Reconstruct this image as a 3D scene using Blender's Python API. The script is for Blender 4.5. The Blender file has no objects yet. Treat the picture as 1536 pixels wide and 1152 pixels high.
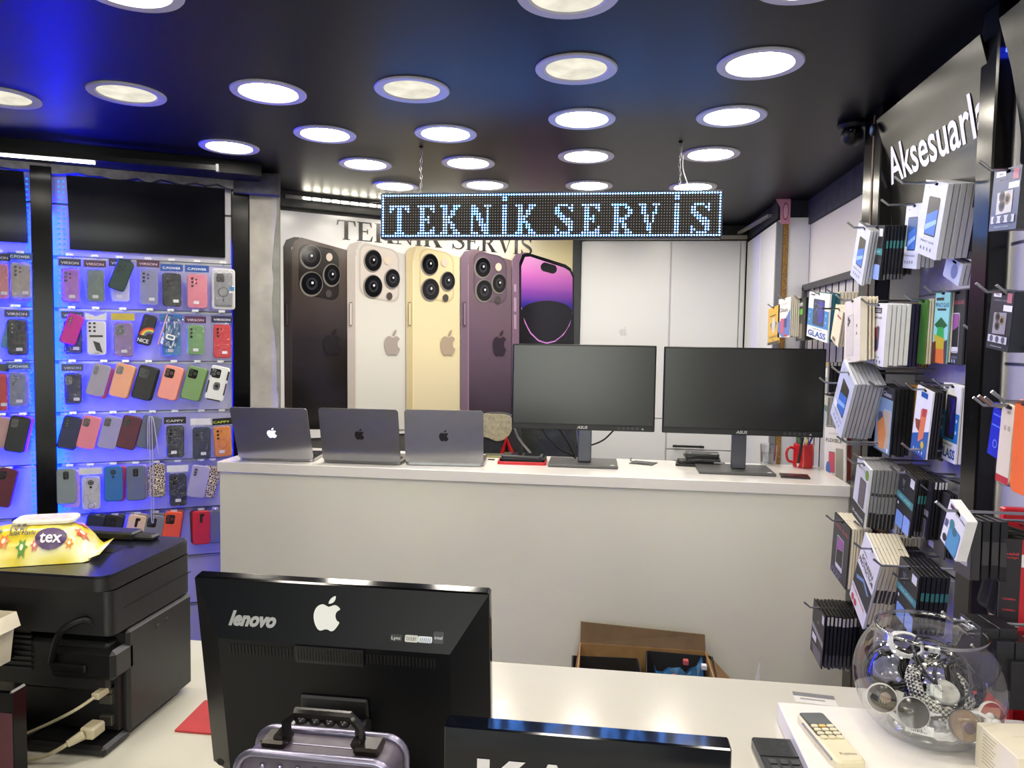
import bpy, math, random
from mathutils import Vector, Matrix
random.seed(7)
scene = bpy.context.scene
COL = scene.collection

# ------------------------------------------------------------------ camera
F = 1100.0                       # focal length in pixels of a 1536 x 1152 frame
YAW, PITCH, ROLL = math.radians(7.306), math.radians(3.263), math.radians(0.9)
EYE = Vector((0, 0, 1.6))
FW = Vector((-math.sin(YAW)*math.cos(PITCH), math.cos(YAW)*math.cos(PITCH), -math.sin(PITCH)))
_rt = Vector((math.cos(YAW), math.sin(YAW), 0)); _up = _rt.cross(FW)
RT = _rt*math.cos(ROLL)+_up*math.sin(ROLL); UP = -_rt*math.sin(ROLL)+_up*math.cos(ROLL)
cam = bpy.data.cameras.new('camera'); camo = bpy.data.objects.new('camera', cam); COL.objects.link(camo)
cam.sensor_fit = 'HORIZONTAL'; cam.sensor_width = 36.0; cam.lens = 36.0*F/1536.0
cam.clip_start = 0.02
camo.matrix_world = Matrix(((RT.x, UP.x, -FW.x, EYE.x), (RT.y, UP.y, -FW.y, EYE.y), (RT.z, UP.z, -FW.z, EYE.z), (0, 0, 0, 1)))
scene.camera = camo
# ------------------------------------------------------------------ world / exposure
w = bpy.data.worlds.new('world'); scene.world = w; w.use_nodes = True
w.node_tree.nodes['Background'].inputs[0].default_value = (1.0, 0.97, 0.88, 1)
w.node_tree.nodes['Background'].inputs[1].default_value = 6.0
vs = scene.view_settings; vs.view_transform = 'Standard'; vs.look = 'None'; vs.gamma = 1.0; vs.use_curve_mapping = False
vs.exposure = 0.6
PANEL_L = 33.0       # radiance of the ceiling light diffusers
BLUE_L = 420.0        # radiance of the blue LED strips
SIGN_L = 24.0         # radiance of the lit sign LEDs

# ------------------------------------------------------------------ pixel -> place helpers (direction only; planes give distance)
def ray(px, py): return FW + RT*((px-768)/F) + UP*((576-py)/F)
def onz(px, py, z): d = ray(px, py); return EYE + d*((z-EYE.z)/d.z)
def onx(px, py, x): d = ray(px, py); return EYE + d*(x/d.x)
def ony(px, py, y): d = ray(px, py); return EYE + d*(y/d.y)
def onpl(px, py, p0, n): d = ray(px, py); return EYE + d*((Vector(p0)-EYE).dot(n)/d.dot(n))

# ------------------------------------------------------------------ materials
def lin(c): return tuple(((v/255)/12.92 if v/255 <= .04045 else ((v/255+.055)/1.055)**2.4) for v in c)
_M = {}
def mat(c, rough=.5, metal=0., spec=.5, vary=.06, scale=30., bump=0., emit=0., coat=0., name=None):
    key = (tuple(c), rough, metal, spec, vary, scale, bump, emit, coat)
    if key in _M: return _M[key]
    m = bpy.data.materials.new(name or 'm_%d_%d_%d' % tuple(int(v) for v in c)); m.use_nodes = True
    nt = m.node_tree; b = nt.nodes['Principled BSDF']; L = lin(c)
    b.inputs['Base Color'].default_value = (*L, 1); b.inputs['Roughness'].default_value = rough
    b.inputs['Metallic'].default_value = metal; b.inputs['Specular IOR Level'].default_value = spec
    b.inputs['Coat Weight'].default_value = coat
    if emit:
        b.inputs['Emission Color'].default_value = (*L, 1); b.inputs['Emission Strength'].default_value = emit
    if vary or bump:
        tc = nt.nodes.new('ShaderNodeTexCoord'); n = nt.nodes.new('ShaderNodeTexNoise'); n.inputs['Scale'].default_value = scale
        n.inputs['Detail'].default_value = 4
        nt.links.new(tc.outputs['Object'], n.inputs['Vector'])
        if vary:
            r = nt.nodes.new('ShaderNodeValToRGB')
            r.color_ramp.elements[0].position = .3; r.color_ramp.elements[1].position = .7
            r.color_ramp.elements[0].color = (*[x*(1-vary) for x in L], 1); r.color_ramp.elements[1].color = (*[min(1, x*(1+vary)) for x in L], 1)
            nt.links.new(n.outputs['Fac'], r.inputs['Fac']); nt.links.new(r.outputs['Color'], b.inputs['Base Color'])
        if bump:
            bp = nt.nodes.new('ShaderNodeBump'); bp.inputs['Strength'].default_value = bump; bp.inputs['Distance'].default_value = .01
            nt.links.new(n.outputs['Fac'], bp.inputs['Height']); nt.links.new(bp.outputs['Normal'], b.inputs['Normal'])
    _M[key] = m; return m
def ramp_mat(name, axis, z0, z1, stops, rough=.3, noise=0.):
    """printed colour that runs along one object axis"""
    m = bpy.data.materials.new(name); m.use_nodes = True; nt = m.node_tree; b = nt.nodes['Principled BSDF']
    tc = nt.nodes.new('ShaderNodeTexCoord'); sp = nt.nodes.new('ShaderNodeSeparateXYZ'); mr = nt.nodes.new('ShaderNodeMapRange')
    mr.inputs['From Min'].default_value = z0; mr.inputs['From Max'].default_value = z1
    r = nt.nodes.new('ShaderNodeValToRGB')
    while len(r.color_ramp.elements) < len(stops): r.color_ramp.elements.new(.5)
    for e, (p, c) in zip(r.color_ramp.elements, stops): e.position = p; e.color = (*lin(c), 1)
    nt.links.new(tc.outputs['Object'], sp.inputs[0]); nt.links.new(sp.outputs[axis], mr.inputs['Value'])
    nt.links.new(mr.outputs['Result'], r.inputs['Fac']); nt.links.new(r.outputs['Color'], b.inputs['Base Color'])
    b.inputs['Roughness'].default_value = rough
    return m
def emit_mat(name, c, s, blotch=0.):
    m = bpy.data.materials.new(name); m.use_nodes = True; nt = m.node_tree; nt.nodes.clear()
    o = nt.nodes.new('ShaderNodeOutputMaterial'); e = nt.nodes.new('ShaderNodeEmission')
    e.inputs[0].default_value = (*lin(c), 1); e.inputs[1].default_value = s
    if blotch:
        tc = nt.nodes.new('ShaderNodeTexCoord'); n = nt.nodes.new('ShaderNodeTexNoise'); n.inputs['Scale'].default_value = 14
        mr = nt.nodes.new('ShaderNodeMapRange'); mr.inputs['From Min'].default_value = .3; mr.inputs['From Max'].default_value = .7
        mr.inputs['To Min'].default_value = s*(1-blotch); mr.inputs['To Max'].default_value = s*(1+blotch)
        nt.links.new(tc.outputs['Object'], n.inputs['Vector']); nt.links.new(n.outputs['Fac'], mr.inputs['Value']); nt.links.new(mr.outputs[0], e.inputs[1])
    nt.links.new(e.outputs[0], o.inputs[0]); return m
def film_mat(name, tint, gloss, rough, bump, scale):
    """thin clear sheet: see-through with a reflecting skin"""
    m = bpy.data.materials.new(name); m.use_nodes = True; nt = m.node_tree; nt.nodes.clear()
    o = nt.nodes.new('ShaderNodeOutputMaterial'); mx = nt.nodes.new('ShaderNodeMixShader'); t = nt.nodes.new('ShaderNodeBsdfTransparent')
    g = nt.nodes.new('ShaderNodeBsdfGlossy'); g.inputs['Roughness'].default_value = rough; t.inputs[0].default_value = (*tint, 1)
    fr = nt.nodes.new('ShaderNodeLayerWeight'); fr.inputs[0].default_value = .35
    mr = nt.nodes.new('ShaderNodeMapRange'); mr.inputs['To Min'].default_value = gloss; mr.inputs['To Max'].default_value = min(1, gloss+.6)
    nt.links.new(fr.outputs['Facing'], mr.inputs['Value']); nt.links.new(mr.outputs[0], mx.inputs[0])
    if bump:
        tc = nt.nodes.new('ShaderNodeTexCoord'); n = nt.nodes.new('ShaderNodeTexNoise'); n.inputs['Scale'].default_value = scale
        bp = nt.nodes.new('ShaderNodeBump'); bp.inputs['Strength'].default_value = bump; bp.inputs['Distance'].default_value = .01
        nt.links.new(tc.outputs['Object'], n.inputs['Vector']); nt.links.new(n.outputs['Fac'], bp.inputs['Height']); nt.links.new(bp.outputs[0], g.inputs['Normal'])
    nt.links.new(t.outputs[0], mx.inputs[1]); nt.links.new(g.outputs[0], mx.inputs[2]); nt.links.new(mx.outputs[0], o.inputs[0]); return m
def leopard_mat():
    m = bpy.data.materials.new('leopard'); m.use_nodes = True; nt = m.node_tree; b = nt.nodes['Principled BSDF']
    tc = nt.nodes.new('ShaderNodeTexCoord'); v = nt.nodes.new('ShaderNodeTexVoronoi'); v.inputs['Scale'].default_value = 110; v.feature = 'DISTANCE_TO_EDGE'
    r = nt.nodes.new('ShaderNodeValToRGB'); r.color_ramp.interpolation = 'CONSTANT'
    r.color_ramp.elements[0].color = (*lin((225, 210, 180)), 1); r.color_ramp.elements[1].position = .09; r.color_ramp.elements[1].color = (*lin((28, 22, 18)), 1)
    e = r.color_ramp.elements.new(.33); e.color = (*lin((140, 100, 60)), 1)
    nt.links.new(tc.outputs['Object'], v.inputs['Vector']); nt.links.new(v.outputs['Distance'], r.inputs[0]); nt.links.new(r.outputs[0], b.inputs['Base Color'])
    b.inputs['Roughness'].default_value = .35; return m
def braid_mat():
    m = bpy.data.materials.new('braid'); m.use_nodes = True; nt = m.node_tree; b = nt.nodes['Principled BSDF']
    tc = nt.nodes.new('ShaderNodeTexCoord'); v = nt.nodes.new('ShaderNodeTexChecker'); v.inputs['Scale'].default_value = 210
    v.inputs[1].default_value = (.55, .53, .48, 1); v.inputs[2].default_value = (.02, .02, .025, 1)
    nt.links.new(tc.outputs['Object'], v.inputs['Vector']); nt.links.new(v.outputs['Color'], b.inputs['Base Color']); b.inputs['Roughness'].default_value = .6
    return m

# ------------------------------------------------------------------ mesh builder
def rrect(w, h, r, n=4, cx=0., cz=0.):
    pts = []
    for (sx, sz, a0) in ((1, -1, -90), (1, 1, 0), (-1, 1, 90), (-1, -1, 180)):
        for i in range(n+1):
            a = math.radians(a0+90*i/n); pts.append((cx+sx*(w/2-r)+r*math.cos(a), cz+sz*(h/2-r)+r*math.sin(a)))
    return pts
def ell(cx, cz, rx, rz=None, n=20): rz = rz or rx; return [(cx+rx*math.cos(2*math.pi*i/n), cz+rz*math.sin(2*math.pi*i/n)) for i in range(n)]
def smooth_loop(P, k=5):
    out = []; n = len(P)
    for i in range(n):
        p0, p1, p2, p3 = P[i-1], P[i], P[(i+1) % n], P[(i+2) % n]
        for j in range(k):
            t = j/k
            out.append(tuple(.5*((2*p1[q])+(-p0[q]+p2[q])*t+(2*p0[q]-5*p1[q]+4*p2[q]-p3[q])*t*t+(-p0[q]+3*p1[q]-3*p2[q]+p3[q])*t**3) for q in range(2)))
    return out
def smooth_path(P, k=6):
    P = [Vector(p) for p in P]; out = []
    for i in range(len(P)-1):
        p0 = P[max(i-1, 0)]; p1 = P[i]; p2 = P[i+1]; p3 = P[min(i+2, len(P)-1)]
        for j in range(k):
            t = j/k
            out.append(.5*((2*p1)+(-p0+p2)*t+(2*p0-5*p1+4*p2-p3)*t*t+(-p0+3*p1-3*p2+p3)*t**3))
    out.append(P[-1]); return out
def area2(o): return sum(o[i-1][0]*o[i][1]-o[i][0]*o[i-1][1] for i in range(len(o)))
_TXT = {}
def text_geo(s, bold=0., shear=0.):
    key = (s, bold, shear)
    if key not in _TXT:
        cu = bpy.data.curves.new('lettering', 'FONT'); cu.body = s; cu.offset = bold; cu.shear = shear; cu.resolution_u = 3
        o = bpy.data.objects.new('lettering', cu); COL.objects.link(o)
        me = bpy.data.meshes.new_from_object(o)
        V = [(v.co.x, v.co.y) for v in me.vertices]; Fc = [tuple(p.vertices) for p in me.polygons]
        bpy.data.objects.remove(o); bpy.data.curves.remove(cu); bpy.data.meshes.remove(me)
        if V:
            x0 = min(v[0] for v in V); x1 = max(v[0] for v in V); y0 = min(v[1] for v in V); y1 = max(v[1] for v in V)
        else: x0 = x1 = y0 = y1 = 0
        _TXT[key] = (V, Fc, (x0, x1, y0, y1))
    return _TXT[key]
class MB:
    def __init__(s): s.v = []; s.f = []; s.mi = []; s.mats = []
    def slot(s, m):
        if m is None: return 0
        if m not in s.mats: s.mats.append(m)
        return s.mats.index(m)
    def add(s, V, Fc, m=None, M=None):
        k = len(s.v); i = s.slot(m)
        s.v += [tuple(M @ Vector(p)) if M else tuple(p) for p in V]
        s.f += [tuple(q+k for q in f) for f in Fc]; s.mi += [i]*len(Fc); return s
    def box(s, cx, cy, cz, sx, sy, sz, m=None, M=None):
        x, y, z = sx/2, sy/2, sz/2
        V = [(cx+a*x, cy+b*y, cz+c*z) for c in (-1, 1) for b in (-1, 1) for a in (-1, 1)]
        return s.add(V, [(0, 2, 3, 1), (4, 5, 7, 6), (0, 1, 5, 4), (2, 6, 7, 3), (0, 4, 6, 2), (1, 3, 7, 5)], m, M)
    def b2(s, x0, x1, y0, y1, z0, z1, m=None): return s.box((x0+x1)/2, (y0+y1)/2, (z0+z1)/2, abs(x1-x0), abs(y1-y0), abs(z1-z0), m)
    def bev(s, x0, x1, y0, y1, z0, z1, b=.003, m=None, M=None):
        """box with chamfered edges"""
        V = []; idx = {}
        for sx, X, X2 in ((0, x0, x0+b), (1, x1, x1-b)):
            for sy, Y, Y2 in ((0, y0, y0+b), (1, y1, y1-b)):
                for sz, Z, Z2 in ((0, z0, z0+b), (1, z1, z1-b)):
                    for ax, p in enumerate(((X, Y2, Z2), (X2, Y, Z2), (X2, Y2, Z))):
                        idx[(sx, sy, sz, ax)] = len(V); V.append(p)
        Fc = []
        for k in (0, 1):
            q = [(k, 0, 0), (k, 1, 0), (k, 1, 1), (k, 0, 1)]; Fc.append(tuple(idx[(*a, 0)] for a in (q if k else q[::-1])))
            q = [(0, k, 0), (1, k, 0), (1, k, 1), (0, k, 1)]; Fc.append(tuple(idx[(*a, 1)] for a in (q[::-1] if k else q)))
            q = [(0, 0, k), (1, 0, k), (1, 1, k), (0, 1, k)]; Fc.append(tuple(idx[(*a, 2)] for a in (q if k else q[::-1])))
        for a in (0, 1):
            for c in (0, 1):
                Fc.append((idx[(a, c, 0, 0)], idx[(a, c, 1, 0)], idx[(a, c, 1, 1)], idx[(a, c, 0, 1)]))
                Fc.append((idx[(a, 0, c, 0)], idx[(a, 1, c, 0)], idx[(a, 1, c, 2)], idx[(a, 0, c, 2)]))
                Fc.append((idx[(0, a, c, 1)], idx[(1, a, c, 1)], idx[(1, a, c, 2)], idx[(0, a, c, 2)]))
        for a in (0, 1):
            for c in (0, 1):
                for d in (0, 1): Fc.append((idx[(a, c, d, 0)], idx[(a, c, d, 1)], idx[(a, c, d, 2)]))
        return s.add(V, Fc, m, M)
    def prism(s, o, y0, y1, m=None, M=None, bev=0.):
        """outline in (x, z), front at y0 (towards -y), back at y1"""
        if area2(o) < 0: o = o[::-1]
        n = len(o); V = []
        if bev:
            cx = sum(p[0] for p in o)/n; cz = sum(p[1] for p in o)/n
            rx = max(abs(p[0]-cx) for p in o); rz = max(abs(p[1]-cz) for p in o)
            oi = [(cx+(p[0]-cx)*(1-bev/rx), cz+(p[1]-cz)*(1-bev/rz)) for p in o]
            rings = [(oi, y0), (o, y0+bev), (o, y1)]
        else: rings = [(o, y0), (o, y1)]
        for q, y in rings: V += [(p[0], y, p[1]) for p in q]
        Fc = [tuple(range(n)), tuple(range((len(rings)-1)*n, len(rings)*n))[::-1]]
        for r in range(len(rings)-1):
            for i in range(n):
                j = (i+1) % n; Fc.append((r*n+i, (r+1)*n+i, (r+1)*n+j, r*n+j))
        return s.add(V, Fc, m, M)
    def flat(s, o, y, m=None):
        if area2(o) < 0: o = o[::-1]
        return s.add([(p[0], y, p[1]) for p in o], [tuple(range(len(o)))], m)
    def tube(s, P, r, seg=6, m=None, closed=False):
        P = [Vector(p) for p in P]; n = len(P); V = []; Fc = []
        t = (P[1]-P[0]).normalized(); a = t.orthogonal().normalized()
        for i in range(n):
            if closed: t = (P[(i+1) % n]-P[i-1]).normalized()
            else: t = (P[min(i+1, n-1)]-P[max(i-1, 0)]).normalized()
            a = (a-t*a.dot(t)); a = a.normalized() if a.length > 1e-6 else t.orthogonal().normalized()
            b = t.cross(a); rr = r[i] if isinstance(r, (list, tuple)) else r
            for k in range(seg):
                g = 2*math.pi*k/seg; V.append(P[i]+a*(rr*math.cos(g))+b*(rr*math.sin(g)))
        for i in range(n if closed else n-1):
            for k in range(seg):
                k2 = (k+1) % seg; i2 = (i+1) % n; Fc.append((i*seg+k, i*seg+k2, i2*seg+k2, i2*seg+k))
        if not closed: Fc.append(tuple(range(seg))[::-1]); Fc.append(tuple(range((n-1)*seg, n*seg)))
        return s.add(V, Fc, m)
    def lathe(s, prof, cx=0, cy=0, seg=28, m=None, M=None, cap0=False, cap1=False):
        V = []; Fc = []; n = len(prof)
        for (r, z) in prof:
            for k in range(seg): g = 2*math.pi*k/seg; V.append((cx+r*math.cos(g), cy+r*math.sin(g), z))
        for i in range(n-1):
            for k in range(seg): k2 = (k+1) % seg; Fc.append((i*seg+k, i*seg+k2, (i+1)*seg+k2, (i+1)*seg+k))
        if cap0: Fc.append(tuple(range(seg))[::-1])
        if cap1: Fc.append(tuple(range((n-1)*seg, n*seg)))
        return s.add(V, Fc, m, M)
    def text(s, t, cx, cz, h, y, m, bold=0., shear=0., wide=None, align='c', cap=True):
        V, Fc, (x0, x1, y0, y1) = text_geo(t, bold, shear)
        if not V: return s
        k = h/(.72 if cap else max(y1-y0, 1e-6)); kx = (wide/(x1-x0)) if wide else k
        ox = {'c': -(x0+x1)/2, 'l': -x0, 'r': -x1}[align]
        return s.add([(cx+(p[0]+ox)*kx, y, cz+(p[1]-.36)*k) for p in V], Fc, m)
def build(mb, name, m=None, parent=None, smooth=False, loc=None, rot=None):
    me = bpy.data.meshes.new(name); me.from_pydata(mb.v, [], mb.f)
    if mb.mats:
        for q in mb.mats: me.materials.append(q)
        me.polygons.foreach_set('material_index', mb.mi)
    elif m: me.materials.append(m)
    if smooth: me.polygons.foreach_set('use_smooth', [True]*len(me.polygons)); 
    me.update()
    if smooth == 'auto':
        try: me.set_sharp_from_angle(angle=math.radians(35))
        except Exception: pass
    return link(name, me, parent, loc, rot)
def link(name, me, parent=None, loc=None, rot=None):
    o = bpy.data.objects.new(name, me); COL.objects.link(o)
    if parent: o.parent = parent
    if loc is not None: o.location = loc
    if rot is not None: o.rotation_euler = rot
    return o
def tag(o, label=None, cat=None, group=None, kind=None):
    if label: o['label'] = label
    if cat: o['category'] = cat
    if group: o['group'] = group
    if kind: o['kind'] = kind
    return o
def thing(name, label, cat, loc=(0, 0, 0), rot=(0, 0, 0), group=None):
    o = bpy.data.objects.new(name, None); COL.objects.link(o); o.location = loc; o.rotation_euler = rot; o.empty_display_size = .05
    return tag(o, label, cat, group)

# common materials
WHITE = mat((226, 224, 222), .38, vary=.02, scale=4); COUNTER = mat((226, 225, 211), .42, vary=.02, scale=3)
DESKW = mat((204, 201, 188), .16, vary=.02, scale=5, coat=.2)
BLACKG = mat((6, 6, 8), .16, vary=.1, scale=8, spec=.17); BLACKS = mat((11, 11, 14), .42, vary=.1, scale=20, spec=.3); BLACKM = mat((20, 20, 22), .65, vary=.1)
CHROME = mat((190, 190, 192), .25, metal=1., vary=.03); STEEL = mat((150, 152, 158), .35, metal=1., vary=.05)
CREAM = mat((226, 216, 190), .5, vary=.04); PAPERW = mat((232, 232, 234), .45, vary=.03); RED = mat((190, 22, 30), .35, vary=.05)
BAG = film_mat('clear_bag', (.93, .93, .95), .05, .12, .9, 55.); BOWLGLASS = film_mat('bowl_glass', (.95, .96, .96), .055, .02, 0., 1.)
CLEARP = film_mat('clear_plastic', (.9, .9, .92), .10, .1, .2, 40.)
LEOPARD = leopard_mat(); BRAID = braid_mat()
# ================================================================== THE SETTING
CEIL = 2.35
def struct(mb, name, m=None, **k): return tag(build(mb, name, m, **k), kind='structure')
ceil_m = mat((9, 11, 17), .40, vary=.15, scale=1.2, bump=.04, spec=.25)
struct(MB().b2(-4.2, 1.6, -2.4, 5.4, CEIL, CEIL+.1), 'ceiling', ceil_m)
struct(MB().b2(-4.2, 1.6, -2.4, 5.4, -.1, 0), 'floor', mat((120, 118, 115), .3, vary=.1, scale=2))
SHX0, SHX1, SHZ0, SHZ1 = -1.2, .4, .25, 2.15
struct(MB().b2(-4.2, SHX0, -2.5, -2.4, 0, CEIL).b2(SHX1, 1.6, -2.5, -2.4, 0, CEIL).b2(SHX0, SHX1, -2.5, -2.4, 0, SHZ0).b2(SHX0, SHX1, -2.5, -2.4, SHZ1, CEIL), 'wall_front', mat((52, 50, 48), .6, vary=.1, scale=3))
wn = struct(MB().b2(SHX0, SHX1, -2.44, -2.43, SHZ0, SHZ1), 'window_1', film_mat('shop_glass', (.9, .93, .93), .04, .02, 0, 1))
for x in (SHX0, (SHX0+SHX1)/2, SHX1): build(MB().b2(x-.025, x+.025, -2.47, -2.40, SHZ0, SHZ1), 'window_frame', mat((40, 40, 42), .4), wn)
struct(MB().b2(-12, 12, -14, -2.5, -.12, -.02), 'pavement', mat((130, 126, 120), .8))
struct(MB().b2(-4.3, -4.2, -2.4, 5.4, 0, CEIL), 'wall_side', mat((62, 62, 68), .6))
struct(MB().b2(-4.2, 1.6, 5.3, 5.4, 0, CEIL), 'wall_back', mat((60, 60, 62), .7, vary=.2, scale=5))

# ---- left display wall frame: local x along the wall (to the right), -y towards the shop
LH = math.radians(61); LD = Vector((math.sin(LH), math.cos(LH), 0)); LN = Vector((LD.y, -LD.x, 0))
LP = Vector((-2.24, 3.3, 0))*.9; LROT = math.pi/2-LH
def WL(px, py, off=0.):
    p = onpl(px, py, LP+LN*off, LN); return (p-LP).dot(LD), p.z
def LW(s, z, off=0.): return LP+LD*s+LN*off+Vector((0, 0, z))
LTOP = 2.285
sA = WL(348, 500)[0]; sPost0, sPost1 = WL(50, 500, .05)[0], WL(82, 500, .05)[0]; sL = -2.2
slat_m = mat((176, 176, 182), .42, vary=.03, scale=6); groove_m = mat((120, 120, 125), .5)
wl = struct(MB().b2(sL, sA, .012, .08, 0, LTOP), 'wall_left', groove_m, loc=LP, rot=(0, 0, LROT))
rails = [1.6+(z-1.6)*.94 for z in (1.962, 1.722, 1.476, 1.236, .990, .743)]
rails = []
for a, b in (((84, 383), (347, 400)), ((82, 461), (347, 472)), ((82, 542), (347, 544)), ((84, 617), (333, 618)), ((84, 695), (321, 690)), ((126, 770), (321, 762))):
    rails.append((WL(*a)[1]+WL(*b)[1])/2)
pitch = (rails[0]-rails[5])/5
RZ = [rails[0]+pitch*k for k in (1,)]+rails+[rails[5]-pitch*k for k in (1, 2, 3)]
for seg in ((sPost1-.02, sA), (sL, sPost0+.02)):
    edges = [LTOP]+RZ+[0]
    for i in range(len(edges)-1):
        build(MB().bev(seg[0], seg[1], 0, .014, edges[i+1]+.004, edges[i]-.004, .002), 'slat', slat_m, wl)
    for z in RZ[1:]:
        build(MB().b2(seg[0], seg[1], -.0015, .012, z-.006, z+.002).b2(seg[0], seg[1], -.003, 0, z-.008, z-.005), 'rail', STEEL, wl)
# black posts of the left wall
tag(build(MB().bev(sPost0+.017, sPost1-.017, -.05, .0, 0, LTOP, .003).bev(sPost0, sPost1, -.056, -.0495, 0, LTOP, .002), 'wall_post', BLACKG, loc=LP, rot=(0, 0, LROT)),  # front lip added to keep the blue tape's light off the room
    'glossy black post between the two blue-lit phone case panels', 'post')
s0, s1 = WL(352, 450, .02)[0], WL(374, 450, .02)[0]
tag(build(MB().bev(s0-.012, s1, -.02, .0, 0, LTOP, .003), 'wall_post', BLACKG, loc=LP, rot=(0, 0, LROT)),
    'glossy black post beside the bare concrete column', 'post')
# header boards above the cases
def header_left(x0, x1, z0, z1, label):
    mb = MB(); n = 8
    o = []
    for k in range(n+1):
        t = k/n; o.append((-.012-.05*t**2, z0+(z1-z0)*t))
    V = [(x0, y, z) for y, z in o]+[(x1, y, z) for y, z in o]+[(x0, y+.006, z) for y, z in o]+[(x1, y+.006, z) for y, z in o]; q = n+1
    Fc = []
    for k in range(n):
        Fc += [(k, q+k, q+k+1, k+1), (2*q+k, 2*q+k+1, 3*q+k+1, 3*q+k), (k, k+1, 2*q+k+1, 2*q+k), (q+k, 3*q+k, 3*q+k+1, q+k+1)]
    Fc += [(0, 2*q, 3*q, q), (n, q+n, 3*q+n, 2*q+n)]
    mb.add(V, Fc); return tag(build(mb, 'header_board', BLACKG, loc=LP, rot=(0, 0, LROT), smooth='auto'), label, 'board')
a = WL(104, 372, .02); b = WL(338, 388, .02); c = WL(338, 290, .06)
header_left(a[0], b[0], (a[1]+b[1])/2, LTOP-.03, 'blank black header board above the phone cases, right of the black post')
a2 = WL(41, 364, .02); header_left(sL+.6, a2[0], a2[1], LTOP-.03, 'blank black header board at the left edge, left of the black post')
# soffit over the left wall, plaster strip, linear light
e0 = onz(0, 219, LTOP+.02); e1 = onz(327, 262, LTOP+.02)
sof = MB(); so = .20
sof.b2(sL, sA+.12, -so, .1, LTOP+.012, CEIL+.02)
struct(sof, 'trim_1', mat((9, 10, 15), .5, vary=.15, scale=3, spec=.2), loc=LP, rot=(0, 0, LROT))
pl = MB(); k0 = 0
xs = [sL+i*(sA+.12-sL)/60 for i in range(61)]
V = []; 
for x in xs:
    h = random.uniform(.020, .045); V += [(x, -.052, LTOP+.013), (x, -.052, LTOP+.013-h)]
Fc = [(2*i, 2*i+1, 2*i+3, 2*i+2) for i in range(60)]
V += [(x, y+.05, z) for x, y, z in V]; nn = 122
Fc += [(f[3]+nn, f[2]+nn, f[1]+nn, f[0]+nn) for f in Fc]+[(2*i+1, 2*i+1+nn, 2*i+3+nn, 2*i+3) for i in range(60)]
struct(MB().add(V, Fc), 'trim_2', mat((120, 118, 122), .85, vary=.3, scale=30, bump=.4), loc=LP, rot=(0, 0, LROT))
LEDW = emit_mat('linear_led', (255, 252, 245), 9.)
pr = thing('linear_light', 'slim black ceiling track with a lit white linear tube at its left', 'light')
PA = onz(-60, 221, LTOP+.005); PB = onz(142, 239, LTOP+.005); PC = onz(326, 253, LTOP+.005)
def bar(mb, A, B, w_, h_):
    d = (B-A); L = d.length; d.normalize(); M = Matrix.Translation(A) @ d.to_track_quat('X', 'Z').to_matrix().to_4x4()
    mb.box(L/2, 0, 0, L, w_, h_, M=M); return mb
build(bar(MB(), PA, PC, .03, .02), 'housing', BLACKS, pr)
build(bar(MB(), PA-Vector((0, 0, .012)), PB-Vector((0, 0, .012)), .018, .012), 'diffuser', LEDW, pr)
build(bar(MB(), PC-(PC-PB).normalized()*.004, PC+(PC-PB).normalized()*.006, .036, .03), 'end_cap', mat((70, 72, 76), .4), pr)
# blue LED strips beside the post (tape plus rows of LEDs)
BLUE = emit_mat('blue_led', (0, 12, 255), BLUE_L); BLUEDOT = emit_mat('blue_led_chip', (24, 110, 255), 2.2)
def blue_strip(s, ps, sg, z0, z1, label, dy=-.004):
    t = thing('led_strip', label, 'led strip', LP, (0, 0, LROT), 'blue LED strips beside the black post')
    build(MB().b2(ps, ps+.002*sg, -.032, -.006, z0, z1-.16), 'tape', BLUE, t)
    mb = MB(); z = z0+.01
    while z < z1-.008:
        for dx in (-.009, .009): mb.box(s+dx, dy-.002, z, .006, .003, .006)
        z += .0215
    tag(build(mb, 'led_chip', BLUEDOT, t), kind='stuff')
blue_strip(WL(96, 500)[0], sPost1-.016, 1, .55, LTOP-.02, 'blue LED strip with twin rows of chips just right of the black post')
blue_strip(sPost0-.012, sPost0+.016, -1, .55, LTOP-.02, 'blue LED strip glowing just left of the black post')

# ---- bare concrete column between case wall and poster
def conc(c, seam):
    m = mat(c, .85, vary=.22, scale=9, bump=.35); return m
A = LW(s1+.004, 0); Ctr = onpl(421, 500, (-1.676, 3.616, 0), Vector((math.cos(math.radians(53)), -math.sin(math.radians(53)), 0)))
Bc = Vector((A.x+.118, A.y+.045, 0))
foot = [A, Bc, Vector((Ctr.x, Ctr.y, 0)), Vector((Ctr.x-.2, Ctr.y+.35, 0)), Vector((A.x-.3, A.y+.4, 0))]
V = [(p.x, p.y, 0) for p in foot]+[(p.x, p.y, CEIL) for p in foot]; n = 5
struct(MB().add(V, [tuple(range(n)), tuple(range(n, 2*n))[::-1]]+[(i, i+n, (i+1) % n+n, (i+1) % n) for i in range(n)]), 'wall_column', conc((122, 124, 120), 0))
# thick plaster skim with a ragged edge on the column's left face
d_ = (Bc-A).normalized(); nrm = Vector((d_.y, -d_.x, 0)); L_ = (Bc-A).length
V = []; NZ = 46
for i in range(NZ+1):
    z = i*(CEIL-.02)/NZ; e = L_*(.86+.10*math.sin(i*.31)+random.uniform(-.04, .04))
    for q in (A+d_*.0, A+d_*e): V.append((q.x+nrm.x*.006, q.y+nrm.y*.006, z))
    q = A+d_*e; V.append((q.x-nrm.x*.002, q.y-nrm.y*.002, z))
Fc = []
for i in range(NZ): Fc += [(3*i, 3*i+1, 3*i+4, 3*i+3), (3*i+1, 3*i+2, 3*i+5, 3*i+4)]
struct(MB().add(V, Fc), 'trim_3', mat((158, 155, 150), .85, vary=.16, scale=11, bump=.3))
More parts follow.
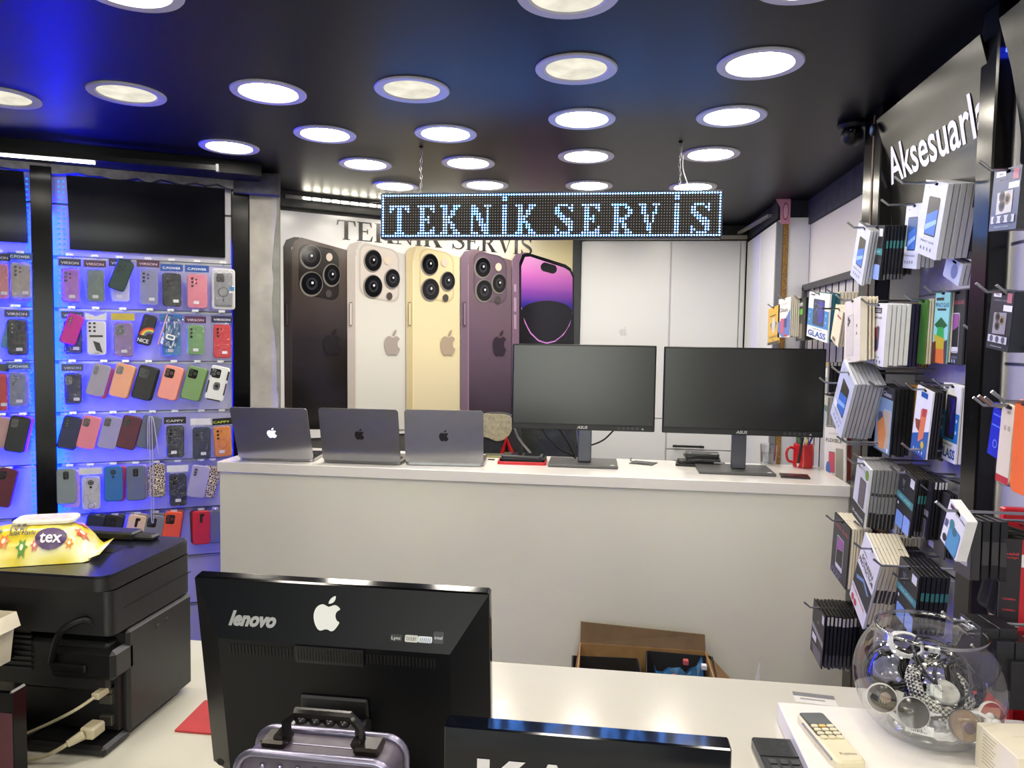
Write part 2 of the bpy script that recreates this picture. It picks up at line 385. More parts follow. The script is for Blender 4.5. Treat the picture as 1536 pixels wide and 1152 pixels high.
# plaster beam stub across the head of the column
p = onz(352, 283, 2.33); q = onz(420, 292, 2.33)
struct(bar(MB(), LW(s0, 2.29, .03), Vector((Bc.x+.02, Bc.y-.03, 2.29)), .05, .09), 'trim_4', mat((62, 62, 64), .9, vary=.35, scale=22, bump=.5))

# ---- poster wall (angled)
PH = math.radians(53); PD = Vector((math.sin(PH), math.cos(PH), 0)); PN = Vector((PD.y, -PD.x, 0)); PP = Vector((-1.676, 3.616, 0)); PROT = math.pi/2-PH
def WP(px, py, off=0.):
    p = onpl(px, py, PP+PN*off, PN); return (p-PP).dot(PD), p.z
sR = WP(866, 450)[0]
struct(MB().b2(-.05, sR+.05, .008, .1, 0, CEIL), 'wall_poster', mat((84, 84, 82), .85, vary=.25, scale=10, bump=.3), loc=PP, rot=(0, 0, PROT))
struct(MB().b2(-.02, sR+.05, -.045, .01, 2.275, CEIL), 'trim_5', mat((70, 70, 70), .6, vary=.3, scale=14, bump=.3), loc=PP, rot=(0, 0, PROT))
t = thing('led_strip', 'white LED strip glowing on the beam above the phone poster', 'led strip', PP, (0, 0, PROT))
sa = WP(455, 303, .05)[0]
build(MB().b2(sa-.09, sR-.05, -.056, -.046, 2.312, 2.330), 'channel', mat((170, 170, 172), .4, metal=.6), t)
mb = MB(); x = sa
while x < sR-.1: mb.b2(x, x+.035, -.060, -.056, 2.315, 2.325); x += .05
tag(build(mb, 'led_chip', emit_mat('white_led', (255, 248, 225), 32.), t), kind='stuff')
build(MB().tube([(sa+.32, -.056, 2.318), (sa+.36, -.075, 2.332), (sa+.44, -.09, 2.345)], .0015, 5), 'loose_wire', PAPERW, t)
# slim dark trim right of the poster
struct(MB().b2(sR-.045, sR+.01, -.012, .01, .9, 2.27), 'trim_6', mat((70, 74, 76), .4), loc=PP, rot=(0, 0, PROT))

# ---- back cabinets
CY = 4.75
cabm = mat((225, 226, 230), .3, vary=.015, scale=2)
cx0, cx1, cx2, cx3 = ony(871, 450, CY).x, ony(1005, 450, CY).x, ony(1108, 450, CY).x, .85
cab = thing('tall_cabinet', 'white two-door wall cabinet behind the left monitor', 'cabinet')
build(MB().b2(cx0-.01, cx3, CY+.02, CY+.45, 0, 2.255), 'body', cabm, cab)
zt = 2.25; zb = 1.13
for (xa, xb) in ((cx0, cx1-.004), (cx1+.004, cx2)):
    build(MB().bev(xa, xb, CY, CY+.019, zb, zt, .002), 'door', cabm, cab)
build(MB().bev(cx2+.006, cx3-.004, CY+.006, CY+.019, .1, zt, .002), 'filler_strip', cabm, cab)
build(MB().bev(cx0, cx1-.004, CY, CY+.019, .1, zb-.006, .002), 'door', cabm, cab)
dr0, dr1 = cx1+.004, ony(1085, 670, CY).x
zd = [zb-.006, .93, .62, .1]
for i in range(3):
    d = build(MB().bev(cx1+.004, cx2, CY, CY+.019, zd[i+1]+.006, zd[i], .002), 'drawer', cabm, cab)
    if i == 0:
        h0, h1 = ony(1009, 669, CY-.03), ony(1056, 670, CY-.03)
        zc = h0.z
    else: zc = zd[i]-.07
    build(MB().tube([(h0.x, CY-.03, zc), (h1.x, CY-.03, zc)], .007, 8).b2(h0.x+.012, h0.x+.022, CY-.03, CY, zc-.005, zc+.005).b2(h1.x-.022, h1.x-.012, CY-.03, CY, zc-.005, zc+.005), 'handle', BLACKS, d)
mb = MB()
def apple(mb, cx, cz, h, y, m, sx=1.):
    body = [(0, .80), (-.10, .84), (-.22, .87), (-.36, .82), (-.46, .70), (-.50, .52), (-.47, .33), (-.38, .14), (-.27, .02), (-.17, 0), (-.06, .04), (0, .05), (.08, .04), (.18, 0), (.28, .03), (.38, .15), (.45, .30), (.36, .36), (.30, .46), (.29, .56), (.33, .66), (.43, .74), (.34, .83), (.22, .87), (.10, .83)]
    leaf = [(0, .90), (.01, 1.0), (.08, 1.1), (.21, 1.17), (.22, 1.06), (.15, .95)]
    for o in (body, leaf): mb.flat([(cx+p[0]*h*sx/1.17, cz+(p[1]-.58)*h/1.17) for p in smooth_loop(o, 4)], y, m)
    return mb
p = ony(935, 497, CY); apple(mb, p.x, p.z, .06, CY-.0012, mat((205, 206, 211), .4))
build(mb, 'sticker', None, cab)
# aluminium channel and dark bulkhead over the cabinets
struct(MB().b2(cx0-.1, 1.02, CY+.03, CY+.5, 2.256, CEIL), 'trim_7', mat((24, 25, 28), .6))
struct(MB().b2(cx0+.35, cx3, CY-.01, CY+.02, 2.262, 2.285), 'trim_8', mat((150, 146, 138), .45))
# right-hand tall cabinet with its near end
RX = 1.02
RY = onx(1163, 345, .85).y
rc = thing('tall_cabinet', 'white tall cabinet along the right wall with bare chipboard end', 'cabinet')
build(MB().b2(.87, RX-.002, RY, CY, 0, 2.25), 'body', cabm, rc)
ym = onx(1138, 450, .85).y
for a, b in ((ym+.003, CY-.02), (RY+.0, ym-.003)): build(MB().bev(.85, .868, a, b, .1, 2.24, .002), 'door', cabm, rc)
build(MB().b2(.853, .884, RY-.02, RY-.001, 0, 2.24), 'edge_trim', mat((125, 127, 132), .4), rc)
build(MB().b2(.886, .911, RY-.024, RY-.001, 0, 2.27), 'chipboard_edge', mat((150, 112, 58), .8, vary=.5, scale=140, bump=.5), rc)
build(MB().b2(.913, RX-.002, RY-.018, RY-.001, 0, 2.26), 'end_panel', cabm, rc)
# ---- right wall
struct(MB().b2(RX, RX+.1, -2.4, 5.3, 0, CEIL), 'wall_right', mat((225, 222, 218), .22, vary=.02, scale=2))
P1a, P1b = 2.41, 2.565; P2a, P2b = 1.735, 1.81; PXF = .82
struct(MB().b2(RX-.012, RX+.01, P1b, RY, 2.225, CEIL), 'trim_9', mat((50, 52, 66), .85, vary=.35, scale=18, bump=.5))
struct(MB().b2(.86, RX, RY-.0, CY, 2.262, CEIL), 'trim_10', mat((34, 36, 48), .85, vary=.3, scale=18, bump=.5))
struct(bar(MB(), Vector((.85, RY+.15, 2.30)), Vector((.80, CY, 2.30)), .02, .015), 'trim_11', mat((150, 148, 140), .4))
wr = struct(MB().b2(.95, RX, P2b, P1a, 0, CEIL), 'wall_display', mat((196, 196, 204), .4, vary=.03, scale=5))
wr2 = struct(MB().b2(.868, RX, .2, P2a, 0, CEIL), 'wall_near', mat((176, 176, 180), .42, vary=.05, scale=5))
for z in [2.02-.13*i for i in range(9)]:
    build(MB().b2(.9485, .951, P2b, P1a, z-.003, z+.003), 'rail', STEEL, wr)
    build(MB().b2(.8665, .869, .2, P2a, z-.063, z-.057), 'rail', STEEL, wr2)
def post_r(a, b, label, xb):
    t = thing('wall_post', label, 'post')
    build(MB().bev(PXF, xb, a, b, 0, CEIL, .004), 'casing', mat((10, 10, 9), .2, vary=.1, scale=4, spec=.35), t)
    return t
struct(MB().b2(.864, RX, P1a, P1b, 0, CEIL).b2(.864, RX, P2a, P2b, 0, CEIL), 'wall_return', mat((214, 212, 216), .4, vary=.02))
t = post_r(P1a, P1b, 'glossy black post with brown seam left of the lettered header board', .862)
build(MB().b2(PXF-.002, PXF+.01, P1a+.06, P1a+.072, 0, CEIL-.02), 'seam', mat((70, 45, 28), .5), t)
post_r(P2a, P2b, 'glossy black post right of the lettered header board', .862)
# curved header boards of the right wall
def header_right(y0, y1, label, words=None, dxh=0.):
    prof = [(.802, 2.295), (.815, 2.25), (.832, 2.19), (.846, 2.12), (.856, 2.06), (.86, 2.0), (.862, 1.94)]
    sp = smooth_path([(a+dxh, 0, b) for a, b in prof], 4)
    t = thing('header_board', label, 'board')
    mb = MB(); n = len(sp); V = []
    for dx in (0, .005):
        for y in (y1, y0): V += [(p.x+dx, y, p.z) for p in sp]
    Fc = []
    for k in range(n-1):
        Fc += [(k, k+1, n+k+1, n+k), (2*n+k, 3*n+k, 3*n+k+1, 2*n+k+1), (k, 2*n+k, 2*n+k+1, k+1), (n+k, n+k+1, 3*n+k+1, 3*n+k)]
    Fc += [(0, n, 3*n, 2*n), (n-1, 3*n-1, 4*n-1, 2*n-1)]
    mb.add(V, Fc); build(mb, 'panel', mat((16, 16, 14), .22, vary=.05, scale=3, spec=.22), t, smooth='auto')
    if words:
        V, Fc, (a, b, c, d) = text_geo(words, .014, 0); h = .105; k = h/.72; kx = .64/(b-a)
        zs = [p.z for p in sp]
        def xat(z):
            for i in range(n-1):
                if sp[i].z >= z >= sp[i+1].z:
                    u = (sp[i].z-z)/max(sp[i].z-sp[i+1].z, 1e-6); return sp[i].x+(sp[i+1].x-sp[i].x)*u
            return sp[0].x
        W = [(y1-.014-(p[0]-a)*kx, 2.098+p[1]*k) for p in V]
        build(MB().add([(xat(z)-.0015, y, z) for y, z in W], Fc), 'lettering', mat((238, 238, 240), .45), t)
    return t
header_right(P2b-.03, 2.408, 'curved dark grey header board lettered Aksesuarlar in white', 'Aksesuarlar')
header_right(.9, P2a-.035, 'blank curved dark header board at the right edge by the ceiling')
t = thing('led_strip', 'short blue LED tape beside the right black post near the ceiling', 'led strip')
qa, qb = onx(1514, 62, .83), onx(1511, 74, .83)
build(MB().b2(.866, .868, qa.y-.005, qa.y+.005, 2.0, 2.34), 'tape', mat((20, 24, 60), .5), t)
sparkm = emit_mat('blue_spark', (40, 60, 255), 8.)
for q_ in (qa, qb): build(MB().box(.847, q_.y, q_.z, .036, .008, .008), 'led_chip', sparkm, t)
# black wire grid on the far right wall
gr = struct(MB().b2(.985, 1.005, P1b, RY-.03, 1.885, 1.915).b2(.985, 1.005, RY-.06, RY-.03, .9, 1.9), 'wall_grid', mat((66, 66, 70), .45))
y = P1b+.04; k = 0
vm = MB().b2(-.002, .002, -.002, .002, -.5, .5); vme = None
while y < RY-.06:
    o = build(vm, 'wire', BLACKS, gr) if vme is None else link('wire', vme, gr)
    vme = o.data; o.location = (.995, y, 1.39); y += .095
for z in (1.78, 1.52, 1.26, 1.02): build(MB().b2(.988, .994, P1b, RY-.04, z-.004, z+.004), 'wire', BLACKS, gr)
# back board of the grid: striped light panel
for i in range(14):
    ya = P1b+.01+i*(RY-.07-P1b)/14; yb = ya+(RY-.07-P1b)/14-.006
    build(MB().bev(1.006, 1.019, ya, yb, .9, 1.885, .002), 'slat', mat((205, 203, 206), .45, vary=.02), gr)

# ================================================================== CEILING LIGHTS
lit_m = emit_mat('panel_lit', (255, 247, 231), PANEL_L); dim_m = emit_mat('panel_dim', (252, 246, 226), .6, .2)
ring_m = mat((205, 205, 212), .45, vary=.02)
ringme = MB().lathe([(.083, 0), (.088, -.005), (.110, -.006), (.1125, -.003), (.1125, .0)], seg=40)
r0 = build(ringme, 'ring', ring_m); ring_me = r0.data; bpy.data.objects.remove(r0)
d0 = build(MB().lathe([(.0, -.0015), (.05, -.0015), (.0835, -.001)], seg=40), 'diffuser', lit_m); dl = d0.data; bpy.data.objects.remove(d0)
d0 = build(MB().lathe([(.0, -.0015), (.05, -.0015), (.0835, -.001)], seg=40), 'diffuser', dim_m); dd = d0.data; bpy.data.objects.remove(d0)
cols = {-1.92: (2.14, 1.6), -1.49: (2.143, 2.765, 1.4), -1.04: (2.167, 2.62, 3.073, 3.515, 1.505), -.595: (2.181, 2.644, 3.078, 3.509, 1.45, 4.08), -.10: (2.057, 2.507, 3.0, 3.55, 1.625, 4.08), .387: (2.061, 2.515, 3.0, 3.606, 1.60, 4.08)}
dimset = {(-.10, 2.057), (-.595, 2.181), (-1.49, 2.143), (-1.92, 2.14), (-.10, 1.625)}
ordn = ['first', 'second', 'third', 'fourth', 'fifth', 'sixth']
cn = {-1.92: 'leftmost', -1.49: 'second from left', -1.04: 'third from left', -.595: 'fourth from left', -.10: 'fifth from left', .387: 'rightmost'}
for x, ys in cols.items():
    for i, y in enumerate(sorted(ys, reverse=True)):
        dim = (x, y) in dimset
        t = thing('ceiling_light', '%s round ceiling downlight, %s from the back wall in the %s column' % ('dim blotchy' if dim else 'bright white', ordn[i], cn[x]), 'light', (x, y, CEIL), group='round ceiling downlights')
        link('ring', ring_me, t); link('diffuser', dd if dim else dl, t)
# the same grid goes on over the shop behind the camera
cnn = {-1.92: 'second column', -1.04: 'third column', -.10: 'fourth column', .387: 'fifth column', -2.8: 'first column'}
for x in (-1.04, -.10, .387):
    for rr, y in enumerate((.95, .2, -.6, -1.4)):
        t = thing('ceiling_light', 'round ceiling downlight over the front of the shop, %s row behind the viewer, %s' % (ordn[rr], cnn[x]), 'light', (x, y, CEIL), group='downlights over the shop front')
        link('ring', ring_me, t); link('diffuser', dl, t)
# ================================================================== POSTER
pz0 = 1.074
po = thing('wall_poster_print', 'large glossy poster of five phones headed TEKNIK SERVIS on the angled wall', 'poster', PP, (0, 0, PROT))
def PX(x, y): return WP(400+x/3.2, 300+y/3.2)
tl = PX(65, 38); trp = PX(1465, 205)
ptop = 2.257
build(MB().b2(tl[0], PX(1468, 500)[0], -.004, .006, pz0, ptop), 'sheet', ramp_mat('poster_ground', 'X', 0, 1.75, [(0, (226, 226, 232)), (.6, (232, 230, 222)), (1, (228, 216, 170))], .16), po)
Yl = [-.0045]
def lay(): Yl[0] -= .0003; return Yl[0]
def poly(pts, m, mb, k=0):
    o = [PX(*p) for p in pts]
    if k: o = smooth_loop(o, k)
    mb.flat(o, lay(), m)
zA = PX(300, 200)[1]; zB = pz0
def grad(n, top, mid, bot): return ramp_mat('print_'+n, 'Z', zB, zA, [(0, bot), (.5, mid), (1, top)], .16)
phones = [
 ('black', [(78, 225), (92, 192), (130, 178), (160, 180), (118, 230), (118, 1100), (86, 1100)], [(118, 240), (133, 197), (165, 180), (385, 241), (387, 1100), (118, 1100)], grad('graphite', (92, 80, 74), (40, 34, 34), (10, 10, 12)), (48, 42, 40),
   (152, 222, 345, 490), [(212, 272, 46, 52), (215, 402, 50, 54), (312, 360, 38, 50)], (298, 275), (295, 450), (314, 682, 82), (30, 27, 28)),
 ('silver', [(382, 242), (398, 212), (430, 201), (455, 202), (425, 245), (425, 1100), (386, 1100)], [(425, 250), (440, 210), (470, 203), (662, 262), (662, 1100), (425, 1100)], grad('silver', (190, 186, 182), (208, 206, 200), (206, 204, 200)), (176, 168, 164),
   (440, 222, 632, 502), [(508, 292, 40, 50), (508, 415, 42, 52), (600, 378, 34, 44)], (575, 292), (584, 462), (599, 684, 76), (160, 150, 146)),
 ('gold', [(662, 258), (680, 231), (720, 222), (735, 223), (697, 268), (697, 1100), (664, 1100)], [(697, 270), (712, 229), (735, 222), (920, 276), (920, 1100), (697, 1100)], grad('gold', (208, 196, 160), (220, 207, 170), (212, 200, 172)), (194, 178, 142),
   (726, 244, 892, 508), [(778, 310, 38, 49), (780, 430, 40, 50), (863, 390, 32, 43)], (846, 302), (850, 471), (863, 685, 70), (168, 150, 132)),
 ('purple', [(922, 278), (938, 249), (985, 238), (1002, 240), (958, 290), (958, 1100), (922, 1100)], [(958, 292), (974, 246), (1000, 240), (1165, 292), (1165, 1100), (958, 1100)], grad('purple', (112, 92, 102), (98, 80, 98), (44, 36, 44)), (118, 98, 116),
   (982, 262, 1142, 516), [(1028, 325, 36, 46), (1034, 436, 38, 50), (1105, 402, 32, 44)], (1100, 324), (1098, 480), (1107, 687, 64), (48, 40, 52)),
]
lensm = mat((12, 12, 15), .1, vary=0); glassm = mat((46, 46, 52), .1, vary=0); ringl = mat((120, 116, 112), .2, vary=0); dot = mat((210, 215, 225), .2, vary=0)
for (nm, side, back, gm, sc, bump, lens, fl, li, logo, lc) in phones:
    mb = MB(); sm = mat(sc, .16, vary=.02)
    poly(side, sm, mb); poly(back, gm, mb)
    poly([(side[4][0]-3, side[4][1]+30), (side[4][0]+3, side[4][1]+18), (side[4][0]+3, 1100), (side[4][0]-3, 1100)], mat(tuple(min(255, int(v*1.18)) for v in sc), .16, vary=0), mb)
    x0, y0, x1, y1 = bump; r = 45
    def rr(x0, y0, x1, y1, sl):
        P = []
        for (cx, cy, a0) in ((x0+r, y0+r, 180), (x1-r, y0+r, 270), (x1-r, y1-r, 0), (x0+r, y1-r, 90)):
            for i in range(6): a = math.radians(a0+18*i); X = cx+r*math.cos(a); P.append((X, cy+r*math.sin(a)+(X-x0)*sl))
        return P
    bc = tuple(int(v*.82) for v in sc) if nm in ('black', 'purple') else tuple(min(255, int(v*1.12)) for v in sc)
    poly(rr(x0, y0-18, x1, y1-40, .2), mat(tuple(int(v*.9) for v in bc), .16, vary=0), mb)
    poly(rr(x0+7, y0-10, x1-7, y1-47, .2), mat(bc, .16, vary=0), mb)
    for (cx, cy, rx, ry) in lens:
        E_ = lambda s, dx=0, dy=0: [(cx+dx+rx*s*math.cos(2*math.pi*i/24), cy+dy+ry*s*math.sin(2*math.pi*i/24)) for i in range(24)]
        poly(E_(1.12, -3, 2), ringl, mb); poly(E_(1.0), lensm, mb); poly(E_(.55), glassm, mb); poly(E_(.34), lensm, mb); poly(E_(.12, 3, -4), dot, mb)
    for (p, c, rad) in ((fl, (205, 190, 175), 17), (li, (70, 64, 62), 16)):
        poly([(p[0]+rad*.9*math.cos(2*math.pi*i/16), p[1]+rad*1.15*math.sin(2*math.pi*i/16)) for i in range(16)], mat(c, .2, vary=0), mb)
    q = PX(logo[0], logo[1]); hh = PX(logo[0], logo[1]-62)[1]-PX(logo[0], logo[1]+62)[1]; ww = PX(logo[0]+logo[2]/2, logo[1])[0]-PX(logo[0]-logo[2]/2, logo[1])[0]
    apple(mb, q[0], q[1], hh, lay(), mat(lc, .2, vary=0), sx=ww/(hh*.82))
    bx_ = side[0][0]+18
    poly([(bx_-8, 490), (bx_+6, 490), (bx_+6, 605), (bx_-8, 605)], mat(tuple(int(v*.72) for v in sc), .2, vary=0), mb)
    poly([(bx_-5, 496), (bx_+3, 496), (bx_+3, 599), (bx_-5, 599)], mat(tuple(min(255, int(v*1.15)) for v in sc), .2, vary=0), mb)
    build(mb, 'printed_phone', None, po)['label'] = nm+' phone printed on the poster'
mb = MB()
poly([(1165, 292), (1180, 264), (1225, 254), (1240, 256), (1198, 305), (1198, 1100), (1165, 1100)], mat((120, 95, 120), .16, vary=.02), mb)
poly([(1198, 305), (1213, 264), (1240, 256), (1420, 312), (1445, 330), (1460, 368), (1460, 1100), (1198, 1100)], mat((12, 10, 16), .12, vary=0), mb)
wz0, wz1 = PX(1330, 690)[1], PX(1330, 280)[1]
poly([(1208, 320), (1226, 276), (1250, 274), (1415, 328), (1440, 345), (1453, 375), (1453, 545), (1440, 600), (1410, 648), (1370, 680), (1330, 690), (1290, 678), (1250, 640), (1225, 590), (1208, 520)], mat((205, 130, 215), .16, vary=0), mb)
poly([(1208, 320), (1226, 276), (1250, 274), (1415, 328), (1440, 345), (1453, 375), (1453, 540), (1437, 596), (1408, 642), (1370, 674), (1330, 683), (1292, 672), (1253, 634), (1228, 586), (1208, 514)], ramp_mat('wallpaper', 'Z', wz0, wz1, [(0, (8, 6, 14)), (.34, (14, 8, 30)), (.46, (46, 30, 140)), (.6, (130, 60, 165)), (.8, (205, 110, 195)), (1, (226, 160, 216))], .14), mb)
poly([(1210, 530), (1250, 498), (1330, 484), (1410, 498), (1452, 535), (1437, 596), (1408, 642), (1370, 672), (1330, 681), (1292, 670), (1253, 632), (1228, 584)], mat((10, 8, 16), .14, vary=0), mb, 3)
poly(rr(1300, 306, 1378, 345, .14) if False else [(1300+22+22*math.cos(math.radians(a)), 324+22*math.sin(math.radians(a))) for a in range(90, 271, 20)]+[(1378-22+22*math.cos(math.radians(a)), 334+22*math.sin(math.radians(a))) for a in range(-90, 91, 20)], mat((8, 8, 10), .14, vary=0), mb)
for (ya, yb) in ((405, 440), (468, 535), (550, 618)): poly([(1172, ya), (1184, ya+3), (1184, yb+3), (1172, yb)], mat((165, 140, 165), .2, vary=0), mb)
build(mb, 'printed_phone', None, po)['label'] = 'phone with purple screen printed on the poster'
# serif heading
def serif(ch):
    """list of polygons in a unit cap-height box, and the advance"""
    st, th, se = .17, .05, .045
    R_ = lambda a, b, c, d: [(a, b), (c, b), (c, d), (a, d)]
    stem = lambda x, w_=st: [R_(x, 0, x+w_, 1), R_(x-.07, 0, x+w_+.07, se), R_(x-.07, 1-se, x+w_+.07, 1)]
    if ch == 'I': return stem(.1), .4
    if ch == 'T': return stem(.32)[:2]+[R_(.02, 1-.06, .79, 1), [(.02, 1), (.0, .72), (.04, .72), (.10, .94)], [(.79, 1), (.81, .72), (.77, .72), (.71, .94)]], .84
    if ch == 'E': return stem(.1)+[R_(.1, 0, .68, .06), R_(.1, .94, .66, 1), R_(.2, .48, .5, .54), [(.68, 0), (.72, .28), (.68, .28), (.6, .06)], [(.66, 1), (.68, .74), (.64, .74), (.58, .94)], R_(.47, .38, .51, .64)], .78
    if ch == 'K': return stem(.1)+[[(.27, .42), (.27, .36), (.72, .95), (.66, .95)], [(.38, .58), (.52, .64), (.86, .04), (.64, .04)], R_(.58, 0, .92, se), R_(.54, 1-se, .82, 1)], .92
    if ch == 'N': return [R_(.14, 0, .14+th, 1), R_(.02, 0, .32, se), R_(.72, 0, .72+th, 1), R_(.6, 1-se, .9, 1), [(.06, 1), (.28, 1), (.77, 0), (.72, 0)], R_(.0, 1-se, .2, 1)], .94
    if ch == 'V': return [[(.04, 1), (.24, 1), (.48, .2), (.44, 0), (.40, 0)], [(.42, 0), (.48, .1), (.76, 1), (.70, 1)], R_(-.02, 1-se, .34, 1), R_(.58, 1-se, .86, 1)], .84
    if ch == 'R':
        arc = [(.42+.24*math.cos(math.radians(a)), .735+.265*math.sin(math.radians(a))) for a in range(90, -91, -15)]
        ai = [(.40+.10*math.cos(math.radians(a)), .735+.21*math.sin(math.radians(a))) for a in range(-90, 91, 15)]
        return stem(.1)+[[(.24, 1)]+arc+[(.24, .47), (.24, .525)]+ai+[(.24, .945)], [(.34, .49), (.5, .5), (.8, .04), (.58, .04)], R_(.56, 0, .88, se)], .88
    if ch == 'S':
        ctr = [(.58, .78), (.50, .93), (.34, .975), (.18, .90), (.13, .76), (.22, .62), (.40, .51), (.56, .38), (.60, .22), (.50, .07), (.33, .025), (.16, .08), (.09, .24)]
        wd = [.02, .03, .03, .045, .06, .08, .09, .08, .06, .045, .03, .03, .02]
        P = [Vector((a, 0, b)) for a, b in ctr]; P = smooth_path(P, 3); W_ = []
        for i in range(len(wd)-1):
            for j in range(3): W_.append(wd[i]+(wd[i+1]-wd[i])*j/3)
        W_.append(wd[-1]); L1 = []; L2 = []
        for i, p in enumerate(P):
            t_ = (P[min(i+1, len(P)-1)]-P[max(i-1, 0)]).normalized(); n_ = Vector((-t_.z, 0, t_.x))
            L1.append(p+n_*W_[i]); L2.append(p-n_*W_[i])
        quads = [[(L1[i].x, L1[i].z), (L1[i+1].x, L1[i+1].z), (L2[i+1].x, L2[i+1].z), (L2[i].x, L2[i].z)] for i in range(len(P)-1)]
        R2 = lambda a, b, c, d: [(a, b), (c, b), (c, d), (a, d)]
        return quads+[R2(.57, .72, .61, 1.0), R2(.06, .0, .10, .30)], .70
    return [], .45
words = 'TEKNIK SERVIS'; adv = sum(serif(c)[1] for c in words)
xs0 = PX(335, 140)[0]; xs1 = PX(1275, 215)[0]; zt0 = PX(340, 95)[1]; zt1 = PX(340, 188)[1]
mb = MB(); cur = 0; hmat = mat((28, 26, 26), .2, vary=0)
for c in words:
    if c == ' ': build(mb, 'heading', hmat, po); mb = MB()
    g, a_ = serif(c)
    for i, o in enumerate(g): mb.flat([(xs0+(cur+p[0])*(xs1-xs0)/adv, zt1+p[1]*(zt0-zt1)) for p in o], -.0062-.00002*i)
    cur += a_
build(mb, 'heading', hmat, po)

# ================================================================== LED SIGN
sx0, sx1 = ony(573, 320, 2.79).x, ony(1082, 320, 2.79).x; sz0, sz1 = 1.999, 2.163
sg = thing('led_sign', 'hanging LED dot-matrix sign spelling TEKNIK SERVIS in blue-white dots', 'sign')
build(MB().bev(sx0-.006, sx1+.006, 2.79, 2.84, sz0-.006, sz1+.006, .004), 'housing', mat((40, 46, 60), .4), sg)
G = {'T': ['11111111', '11011011', '10011001', '00011000', '00011000', '00011000', '00011000', '00011000', '00011000', '00011000', '00111100'],
 'E': ['1111111', '0110011', '0110001', '0110000', '0110100', '0111100', '0110100', '0110000', '0110001', '0110011', '1111111'],
 'K': ['11100111', '01100110', '01101100', '01101100', '01111000', '01110000', '01111000', '01101100', '01101100', '01100110', '11100111'],
 'N': ['11000111', '11100010', '11100010', '11110010', '10110010', '10111010', '10011010', '10011110', '10001110', '10001110', '11100110'],
 'I': ['11', '11', '11', '11', '11', '11', '11', '11', '11', '11', '11'],
 'S': ['0111101', '1100011', '1100001', '1110000', '0111000', '0011110', '0001111', '0000111', '1000011', '1100011', '1011110'],
 'R': ['11111100', '01100110', '01100011', '01100011', '01100110', '01111100', '01111000', '01101100', '01101100', '01100110', '11100111'],
 'V': ['11100111', '01100010', '01100010', '01100110', '00110100', '00110100', '00110100', '00011000', '00011000', '00011000', '00001000']}
lit = set()
for x in range(128): lit |= {(x, 0), (x, 15)}
for y in range(16): lit |= {(0, y), (127, y)}
for ch, x0 in (('T', 3), ('E', 14), ('K', 23), ('N', 35), ('I', 47), ('K', 52), ('S', 67), ('E', 77), ('R', 88), ('V', 98), ('I', 111), ('S', 117)):
    for r_, row in enumerate(G[ch]):
        for c_, b_ in enumerate(row):
            if b_ == '1': lit.add((x0+c_, 4+r_))
    if ch == 'I': lit |= {(x0, 1), (x0+1, 1), (x0, 2), (x0+1, 2)}
    if ch in 'TEKNIRV':
        for c_ in range(len(G[ch][0])): lit.add((x0+c_, 4)) if ch in 'TE' else None
ml, mu = MB(), MB(); dx = (sx1-sx0)/128; dz = (sz1-sz0)/16
for x in range(128):
    for y in range(16):
        on = (x, y) in lit; r_ = .0029 if on else .0016
        cx, cz = sx0+(x+.5)*dx, sz1-(y+.5)*dz; tgt = ml if on else mu
        o = ell(cx, cz, r_, n=6); tgt.add([(p[0], 2.788, p[1]) for p in o]+[(cx, 2.7865, cz)], [(i, (i+1) % 6, 6) for i in range(6)])
build(MB().b2(sx0, sx1, 2.7885, 2.7905, sz0, sz1), 'face', mat((14, 12, 12), .6, spec=.2), sg)
tag(build(ml, 'lit_dot', emit_mat('sign_led', (84, 150, 255), SIGN_L), sg), kind='stuff')
tag(build(mu, 'unlit_dot', emit_mat('unlit_led_glow', (235, 225, 215), .42), sg), kind='stuff')  # unlit LEDs given a faint glow so they show pale
for (px, py) in ((630, 218), (1022, 210)):
    P = onz(px, py, CEIL); P.y = 2.815; mb = MB(); z = CEIL
    k = 0
    while z > sz1+.004:
        a_ = math.radians(20 if k % 2 else 110); c_ = Vector((P.x+.002*math.sin(k), 2.815, z-.008))
        pts = [c_+Vector((math.cos(a_)*.004*math.cos(t_), math.sin(a_)*.004*math.cos(t_), .010*math.sin(t_))) for t_ in [i*math.pi/4 for i in range(8)]]
        mb.tube(pts, .0012, 4, closed=True); z -= .0155; k += 1
    build(mb, 'chain', STEEL, sg)
    build(MB().lathe([(.008, CEIL), (.008, CEIL-.004), (.002, CEIL-.006)], P.x, 2.815, 12, cap1=True), 'ceiling_hook', BLACKS, sg)
tag(build(MB().tube(smooth_path([(P.x+.01, 2.815, CEIL-.05), (P.x+.012, 2.82, CEIL-.1), (P.x+.028, 2.815, CEIL-.15), (P.x+.04, 2.815, sz1+.003)]), .0018, 5), 'power_cord', PAPERW, sg))

# ================================================================== COUNTER
KX0, KX1, KY0, KY1, KZ = -1.552, .893, 2.765, 3.21, 1.10
ct = thing('service_counter', 'long white service counter carrying the laptops and monitors', 'counter', (0, 0, 0))
build(MB().bev(KX0, KX1, KY0, KY1, KZ-.042, KZ, .002), 'worktop', mat((230, 227, 222), .18, vary=.02, scale=4, coat=.2), ct)
build(MB().b2(KX0+.006, KX1-.008, KY0+.012, KY0+.03, 0, KZ-.0435), 'front_panel', COUNTER, ct)
for x in (KX0+.006, KX1-.026): build(MB().b2(x, x+.018, KY0+.031, KY1-.01, 0, KZ-.0435), 'side_panel', COUNTER, ct)

